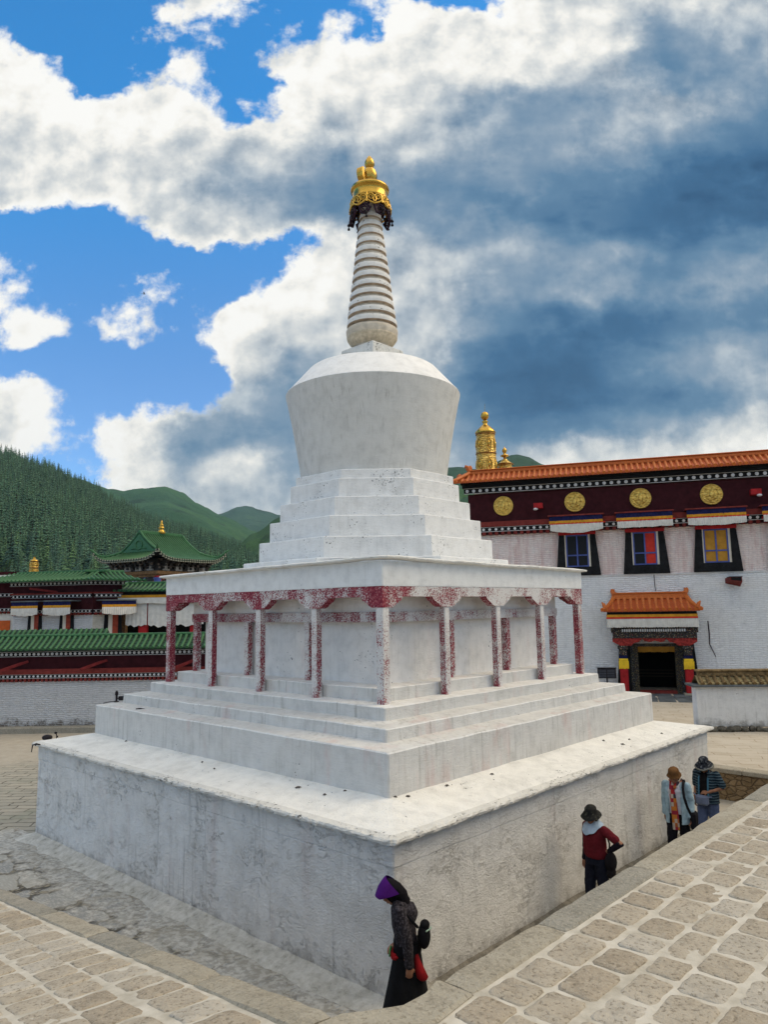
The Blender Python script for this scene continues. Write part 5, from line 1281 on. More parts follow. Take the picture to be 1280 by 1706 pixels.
# lower wall with the door opening left out (butt-jointed panels)
DX0, DX1, DZ = 7.02, 8.98, 2.62
mb = MB(); mb.box(HU0, DX0, 0, 7, G0 - .6, 5.40, 0, .0); mb.box(DX1, HU1, 0, 7, G0 - .6, 5.40, 0); mb.box(DX0, DX1, 0, 7, DZ, 5.40, 0)
mb.build('lower_wall', MW, hall)
mb = MB(); mb.box(HU0, HU1, .06, 7, 5.40, 7.30, 0); mb.build('upper_wall', MP, hall)
mb = MB(); mb.box(HU0, HU1, -.035, .06, 5.385, 5.425, 0); mb.build('string_course', whitewash('course', (.66, .66, .66), brush=.7, chips=.4), hall)
mb = MB(); mb.box(HU0 - .02, HU1, -.02, 7, 7.30, 7.42, 1); teeth(mb, HU0, HU1, -.13, -.02, 7.275, 7.415, .27, 0, .5); mb.build('joist_ends', [M['maroonred'], M['maroon']], hall)
mb = MB(); dots(mb, HU0 - .02, HU1, -.10, 7.44, 7.61, .27); mb.build('disc_frieze', [M['black'], M['whitedot']], hall)
mb = MB(); mb.box(HU0 - .05, HU1, -.16, .2, 7.632, 7.86, 0, .01); mb.build('red_beam', M['maroonred'], hall)
mb = MB(); mb.box(HU0, HU1, 0, 7, 7.42, 9.12, 0); mb.build('twig_frieze', M['maroon'], hall)
mb = MB(); dots(mb, HU0 - .15, HU1, -.14, 9.15, 9.36, .29); mb.build('disc_frieze', [M['black'], M['whitedot']], hall)
mb = MB(); mb.box(HU0 - .2, HU1, -.30, 1, 9.38, 9.52, 0); mb.box(HU0 - .25, HU1, -.42, 1, 9.52, 9.60, 0); mb.build('dark_eave_fill', M['black'], hall)  # black fill painted for the shaded hollow under the eave
mb = MB()
tile_slope(mb, .02, HU1 - .02, -.66, 9.60, .42, 10.12, .222, .062, .12, 6)
tile_slope(mb, .02 + .6, HU1 - .02, 1.5, 9.60, .42, 10.12, .222, .062, .12, 4, caps=False)
mb.build('roof_tiles', [M['orangetile'], M['orangepan']], hall)
mb = MB()
mb.box(.62, HU1, .30, .54, 10.05, 10.235, 0, .03); mb.box(.60, HU1, .26, .58, 10.235, 10.28, 0, .015); mb.box(.62, HU1, .27, .57, 10.10, 10.13, 0)
mb.tube([(.66, .42, 10.20), (.45, .10, 10.02), (.20, -.32, 9.80), (-.02, -.66, 9.66), (-.12, -.76, 9.68)], [.10, .09, .08, .07, .03], 8)
mb.tube([(.62, .42, 10.2), (.52, .40, 10.42), (.40, .40, 10.50), (.36, .40, 10.40)], [.12, .10, .06, .02], 8); mb.ball((.62, .42, 10.38), (.09, .09, .14), 8, 6); mb.ball((.48, .38, 10.34), (.06, .05, .05), 8, 6)
mb.build('ridge', M['orangetile'], hall)
mb = MB(); mb.box(HU0, HU1, .6, 7, 9.4, 9.55, 0); mb.build('roof_deck', M['cream'], hall)

# medallions
def medallion():
    mb = MB(); prof = [(.0, 0), (.42, .0), (.43, -.03), (.405, -.055), (.375, -.035), (.35, -.03), (.34, -.055), (.30, -.05), (.26, -.04), (.245, -.07), (.20, -.085), (.12, -.10), (.0, -.11)]
    rings = []
    for r, y in prof[1:]:
        rings.append([(r * math.cos(6.2832 * j / 48), y - (.012 * math.sin(j * 6.2832 / 48 * 12) if .28 < r < .41 else (.018 * math.sin(j * 6.2832 / 48 * 6) if .1 < r < .25 else 0)), r * math.sin(6.2832 * j / 48)) for j in range(48)])
    mb.loft(rings, 0, True, True, True)
    for k in range(24):
        a = 6.2832 * k / 24; mb.ball((.39 * math.cos(a), -.05, .39 * math.sin(a)), (.022, .02, .022), 8, 5)
    for k in range(8):
        a = 6.2832 * k / 8; mb.ball((.30 * math.cos(a), -.06, .30 * math.sin(a)), (.035, .025, .035), 8, 5)
    mb.box(-.05, .05, -.14, -.08, -.14, .12, 0, .02); mb.ball((0, -.12, .0), (.10, .04, .12), 10, 6); mb.ball((-.12, -.09, -.03), (.05, .03, .09), 8, 5); mb.ball((.12, -.09, -.03), (.05, .03, .09), 8, 5)
    return mb
med = medallion().build('medallion', M['golddisc'], hall); med.location = (2.1, -.02, 8.54)
for u in (5.12, 7.76, 10.47, 13.2, 15.9):
    c = med.copy(); COL.objects.link(c); c.parent = hall; c.location = (u, -.02, 8.54)
# red lamp boxes on the frieze
lb = MB(); lb.box(-.20, .18, -.34, .0, -.10, .13, 0, .01); lp = lb.build('lamp_box', M['red'], hall); lp.location = (3.62, 0, 8.42)
b2 = MB(); b2.ball((-.12, -.30, -.13), (.10, .10, .055), 12, 8); bb = b2.build('lamp', M['whitedot'], lp)
c = copy_tree(lp, hall); c.location = (12.05, 0, 8.50); c.scale = (-1, 1, 1)
# windows
def hall_window(u, zb, zt, panes, i):
    fr_ = MB(); wt, wb = .74, .90
    for s in (-1, 1): trapezoid(fr_, *( ((s * .52 - (.02 if s > 0 else 0), zb + .38), (s * wb, zb), (s * .50, zt), (s * wt, zt)) if False else ((-wb, zb), (-.52, zb), (-wt, zt), (-.52, zt)) if s < 0 else ((.52, zb), (wb, zb), (.52, zt), (wt, zt))), -.10, .055, 0)
    fr_.box(-.52, .52, -.10, .055, zb, zb + .36, 0)
    o = fr_.build('window', simple('black_surround_%d' % i, (.010, .010, .011), .55, .5, 6, 1.0, 18, bdist=.03), hall); o.location = (u, 0, 0)
    mb = MB(); mb.box(-.76, .76, -.16, .05, zt - .02, zt + .12, 0, .01); mb.build('lintel', M['red'], o)
    mb = MB(); mb.box(.44, .52, -.05, .055, zb + .36, zt - .02, 0); mb.build('jamb', M['cream'], o)
    mb = MB(); mb.box(-.52, -.47, -.05, .055, zb + .36, zt - .02, 0); mb.build('jamb', M['cream'], o)
    x0, x1, z0, z1 = -.47, .44, zb + .36, zt - .02; t = .055; zm = z0 + (z1 - z0) * .36; xm = (x0 + x1) / 2
    mb = MB(); mb.box(x0, x0 + t, -.04, .05, z0, z1); mb.box(x1 - t, x1, -.04, .05, z0, z1); mb.box(x0 + t, x1 - t, -.04, .05, z0, z0 + t); mb.box(x0 + t, x1 - t, -.04, .05, z1 - t, z1); mb.box(xm - t / 2, xm + t / 2, -.04, .05, z0 + t, z1 - t); mb.box(x0 + t, xm - t / 2, -.035, .05, zm - t / 2, zm + t / 2); mb.box(xm + t / 2, x1 - t, -.035, .05, zm - t / 2, zm + t / 2)
    mb.build('frame', M['blue'], o)
    for k, (a, b_) in enumerate(((x0 + t, xm - t / 2), (xm + t / 2, x1 - t))):
        for (c_, d) in ((z0 + t, zm - t / 2), (zm + t / 2, z1 - t)):
            mb = MB(); mb.box(a, b_, .0, .05, c_, d); mb.build('pane', panes[k], o)
    return o
def awning(u, w, zt, zb, i, sagl=0.0):
    o = empty('awning'); o.parent = hall; o.location = (u, 0, 0)
    mb = MB(); mb.prism([(-.02, zt - .05), (-.02, zt - .0), (.0, zt)], 0, .01) if False else None
    mb.box(-w - .06, w + .06, -.62, -.02, zt - .055, zt, 0, .01); mb.build('board', M['maroonred'], o)
    mb = MB(); pleats(mb, -w, w, -.56, zt - .055, zt - .25, .012, 0, 14); mb.build('navy_band', M['navy'], o)
    mb = MB(); pleats(mb, -w, w, -.565, zt - .24, zt - .37, .012, 0, 14); mb.build('yellow_band', M['yellow'], o)
    mb = MB(); pleats(mb, -w + .02, w + .10, -.575, zt - .345, zt - .395, .012, 0, 14); mb.build('red_band', M['brightred'], o)
    mb = MB(); pleats(mb, -w + .03, w - .0, -.57, zt - .39, zb, .028, 0, 26, sagl); mb.build('valance', M['whitecloth'], o)
    mb = MB(); mb.box(-w + .05, w - .05, -.5, -.03, zt - .5, zt - .42, 0); mb.build('soffit', M['red'], o)
for i, (u, pn) in enumerate([(5.14, (M['glass'], M['glass'])), (7.83, (M['glass'], M['brightred'])), (10.52, (M['ochre'], M['ochre'])), (13.25, (M['glass'], M['ochre'])), (16.0, (M['glass'], M['glass']))]):
    hall_window(u, 5.43, 7.16, pn, i); awning(u, 1.08, 7.95, 7.30, i, (.12, .0, .05, 0, 0)[i])
# spout
mb = MB(); mb.add([(-.28, 0, .18), (.25, 0, .18), (.25, 0, -.16), (-.28, 0, -.02), (-.20, -.75, .20), (.22, -.75, .20), (.22, -.75, .02), (-.20, -.75, .08)], [(0, 1, 5, 4), (3, 7, 6, 2), (0, 4, 7, 3), (1, 2, 6, 5), (4, 5, 6, 7)], 0)
o = mb.build('rain_spout', M['maroonred'], hall); o.location = (11.02, 0, 4.98)
mb = MB(); mb.add([(-.17, -.755, .19), (.19, -.755, .19), (.19, -.755, .04), (-.17, -.755, .09)], [(0, 1, 2, 3)]); mb.box(-.22, .24, -.76, .0, .20, .225); mb.build('spout_mouth', M['black'], o)
mb = MB(); mb.tube([(8.1, -.01, 5.38), (8.105, -.012, 5.0), (8.12, -.012, 4.72)], .014, 6); mb.tube([(10.0, -.01, 3.5), (10.02, -.015, 3.0), (10.0, -.012, 2.6), (10.12, -.012, 2.3), (10.2, -.01, 2.1)], [.02, .025, .02, .016, .01], 6); mb.build('wall_cable', M['darkplum'], hall)

# doorway with its own little roof
dw = empty('doorway'); dw.parent = hall
def canopy_roof():
    mb = MB(); tile_slope(mb, 6.06, 9.62, -1.10, 3.96, -.10, 4.52, .242, .066, .22, 6, ex0=.40, ex1=.40)
    mb.build('roof_tiles', [M['orangetile'], M['orangepan']], dw)
    mb = MB(); mb.box(6.48, 9.24, -.24, .0, 4.44, 4.62, 0, .02); mb.box(6.46, 9.26, -.27, .0, 4.62, 4.68, 0, .015); mb.box(6.46, 9.26, -.27, .0, 4.42, 4.46, 0, .01)
    for s, x0, x1 in ((-1, 6.50, 6.06), (1, 9.22, 9.62)):
        mb.tube([(x0, -.12, 4.52), (x0 + s * .14, -.45, 4.28), (x0 + s * .32, -.80, 4.08), (x1 + s * .02, -1.10, 4.01), (x1 + s * .07, -1.16, 4.05)], [.10, .085, .08, .075, .03], 8)
        mb.tube([(x0 - s * .02, -.12, 4.60), (x0 + s * .06, -.12, 4.74), (x0 - s * .03, -.12, 4.82)], [.12, .09, .02], 8); mb.ball((x0 + s * .07, -.13, 4.74), (.07, .07, .10), 8, 6)
        mb.tube([(x1 - s * .06, -1.02, 4.06), (x1 - s * .02, -1.03, 4.20), (x1 + s * .05, -1.02, 4.30)], [.08, .07, .02], 8)
        mb.tube([(x1 + s * .0, -1.08, 3.98), (x1 + s * .08, -1.12, 3.97), (x1 + s * .11, -1.12, 4.04)], [.06, .05, .02], 8)
    mb.build('ridge', M['orangetile'], dw)
canopy_roof()
mb = MB(); mb.box(6.18, 9.52, -.98, -.0, 3.80, 3.90, 0); mb.build('dark_eave_fill', M['black'], dw)
mb = MB(); mb.box(6.16, 9.54, -1.0, -.9, 3.70, 3.80, 0); mb.build('yellow_band', M['yellow'], dw)
mb = MB(); mb.box(6.15, 9.55, -1.005, -.9, 3.635, 3.70, 0); mb.build('red_band', M['brightred'], dw)
mb = MB(); pleats(mb, 6.17, 9.56, -.98, 3.635, 3.30, .022, 0, 50); mb.build('valance', M['whitecloth'], dw)
mb = MB(); mb.box(6.30, 9.55, -.72, -.0, 3.08, 3.45, 0); mb.box(6.36, 9.50, -.66, -.0, 2.86, 3.08, 0); teeth(mb, 6.5, 9.35, -.78, -.70, 3.28, 3.36, .10, 1, .6); teeth(mb, 6.7, 9.1, -.75, -.69, 3.12, 3.22, .085, 1, .62); mb.build('carved_lintel', [M['carved'], M['whitedot']], dw)
mb = MB()
for s, x0 in ((1, 6.34), (-1, 9.50)):
    mb.prism([(x0, 2.86), (x0, 2.72), (x0 + s * .28, 2.56), (x0 + s * .70, 2.56), (x0 + s * .80, 2.66), (x0 + s * 1.0, 2.70), (x0 + s * 1.15, 2.86)][::s], -.62, -.10, 0)
mb.prism([(7.45, 2.86), (7.55, 2.74), (7.75, 2.70), (7.95, 2.76), (8.15, 2.70), (8.30, 2.74), (8.40, 2.86)], -.60, -.12, 0)
mb.build('bracket_arms', simple('carved_red', (.26, .03, .025), .6, .6, 14, .9, 20, bdist=.03), dw)
for u in (6.72, 9.14):
    mb = MB(); mb.box(u - .15, u + .15, -.66, -.30, 2.18, 2.42, 0, .03); mb.box(u - .20, u + .20, -.68, -.28, 2.42, 2.56, 0, .02); mb.build('capital', M['carved'], dw)
for u in (6.72, 9.14):
    mb = MB(); mb.box(u - .155, u + .155, -.62, -.34, G0 + .10, 2.18, 0, .02); p = mb.build('pillar', M['red'], dw)
    mb = MB(); mb.box(u - .165, u + .165, -.63, -.33, 2.06, 2.18, 0, .01); mb.build('navy_wrap', M['navy'], dw)
    mb = MB(); mb.box(u - .17, u + .17, -.64, -.32, 1.96, 2.06, 0, .02); pleats(mb, u - .19, u + .19, -.645, 1.97, 1.66, .012, 0, 8); mb.build('tassel', M['tassel'], dw)
    mb = MB(); mb.box(u - .24, u + .24, -.72, -.26, G0, G0 + .10, 0, .02); mb.build('plinth', KST, dw)
for s, xa, xb in ((1, 6.50, 7.00), (-1, 9.50, 9.00)):
    mb = MB(); trapezoid(mb, *(((xa - .06, G0), (xb, G0), (xa + .10, 2.86), (xb, 2.86)) if s > 0 else ((xb, G0), (xa + .06, G0), (xb, 2.86), (xa - .10, 2.86))), -.10, -.003, 0); mb.build('black_surround', M['black'], dw)
mb = MB(); mb.box(7.12, 8.88, -.06, .3, 2.50, 2.60); mb.build('door_head', M['carvedblue'], dw)
for xa, xb in ((7.0, 7.12), (8.88, 9.0)):
    mb = MB(); mb.box(xa, xb, -.08, .3, G0, 2.60); mb.build('outer_jamb', M['carvedblue'], dw)
for xa, xb in ((7.12, 7.30), (8.70, 8.88)):
    mb = MB(); mb.box(xa, xb, -.02, .3, G0, 2.50); mb.build('inner_jamb', M['carvedjamb'], dw)
mb = MB(); pleats(mb, 7.14, 8.86, .06, 2.58, 2.28, .025, 0, 34); mb.build('door_valance', M['ochre'], dw)
mb = MB(); mb.box(7.30, 8.70, -.05, .3, G0, G0 + .12, 0); mb.build('threshold', M['maroonred'], dw)
mb = MB(); mb.box(7.0, 9.0, 2.4, 2.5, G0, 2.62); mb.box(6.98, 7.0, .3, 2.5, G0, 2.62); mb.box(9.0, 9.02, .3, 2.5, G0, 2.62); mb.box(7.0, 9.0, .3, 2.5, 2.62, 2.64); mb.build('dark_passage', M['void'], dw)
mb = MB()
for z in (1.2, 1.32, 1.45): mb.box(7.3, 8.7, 1.2, 1.24, z, z + .03)
mb.build('inner_rail', simple('passage_timber', (.03, .02, .016), .8), dw)
mb = MB()
for i in range(7):
    for j in range(4):
        x0 = 6.0 + i * .62 + random.uniform(-.04, .04); y0 = -.25 - j * .62; mb.box(x0 + .01, x0 + .60, y0 - .60, y0, .60, .668 + random.uniform(0, .012), 0, .01)
mb.build('porch_flags', M['slate'], dw)
# notice stand
P = HF.W(6.05, -.55, .65)
no = empty('notice_stand', P, HF.rz, label='small dark notice board on a post left of the hall doorway', cat='notice board')
mb = MB(); mb.tube([(0, 0, 0), (0, 0, .75)], .03, 8); mb.box(-.2, .2, -.12, .12, 0, .03); mb.build('post', M['iron'], no)
mb = MB(); mb.box(-.36, .36, -.03, .03, .62, 1.02, 0, .008); mb.box(-.38, .38, -.06, .06, 1.02, 1.05); mb.build('board', M['iron'], no)
mb = MB()
for i in range(5): mb.box(-.31, -.02, -.036, -.03, .67 + i * .065, .70 + i * .065); mb.box(.02, .31, -.036, -.03, .67 + i * .065, .70 + i * .065)
mb.build('sheet', simple('faded_sheet', (.07, .075, .09), .7), no)
# victory banners on the roof
def banner(name, P, H_, r, label, group, small=False, rz=0.0, finial=True):
    o = empty(name, P, rz, label=label, cat='roof ornament', group=group)
    e = lambda f, z: 1 + .022 * math.sin(f * 6.2832 * 8 + math.sin(z * 9) * 2) * (1 if z > .06 else 0)
    mb = MB(); mb.lathe([(r * 1.12, 0), (r * 1.12, H_ * .04), (r * 1.06, H_ * .05), (r * .94, H_ * .80), (r * .94, H_ * .83)], 64, cap0=True, mod=e); mb.build('drum', M['goldemb'], o)
    for f in (.24, .53, .81): 
        mb = MB(); rr = r * (1.07 - .13 * f / .8); mb.lathe([(rr * .98, H_ * f - .035), (rr * 1.07, H_ * f - .022), (rr * 1.08, H_ * f + .022), (rr * .98, H_ * f + .035)], 40, cap0=False, cap1=False); mb.build('band', M['dkgold'], o)
    mb = MB()
    for f in (.36, .66):
        for k in range(6):
            a = 6.2832 * k / 6 + .4; rr = r * (1.06 - .13 * f / .8); c = Vector((rr * math.cos(a), rr * math.sin(a), H_ * f)); t = Vector((-math.sin(a), math.cos(a), 0))
            mb.tube([c + t * (r * .30 * math.cos(q)) + Vector((0, 0, H_ * .085 * math.sin(q))) for q in [i / 12 * 6.2832 for i in range(13)]], r * .05, 6)
            mb.ball(c, (r * .14, r * .14, H_ * .045), 8, 6); mb.ball(c + Vector((0, 0, -H_ * .10)), (r * .10, r * .10, H_ * .02), 8, 5)
    mb.build('relief', M['gold'], o)
    mb = MB(); mb.lathe([(r * 1.05, H_ * .83), (r * 1.06, H_ * .845), (r * .9, H_ * .875), (r * .5, H_ * .93), (r * .26, H_ * .955), (r * .22, H_ * .985), (r * .34, H_ * 1.0), (r * .16, H_ * 1.02)], 40); mb.build('dome', M['gold'], o)
    if finial:
        mb = MB(); mb.ball((0, 0, H_ * 1.085), (r * .42, r * .42, r * .46), 20, 12); mb.tube([(0, 0, H_ * 1.15), (.02, 0, H_ * 1.26)], .008, 5); mb.build('finial', M['gold'], o)
    return o
P = onplane(811, 780, HF.W(0, 1.9, 0), HF.Y); banner('victory_banner', (P.x, P.y, 9.55), 3.3, .46, 'tall embossed golden victory banner cylinder on the orange tiled hall roof', 'golden ornaments on the hall roof')
P = onplane(842, 780, HF.W(0, 2.6, 0), HF.Y)
so_ = empty('roof_urn', (P.x, P.y, 9.55), 0, label='smaller tiered golden finial beside the tall golden cylinder on the hall roof', cat='roof ornament', group='golden ornaments on the hall roof')
mb = MB(); mb.lathe([(.38, 0), (.38, .35), (.36, .60), (.40, .66), (.37, .74), (.34, 1.0), (.38, 1.05), (.34, 1.12), (.31, 1.28), (.36, 1.33), (.28, 1.40), (.14, 1.52), (.09, 1.58)], 40); mb.build('body', M['goldemb'], so_)
mb = MB(); mb.lathe([(.07, 1.56), (.06, 1.66), (.20, 1.72), (.20, 1.76), (.06, 1.82), (.08, 1.90), (.12, 1.98), (.10, 2.06), (.03, 2.12), (.008, 2.2)], 24); mb.build('finial', M['gold'], so_)
for z in (.62, 1.03, 1.32):
    mb = MB(); mb.lathe([(.38, z - .03), (.415, z), (.38, z + .03)], 32, cap0=False, cap1=False); mb.build('band', M['dkgold'], so_)
# low white wall at the right
LF = Frame((2.18, 10.74), (.795, .607))
lw = empty('low_wall', LF.o + Vector((0, 0, .65)), LF.rz, label='low white wall with brown tiled coping before the hall at right', cat='wall')
mb = MB(); mb.box(0, 9, 0, .42, .12, 1.22, 0, .01); mb.build('wall_body', whitewash('low_wall_lime', (.70, .695, .68), drip=.35, chips=.3, brush=.8, foot=(.02, .34, .85), dirt=.5), lw)
mb = MB()
for i in range(46):
    a = i * .2; mb.ball((a + random.uniform(-.03, .03), -.04 + random.uniform(-.05, .03), .05 + random.uniform(-.03, .03)), (random.uniform(.10, .17), .11, random.uniform(.07, .11)), 8, 6)
mb.build('footing', simple('dark_rubble_foot', (.115, .105, .085), .9, .6, 7, 1.0, 16, bdist=.04), lw)
mb = MB(); mb.box(-.14, 9, -.16, .58, 1.22, 1.28, 0, .01); mb.build('slate_course', M['slate'], lw)
BT = simple('weathered_brown_tile', (.17, .115, .055), .85, .55, 9, .8, 22, bdist=.03); BT2 = simple('weathered_pan', (.24, .19, .10), .9, .5, 9, .8, 22)
mb = MB(); tile_slope(mb, .05, 9, -.12, 1.30, .16, 1.50, .20, .055, .1, 5, 1, 0); tile_slope(mb, .05, 9, .54, 1.30, .26, 1.50, .20, .055, .1, 5, 1, 0, caps=False); mb.build('coping_tiles', [BT, BT2], lw)
mb = MB(); mb.box(.12, 9, .10, .32, 1.49, 1.62, 0, .02); mb.box(.08, 9, .06, .36, 1.62, 1.68, 0, .02); mb.build('coping_ridge', BT, lw)
# ------------------------------------------------------------------ walled compound on the left
CFm = Frame((-18.71, -.49), (.73, .683))
cw = empty('compound_wall', CFm.o, CFm.rz, label='white courtyard wall with maroon frieze and green tiled coping at left', cat='wall')
U0, U1 = -4.0, 9.6
mb = MB(); mb.box(U0, U1, 0, .8, -.05, 1.78, 0); mb.build('wall_body', brickwash('compound_lime', (.62, .625, .64), .075, .26, foot=(.20, .42, .95), foot_col=(.15, .13, .11, 1)), cw)
mb = MB(); mb.box(U0, U1, -.42, .0, -.05, .21, 0, .03); mb.build('plinth', KST2, cw)
mb = MB(); mb.box(U0, U1, .02, .78, 1.78, 1.90, 1); teeth(mb, U0, U1, -.10, .02, 1.77, 1.885, .155, 0, .55); mb.build('joist_ends', [M['maroonred'], M['maroon']], cw)
mb = MB(); dots(mb, U0, U1, -.08, 1.905, 2.02, .155, line=.012); mb.build('disc_frieze', [M['black'], M['whitedot']], cw)
mb = MB(); mb.box(U0, U1, -.14, .1, 2.035, 2.22, 0, .01); mb.build('red_beam', M['maroonred'], cw)
mb = MB(); mb.box(U0, U1, .0, .8, 2.02, 2.68, 0); mb.build('twig_frieze', M['maroon'], cw)
mb = MB(); dots(mb, U0, U1, -.12, 2.685, 2.83, .165, line=.014); mb.build('disc_frieze', [M['black'], M['whitedot']], cw)
mb = MB(); mb.box(U0, U1, -.2, .9, 2.845, 2.92, 0); mb.build('dark_eave_fill', M['black'], cw)
mb = MB(); tile_slope(mb, U0, U1, -.42, 2.93, .38, 3.40, .205, .055, .08, 6); tile_slope(mb, U0, U1, 1.18, 2.93, .38, 3.40, .205, .055, .08, 4, caps=False); mb.build('coping_tiles', [M['greentile'], M['greenpan']], cw)
mb = MB(); mb.box(U0, U1, .28, .48, 3.36, 3.45, 0, .02); mb.build('coping_ridge', M['greentile'], cw)
DKRED = simple('weathered_red_timber', (.16, .022, .022), .8, .3, 8, .4, 40)
for i, px_ in enumerate((34, 165, 318)):
    u, z = CFm.px(px_, 1105); mb = MB(); mb.box(-.045, .045, -.95, .0, -.045, .045, 0, .01); mb.box(-.03, .03, -.97, -.2, .045, .06, 0)
    o = mb.build('rain_spout', DKRED, cw, loc=(u + .30, -.02, 2.50)); o.rotation_euler = (R(18), 0, R(-56))
YF = Frame((CFm.W(1.0, 2.6, 0).x, CFm.W(1.0, 2.6, 0).y), (.73, .683))
yc = empty('yard_coping', YF.o, YF.rz, label='short green tiled wall just showing above the long coping at left', cat='wall')
mb = MB(); mb.box(-3, 2.15, .1, .6, 0, 3.10, 0); mb.build('wall_body', M['maroon'], yc)
mb = MB(); tile_slope(mb, -3, 2.4, -.35, 3.12, .35, 3.56, .205, .055, .08, 6, ex1=.5); mb.build('coping_tiles', [M['greentile'], M['greenpan']], yc)
# ------------------------------------------------------------------ maroon hall behind it, seen on its corner
cor = atd(155, 1010, 35.5); lft = atd(22, 1010, 36.6); rgt = atd(262, 1010, 37.6)
def face_frame(a, b_): return Frame((a.x, a.y), ((b_ - a).x, (b_ - a).y))
mh = empty('chapter_hall', label='maroon and white temple hall with green tiled eaves behind the courtyard wall', cat='temple hall')
MWL = brickwash('chapter_lime', (.64, .645, .66), .09, .3); MCR = brickwash('chapter_lime_warm', (.66, .62, .53), .09, .3)  # one white wall: cool and warm face light put into two base colours
def chapter_face(F, L, wallmat, wins, flip):
    r = empty('facade', F.o, F.rz); r.parent = mh
    y1 = .4
    mb = MB(); mb.box(0, L, 0, y1, 0, 4.14, 0); mb.build('wall_body', wallmat, r)
    mb = MB(); mb.box(-.02, L + .02, -.02, y1, 4.14, 5.58, 0); mb.build('twig_frieze', M['maroon'], r)
    mb = MB(); teeth(mb, 0, L, -.12, -.02, 4.12, 4.24, .20, 0, .55); dots(mb, 0, L, -.10, 4.25, 4.36, .20, 1, 2, 2, .012); dots(mb, 0, L, -.14, 4.98, 5.12, .22, 1, 2, 2, .012); dots(mb, -.1, L + .1, -.18, 5.58, 5.74, .22, 1, 2, 2, .014); mb.build('disc_frieze', [M['maroonred'], M['black'], M['whitedot']], r)
    mb = MB(); mb.box(-.05, L + .05, -.2, .1, 5.14, 5.22, 0); mb.build('red_beam', M['maroonred'], r)
    for (u, w, h) in wins:
        mb = MB(); trapezoid(mb, (u - w * 1.45, h), (u - w * .72, h), (u - w * 1.2, 4.12), (u - w * .72, 4.12), -.06, .0, 0); trapezoid(mb, (u + w * .72, h), (u + w * 1.45, h), (u + w * .72, 4.12), (u + w * 1.2, 4.12), -.06, .0, 0); wi = mb.build('window', M['black'], r)
        mb = MB(); mb.box(u - w * .72, u - w * .1, -.045, .0, h, 4.12); mb.build('blind', M['cream'], wi)
        mb = MB(); mb.box(u - w * .1, u + w * .72, -.05, .0, h, 4.12); 
        for k in range(3): mb.box(u - w * .02, u + w * .62, -.065, -.05, h + .25 + k * .42, h + .55 + k * .42, 0, .01)
        mb.build('shutter', simple('red_shutter', (.30, .055, .03), .6, .3, 6, .4, 30), wi)
        mb = MB(); ww = w * 2.45
        mb.box(u - ww, u + ww, -.85, -.0, 4.78, 4.84, 0); mb.build('awning_board', M['slate'], wi)
        mb = MB(); pleats(mb, u - ww, u + ww, -.80, 4.78, 4.60, .01, 0, 10); mb.build('navy_band', M['navy'], wi)
        mb = MB(); pleats(mb, u - ww, u + ww, -.81, 4.60, 4.48, .01, 0, 10); mb.build('yellow_band', M['yellow'], wi)
        mb = MB(); pleats(mb, u - ww, u + ww, -.82, 4.48, 4.18, .03, 0, 16, .08); mb.build('valance', M['whitecloth'], wi)
    mb = MB(); tile_slope(mb, -.75 if flip else -1.0, L + (1.0 if flip else .0), -.75, 5.78, .55, 6.26, .23, .06, .10, 5, ex0=(1.2 if flip else 0), ex1=(.9 if flip else 0)); mb.build('roof_tiles', [M['greentile'], M['greenpan']], r)
    mb = MB(); mb.box(-.3, L + .3, .45, .65, 6.20, 6.32, 0, .02); mb.build('roof_ridge', M['greentile'], r)
    for ch in list(r.children): ch.parent = mh; ch.location = F.o; ch.rotation_euler = (0, 0, F.rz)
    bpy.data.objects.remove(r)
FL = face_frame(lft, cor); Ll = (cor - lft).length
FR = face_frame(cor, rgt); Lr = (rgt - cor).length * .42
def fu(F, x): return F.px(x, 1030)[0]
chapter_face(FL, Ll, MWL, [(fu(FL, 59), .31, 2.2), (fu(FL, 112), .31, 2.2)], False)
chapter_face(FR, Lr, MCR, [(fu(FR, 188), .34, 2.2)], True)
mb = MB()
# body filling the corner behind both facades
back = [lft + FL.Y * .4, cor + (FL.Y + FR.Y) * .25, cor + FR.U * Lr + FR.Y * .4, cor + FR.U * Lr + FR.Y * 8, lft + FL.Y * 8]
n = len(back); vs = [(p.x, p.y, 0) for p in back] + [(p.x, p.y, 5.75) for p in back]
mb.add(vs, [tuple(range(n))[::-1], tuple(range(n, 2 * n))] + [(i, (i + 1) % n, (i + 1) % n + n, i + n) for i in range(n)], 0); mb.build('core', M['maroon'], mh)
# red beam propped on the frieze
u = fu(FL, 78); 
mb = MB(); mb.box(-.06, .06, -1.3, .0, -.05, .05); o = mb.build('rain_spout', DKRED, mh); P = FL.W(u + .6, -.05, 5.25); o.location = P; o.rotation_euler = (R(-8), 0, FL.rz + R(-66))
# porch with white cloth hangings to the right of the corner
PF = face_frame(atd(192, 1010, 37.0), atd(345, 1010, 37.0)); PL = 4.6
po = empty('porch', PF.o, PF.rz, label='shaded timber porch with white cloth hangings and green roof beside the maroon hall', cat='porch')
mb = MB(); tile_slope(mb, -.1, PL, -.9, 5.26, .5, 5.66, .23, .06, .1, 5, ex0=.6); mb.build('roof_tiles', [M['greentile'], M['greenpan']], po)
mb = MB(); mb.box(.4, PL, .4, .6, 5.62, 5.75, 0, .02); mb.tube([(.45, .5, 5.70), (.1, -.3, 5.46), (-.12, -.92, 5.34)], .08, 6); mb.build('roof_ridge', M['greentile'], po)
mb = MB(); mb.box(0, PL, -.72, .4, 5.05, 5.25, 0); mb.build('eave_beam', M['black'], po)
mb = MB(); mb.box(-.02, PL, -.76, -.70, 4.92, 5.05, 0); mb.build('yellow_band', M['yellow'], po)
mb = MB(); pleats(mb, -.02, PL, -.75, 4.92, 4.62, .008, 0, 12); mb.build('valance', M['whitecloth'], po)
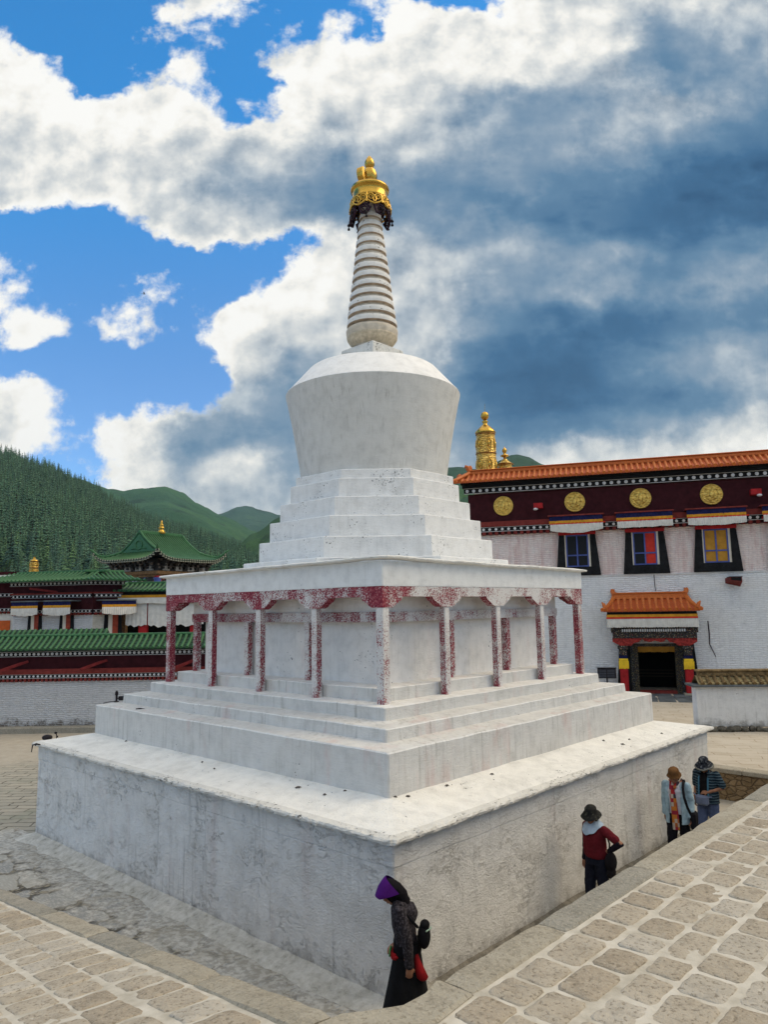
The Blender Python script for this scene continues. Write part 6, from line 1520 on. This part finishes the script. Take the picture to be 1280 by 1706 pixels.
mb = MB(); pleats(mb, .75, 1.80, -.60, 4.64, 3.62, .02, 0, 5, .1); pleats(mb, 1.86, 3.1, -.60, 4.66, 3.60, .02, 0, 5, .12); pleats(mb, 3.15, PL, -.6, 4.66, 3.62, .02, 0, 5, .12); mb.build('hanging_cloth', M['whitecloth'], po)
mb = MB(); mb.box(.0, PL, 1.6, 1.7, 0, 5.1); mb.build('back_wall', M['void'], po)
for u in (1.55, 4.1):
    mb = MB(); mb.box(u - .2, u + .2, -.5, -.15, 0, 4.9, 0, .03); mb.build('pillar', M['red'], po)
mb = MB(); mb.box(0, .55, -.1, .3, 0, 4.9); mb.build('timber_panel', M['wood'], po)
mb = MB(); mb.box(.7, PL, -.4, -.3, 2.2, 3.05); mb.build('parapet', M['cream'], po)
# low wing at the far left
WF = face_frame(atd(-90, 1010, 37.2), atd(30, 1010, 37.2)); WL = 3.55
wg = empty('side_wing', WF.o, WF.rz, label='low maroon side wing with orange panel at the left edge', cat='temple wing')
mb = MB(); mb.box(0, WL, 0, 3, 0, 4.28, 0); mb.build('wall_body', M['whitecloth'], wg)
mb = MB(); mb.box(-.3, WL - .25, -.05, .0, 0, 3.9, 0); mb.build('orange_panel', M['orange'], wg)
mb = MB(); mb.box(0, WL, -.05, 3, 4.28, 6.35, 0); mb.build('twig_frieze', M['maroon'], wg)
mb = MB(); teeth(mb, 0, WL, -.13, -.05, 4.24, 4.36, .2, 0, .55); dots(mb, 0, WL, -.12, 4.38, 4.50, .2, 1, 2, 2, .012); dots(mb, 0, WL, -.14, 5.10, 5.24, .2, 1, 2, 2, .012); dots(mb, 0, WL, -.14, 5.88, 6.02, .2, 1, 2, 2, .014); mb.build('disc_frieze', [M['maroonred'], M['black'], M['whitedot']], wg)
mb = MB(); mb.box(-.1, WL + .1, -.2, 3.1, 6.04, 6.18, 0); mb.build('parapet_cap', M['whitecloth'], wg)
P = atd(56, 955, 40.5); banner('victory_banner', (P.x, P.y, P.z - .35), 1.22, .23, 'plain golden cylinder standing on the green tiled roof at left', 'golden cylinders on the left roofs', finial=False)
# ------------------------------------------------------------------ pavilion with the upturned green roof
pc = atd(262, 925, 46.0); AX, AY = 3.05, 3.15
PRZ = R(13); pcen = Vector((pc.x, pc.y, 0)) - Vector((AX * math.cos(PRZ) + AY * math.sin(PRZ), AX * math.sin(PRZ) - AY * math.cos(PRZ), 0))
pv = empty('pavilion', pcen, PRZ, label='two-sided pavilion with sweeping upturned green tiled roof and small gold finial', cat='pavilion')
ZE, ZR_, YR = 7.55, 9.42, 1.85
def fz(x): t = 1 - min(1, abs(x) / AX); return ZE + (ZR_ - ZE) * (.52 * t + .48 * t ** 2.2)
def gz(y): t = min(1, max(0, (AY - abs(y)) / (AY - YR))); return ZE + (.62) * (.6 * t + .4 * t * t)
def lift(x, y): return .62 * (abs(x) / AX) ** 5 * (abs(y) / AY) ** 5 + .10 * ((abs(x) / AX) ** 8 + (abs(y) / AY) ** 8) * .3
def rz2(x, y):
    z = fz(x)
    if abs(y) > YR: z = min(z, gz(y))
    return z + lift(x, y)
mb = MB(); NX, NY = 40, 44
xs_ = [-AX + 2 * AX * i / NX for i in range(NX + 1)]; ys_ = sorted(set([-AY + 2 * AY * j / NY for j in range(NY + 1)] + [YR, YR + .002, -YR, -YR - .002]))
for j in range(len(ys_) - 1):
    for i in range(NX):
        q = [(xs_[i], ys_[j]), (xs_[i + 1], ys_[j]), (xs_[i + 1], ys_[j + 1]), (xs_[i], ys_[j + 1])]
        mb.add([(x, y, rz2(x, y)) for x, y in q], [(0, 1, 2, 3)], 1)
        mb.add([(x, y, rz2(x, y) - .10 if abs(x) > AX * .3 or abs(y) > YR else rz2(x, y) - .1) for x, y in q], [(3, 2, 1, 0)], 2)
    for sx in (-1, 1): mb.add([(sx * AX, ys_[j], rz2(AX, ys_[j])), (sx * AX, ys_[j + 1], rz2(AX, ys_[j + 1])), (sx * AX, ys_[j + 1], rz2(AX, ys_[j + 1]) - .1), (sx * AX, ys_[j], rz2(AX, ys_[j]) - .1)], [(0, 1, 2, 3)], 1)
for i in range(NX):
    for sy in (-1, 1): mb.add([(xs_[i], sy * AY, rz2(xs_[i], AY)), (xs_[i + 1], sy * AY, rz2(xs_[i + 1], AY)), (xs_[i + 1], sy * AY, rz2(xs_[i + 1], AY) - .1), (xs_[i], sy * AY, rz2(xs_[i], AY) - .1)], [(0, 1, 2, 3)], 1)
def capdisc(p, n_):
    mb.ball(p, (.06, .06, .06), 6, 4, 3)
NR_ = 30
for k in range(NR_):
    y = -AY + 2 * AY * (k + .5) / NR_
    for s in (-1, 1):
        x1 = .05 if abs(y) < YR else None
        if x1 is None:                     # stop at the hip
            x1 = 0
            while x1 < AX and fz(x1) > gz(y): x1 += .05
        pts = [(s * (AX - (AX - x1) * t / 9), y, rz2(AX - (AX - x1) * t / 9, y) + .015) for t in range(10)]
        if AX - x1 > .2: mb.tube(pts, .052, 5, 0, False)
        capdisc((s * AX, y, rz2(AX, y) - .02), 0); mb.box(s * AX - .10, s * AX + .02, y - .05, y + .05, rz2(AX, y) - .17, rz2(AX, y) - .10, 3)
for k in range(26):
    x = -AX + 2 * AX * (k + .5) / 26
    for s in (-1, 1):
        y1 = YR + .03
        while y1 < AY and gz(y1) > fz(x): y1 += .05
        pts = [(x, s * (AY - (AY - y1) * t / 7), rz2(x, AY - (AY - y1) * t / 7) + .015) for t in range(8)]
        if AY - y1 > .2: mb.tube(pts, .052, 5, 0, False)
        capdisc((x, s * AY, rz2(x, AY) - .02), 0); mb.box(x - .05, x + .05, s * AY - .06, s * AY + .06, rz2(x, AY) - .17, rz2(x, AY) - .10, 3)
mb.build('roof_tiles', [M['greentile'], M['greenpan'], M['black'], simple('rafter_end_paint', (.30, .30, .24), .8)], pv)
mb = MB()
mb.box(-.09, .09, -YR - .1, YR + .1, ZR_ - .02, ZR_ + .16, 0, .02)
for k in range(26): mb.ball((0, -YR + 2 * YR * k / 25, ZR_ + .17), (.08, .06, .06), 6, 4)
for sx in (-1, 1):
    for sy in (-1, 1):
        # gable verge
        mb.tube([(sx * .05, sy * (YR + .03), ZR_ + .10)] + [(sx * x, sy * (YR + .03), fz(x) + .09) for x in (.4, .8, 1.2, 1.6, 1.9)], .085, 7)
        xk = 0
        while fz(xk) > gz(YR) + .02: xk += .03
        pts = []
        for t in range(12):
            f = t / 11; x = xk + (AX - xk) * f; y = YR + (AY - YR) * f; pts.append((sx * x, sy * y, rz2(x, y) + .08))
        pts.append((sx * (AX + .16), sy * (AY + .16), rz2(AX, AY) + .20)); mb.tube(pts, [.085] * 12 + [.03], 7)
        for f in (.45, .55, .65, .75): 
            x = xk + (AX - xk) * f; y = YR + (AY - YR) * f; mb.ball((sx * x, sy * y, rz2(x, y) + .2), (.05, .05, .09), 6, 5)
mb.build('roof_ridge', M['greentile'], pv)
for sy in (-1, 1):
    mb = MB(); xk = 0
    while fz(xk) > gz(YR): xk += .02
    poly = [(-xk, gz(YR)), (xk, gz(YR))] + [(xk - 2 * xk * t / 10, fz(xk - 2 * xk * t / 10) - .04) for t in range(1, 10)]
    mb.prism(poly, sy * (YR + .05) - .03, sy * (YR + .05) + .03, 0)
    mb.tube([(.32 * math.cos(a), sy * (YR + .09), 8.62 + .30 * math.sin(a)) for a in [i / 16 * 6.2832 for i in range(17)]], .05, 6, 0)
    mb.tube([(-.7, sy * (YR + .09), 8.36), (-.35, sy * (YR + .09), 8.42), (0, sy * (YR + .09), 8.3), (.35, sy * (YR + .09), 8.42), (.7, sy * (YR + .09), 8.36)], .05, 6, 0)
    mb.build('gable', M['greentile'], pv)
mb = MB(); mb.lathe([(.24, ZR_ + .1), (.28, ZR_ + .2), (.17, ZR_ + .36), (.10, ZR_ + .42), (.20, ZR_ + .46), (.20, ZR_ + .52), (.11, ZR_ + .60), (.14, ZR_ + .66), (.15, ZR_ + .70), (.07, ZR_ + .78), (.10, ZR_ + .86), (.04, ZR_ + .96), (.01, ZR_ + 1.04)], 20); mb.build('finial', M['gold'], pv)
BX, BY = AX - .95, AY - .95
mb = MB(); mb.box(-BX, BX, -BY, BY, 3.0, 6.50, 0); mb.build('painted_wall', M['frieze'], pv)
mb = MB(); mb.box(-BX - .1, BX + .1, -BY - .1, BY + .1, 6.45, 6.62, 0); mb.box(-BX - .25, BX + .25, -BY - .25, BY + .25, 6.62, 6.82, 0); mb.build('tie_beam', M['wood'], pv)
mb = MB(); mb.box(-BX - .12, BX + .12, -BY - .12, BY + .12, 6.82, 7.62, 0)
for t in range(9):
    f = -1 + 2 * (t + .5) / 9
    for s in (-1, 1):
        for k in range(3):
            mb.box(f * BX - .07 - .03 * k, f * BX + .07 + .03 * k, s * (BY + .12) , s * (BY + .28 + .16 * k), 6.95 + .18 * k, 7.10 + .18 * k, 0)
            mb.box(s * (BX + .12), s * (BX + .28 + .16 * k), f * BY - .07 - .03 * k, f * BY + .07 + .03 * k, 6.95 + .18 * k, 7.10 + .18 * k, 0)
mb.build('eave_brackets', M['bracketwood'], pv)
mb = MB()
for t in range(4):
    f = -1 + 2 * (t + .5) / 4
    for s in (-1, 1):
        arch = lambda c: [(c - .30, 6.86), (c + .30, 6.86), (c + .28, 7.06), (c + .16, 7.24), (c, 7.34), (c - .16, 7.24), (c - .28, 7.06)]
        y_ = s * (BY + .16); mb.prism(arch(f * BX), y_ - .03, y_ + .03, 0)
        x_ = s * (BX + .16); mb.prism(arch(f * BY), x_ - .03, x_ + .03, 0, 'x')
mb.build('arch_panels', simple('grey_arch_panel', (.34, .31, .27), .8, .5, 12, .5, 20), pv)
for sx in (-1, 1):
    for sy in (-1, 1):
        mb = MB(); mb.tube([(sx * (BX + .05), sy * (BY + .05), 3), (sx * (BX + .05), sy * (BY + .05), 6.5)], .20, 10); p = mb.build('pillar', M['red'], pv)
        mb = MB(); mb.tube([(sx * (BX + .05), sy * (BY + .05), 6.05), (sx * (BX + .05), sy * (BY + .05), 6.4)], .22, 10); mb.build('painted_collar', M['blue'], p)
# ------------------------------------------------------------------ hills and forest
def hill_mat(name, a, b_, c, sc_=.012):
    m, g, fin, b = material(name); P = g.obj(); n = g.noise(P, sc_, 8, .62); n2 = g.noise(P, sc_ * 9, 6, .65); n3 = g.noise(P, sc_ * 60, 4, .7)
    col = g.ramp(g.math('ADD', g.math('MULTIPLY', n, .6), g.math('MULTIPLY', n2, .4)), [(.34, a), (.5, b_), (.66, c)])
    col = g.mix(g.math('MULTIPLY', g.step(n3, .48, .68), .5), col, tuple(v * .5 for v in a[:3]) + (1,)); col = g.mix(g.math('MULTIPLY', g.step(g.noise(P, sc_ * 3.2, 7, .68), .54, .66), .75), col, (.012, .030, .020, 1))
    return fin(col, .95, 0, g.bump(g.math('ADD', n2, g.math('MULTIPLY', n3, .6)), .8, 4.0), .1)
def interp(pts, x):
    if x <= pts[0][0]: return pts[0][1]
    for (x0, y0), (x1, y1) in zip(pts, pts[1:]):
        if x <= x1:
            t = (x - x0) / (x1 - x0); t = t * t * (3 - 2 * t) * .5 + t * .5; return y0 + (y1 - y0) * t
    return pts[-1][1]
def horizon(x): return 1023.2 - .01656 * x
class Hill:
    def __init__(s, sky_pts, dn, zn, df, bulge=.8, rough=1.0, seed=0.0): s.p, s.dn, s.zn, s.df, s.bu, s.ro, s.seed = sky_pts, dn, zn, df, bulge, rough, seed
    def at(s, x, t, nse=True):
        d = s.dn + (s.df - s.dn) * t; zs = CAM.z + (horizon(x) - interp(s.p, x)) * s.df / FPX
        z = s.zn + (zs - s.zn) * t ** s.bu
        dr = ray(x, 1010); P = CAM + dr * d
        if t > 1: z = zs - (t - 1) * s.df * .45
        if nse: z += s.ro * s.df * .004 * (nz(P.x * 12 / s.df + s.seed, P.y * 12 / s.df) * (1.8 if t < .93 else 1.8 - 15 * (min(t, 1) - .93)) + .5 * nz(P.x * 36 / s.df, P.y * 36 / s.df + s.seed) + .22 * nz(P.x * 110 / s.df, P.y * 110 / s.df + s.seed)) * min(1, t * 3)
        return Vector((P.x, P.y, z))
    def build(s, name, mat, x0, x1, nx=150, nt=70):
        mb = MB(); vs = []; ts = [j / nt for j in range(nt + 1)] + [1.06, 1.2, 1.5]
        for x in [x0 + (x1 - x0) * i / nx for i in range(nx + 1)]:
            for t in ts: vs.append(s.at(x, t))
        k = len(ts); fs = [(i * k + j, i * k + j + 1, (i + 1) * k + j + 1, (i + 1) * k + j) for i in range(nx) for j in range(k - 1)]
        mb.add(vs, [f[::-1] for f in fs], 0, True); return mb.build(name, mat, kind='structure')
FHp = [(-900, 620), (-300, 690), (-120, 722), (0, 752), (60, 772), (130, 803), (200, 842), (250, 870), (300, 884), (340, 895), (385, 915), (430, 940), (520, 985), (620, 1005)]
FH = Hill(FHp, 230, 9, 760, .92, 1.0)
FH.build('forest_hill', hill_mat('forest_floor', (.014, .030, .016, 1), (.022, .045, .02, 1), (.035, .065, .026, 1), .02), -900, 600, 120, 40)
H2 = Hill([(-200, 760), (0, 782), (100, 791), (150, 803), (200, 819), (240, 815), (262, 812), (275, 812.5), (300, 821), (330, 837), (370, 859), (420, 888), (480, 920), (600, 980)], 800, 20, 1900, .9, 1.5, 3)
H2.build('grass_hill', hill_mat('grass_hill_far', (.024, .070, .036, 1), (.036, .098, .043, 1), (.056, .130, .050, 1), .004), -200, 600)
H3 = Hill([(200, 905), (300, 885), (340, 872), (370, 858), (395, 848), (410, 845.5), (440, 851), (465, 856), (520, 868), (600, 890), (720, 930)], 1500, 40, 3000, .9, 1.4, 6)
H3.build('far_hill', hill_mat('grass_hill_farther', (.022, .058, .046, 1), (.032, .078, .054, 1), (.047, .102, .060, 1), .003), 200, 720)
H4 = Hill([(300, 960), (360, 925), (395, 906), (420, 890), (465, 864), (520, 835), (600, 806), (700, 795), (900, 850)], 420, 14, 1100, .9, 1.6, 9)
H4.build('near_hill', hill_mat('grass_hill_near', (.026, .070, .024, 1), (.041, .100, .031, 1), (.064, .135, .040, 1), .010), 300, 900)
H5 = Hill([(560, 800), (690, 776), (744, 775), (772, 774), (800, 778), (825, 772), (845, 762), (862, 753.5), (873, 752), (890, 756), (917, 770), (940, 772), (959, 772.5), (1000, 786), (1060, 812), (1200, 880), (1340, 930)], 500, 12, 1500, .9, .4, 12)
H5.build('right_hill', hill_mat('grass_hill_right', (.016, .048, .024, 1), (.024, .066, .030, 1), (.036, .085, .036, 1), .006), 560, 1340)
# conifers
CONM = []
for nm, a, b_, c in (('conifer_blue_green', (.032, .074, .054, 1), (.076, .158, .106, 1), (.165, .26, .185, 1)), ('conifer_mid_green', (.034, .080, .042, 1), (.088, .172, .084, 1), (.175, .27, .135, 1)), ('broadleaf_green', (.035, .075, .020, 1), (.065, .125, .032, 1), (.11, .18, .05, 1))):
    m, g, fin, b = material(nm); P = g.obj(); n = g.noise(P, 1.1, 4, .7); oi = g.n('ShaderNodeObjectInfo').outputs['Random']
    col = g.ramp(n, [(.3, a), (.5, b_), (.72, c)]); col = g.mix(1.0, col, g.ramp(oi, [(0, (.50, .56, .62, 1)), (.5, (.95, .95, .98, 1)), (1, (1.55, 1.42, 1.2, 1))]), 'MULTIPLY')
    CONM.append(fin(col, .85, 0, None, .15))
BARK = simple('conifer_bark', (.06, .045, .035), .95)
def conifer(seed, H=11.0, Rr=2.1, whorls=13, per=9, dead=0.0):
    rn = random.Random(seed); mb = MB(); mb.tube([(0, 0, -1.2), (0, 0, H * .5), (0, 0, H * .97)], [.22, .13, .03], 5, 1)
    for w_ in range(whorls):
        f = (w_ + .2) / whorls; z = H * (.10 + .88 * f); r = Rr * (1 - f) ** .85 * rn.uniform(.8, 1.12) + .10; k = max(4, int(per * (1 - f * .6)))
        for q in range(k):
            a = 6.2832 * (q + rn.random() * .8) / k; L = r * rn.uniform(.65, 1.12); dz = -L * rn.uniform(.20, .45); wd = L * rn.uniform(.26, .42)
            c, s_ = math.cos(a), math.sin(a); z_ = z + rn.uniform(-.25, .25)
            tip = Vector((c * L, s_ * L, z_ + dz)); mid = Vector((c * L * .55, s_ * L * .55, z_ + dz * .25)); t = Vector((-s_, c, 0))
            mb.add([(0, 0, z_ + .12), mid + t * wd + Vector((0, 0, -.16)), tip, mid - t * wd + Vector((0, 0, -.16)), mid + Vector((0, 0, .14))], [(0, 1, 4), (0, 4, 3), (4, 1, 2), (4, 2, 3)], 0)
            for e in range(2):
                b0 = mid.lerp(tip, rn.random()); d = (t * rn.choice((-1, 1)) * wd * 1.3 + Vector((c, s_, -.5)) * wd * .6)
                mb.add([b0 - Vector((0, 0, .05)), b0 + d * .6 + Vector((0, 0, .12)), b0 + d, b0 + d * .5 - Vector((0, 0, .22))], [(0, 1, 2), (0, 2, 3)], 0)
    mb.add([(-.12, 0, H * .93), (.12, 0, H * .93), (0, 0, H * 1.04)], [(0, 1, 2)], 0); mb.add([(0, -.12, H * .93), (0, .12, H * .93), (0, 0, H * 1.04)], [(0, 1, 2)], 0)
    return mb
def broadleaf(seed, H=7.5, Rr=2.9):
    rn = random.Random(seed); mb = MB(); mb.tube([(0, 0, -1), (.1, 0, H * .3), (0, .1, H * .7)], [.25, .18, .06], 6, 1)
    cl = [(Vector((rn.uniform(-1, 1) * Rr * .6, rn.uniform(-1, 1) * Rr * .6, H * rn.uniform(.35, .92))), rn.uniform(.7, 1.3)) for _ in range(13)]
    for c, r in cl:
        mb.tube([(0, 0, H * .3), c * .6 + Vector((0, 0, H * .12)), c], [.09, .05, .02], 4, 1)
        for _ in range(46):
            d = Vector((rn.gauss(0, 1), rn.gauss(0, 1), rn.gauss(0, 1))).normalized() * r * rn.uniform(.6, 1.08); p = c + d; s_ = rn.uniform(.14, .30)
            a = Vector((rn.gauss(0, 1), rn.gauss(0, 1), rn.gauss(0, .6))).normalized(); b_ = a.cross(d.normalized() + Vector((0, 0, .01))).normalized()
            mb.add([p - a * s_, p + b_ * s_ * .6, p + a * s_, p - b_ * s_ * .6], [(0, 1, 2, 3)], 0)
    return mb
rt = random.Random(5); spots = []
tries = 0
while len(spots) < 6800 and tries < 90000:
    tries += 1
    x = rt.uniform(-230, 430); t = rt.random() ** 1.25
    P = FH.at(x, t); d = (P - CAM).dot(CF); y = 853 - FPX * (P - CAM).dot(CU) / d
    top = y - 10 * FPX / d
    if top > 975 and x > -500: continue
    spots.append((d, x, t, P))
spots.sort(key=lambda q: q[0])
keep = []
for q in spots:
    if all((q[3] - k[3]).length_squared > 12 for k in keep[-330:]): keep.append(q)
spots = keep
bl = [i for i, q in enumerate(spots) if q[0] < 345 and nz(q[3].x * .02 + 40, q[3].y * .02) > .10]
protos = []
for k in range(5):
    protos.append(conifer(k, rt.uniform(9, 12), rt.uniform(1.9, 2.6), 12, 10))
pm = []
for k, p in enumerate(protos):
    o = p.build('conifer', [CONM[k % 2], BARK], label='dark green conifer among many on the forested hillside', cat='conifer tree', group='conifers on the forested hillside'); pm.append(o)
bm_ = []
for k in range(3):
    bm_.append(broadleaf(30 + k, rt.uniform(7, 8.5), rt.uniform(2.4, 3.1)).build('broadleaf_tree', [CONM[2], BARK], label='light green leafy tree at the foot of the forested hillside', cat='broadleaf tree', group='light green trees at the foot of the hill'))
cnt = 0; used = {}; nconi = 0; nbr = 0; restspots = []
for i, (d, x, t, P) in enumerate(spots):
    if i in bl and nbr < 40: k = nbr % 3; src = bm_[k]; nbr += 1
    elif nconi < 295: k = 3 + nconi % 5; src = pm[k - 3]; nconi += 1
    else: restspots.append(P); continue
    if k in used:
        c = src.copy(); COL.objects.link(c)
    else: c = src; used[k] = 1
    s_ = rt.uniform(.72, 1.15); c.location = P - Vector((0, 0, .3)); c.scale = (s_ * rt.uniform(.85, 1.1), s_ * rt.uniform(.85, 1.1), s_); c.rotation_euler = (0, 0, rt.random() * 6.28)
# the rest of the wood reads as one mass
mb = MB(); lows = [conifer(100 + k, 10, 2.3, 8, 6) for k in range(4)]
for P in restspots:
    p = rt.choice(lows); s_ = rt.uniform(.75, 1.2); a = rt.random() * 6.28; c, sn = math.cos(a) * s_, math.sin(a) * s_
    b0 = len(mb.v); mb.v += [(P.x + v[0] * c - v[1] * sn, P.y + v[0] * sn + v[1] * c, P.z + v[2] * s_ - .3) for v in p.v]
    mb.f += [tuple(b0 + q for q in f) for f in p.f]; mb.m += p.m; mb.sm += p.sm
print('conifers', nconi, 'broadleaf', nbr, 'rest', len(restspots))
def mass_mat():
    m, g, fin, b = material('conifer_mass'); P = g.obj(); n = g.noise(P, 1.1, 4, .7); n2 = g.xyz(g.voro(g.map(P, (1, 1, .25)), .19, 'F1', 'Color'))[0]
    col = g.ramp(n, [(.3, (.032, .077, .053, 1)), (.5, (.080, .166, .102, 1)), (.72, (.165, .26, .17, 1))]); col = g.mix(1.0, col, g.ramp(n2, [(.0, (.55, .62, .68, 1)), (1, (1.5, 1.4, 1.2, 1))]), 'MULTIPLY')
    return fin(col, .85, 0, None, .15)
mb.build('conifer_wood', [mass_mat(), BARK], kind='stuff', label='dense dark conifer wood covering the upper hillside at left', cat='wood')
# ------------------------------------------------------------------ mountain air
mb = MB(); mb.box(-5000, 5000, -5000, 5000, -1.0, 480, 0)
hm = bpy.data.materials.new('air'); hm.use_nodes = True; ht = hm.node_tree; ht.nodes.clear()
ho = ht.nodes.new('ShaderNodeOutputMaterial'); hv = ht.nodes.new('ShaderNodeVolumePrincipled'); hv.inputs['Density'].default_value = .000075; hv.inputs['Color'].default_value = (.60, .86, .97, 1); hv.inputs['Anisotropy'].default_value = .2
ht.links.new(hv.outputs[0], ho.inputs['Volume'])
mb.build('haze', hm, kind='stuff', label='thin blue mountain air between the courtyard and the far hills', cat='haze')
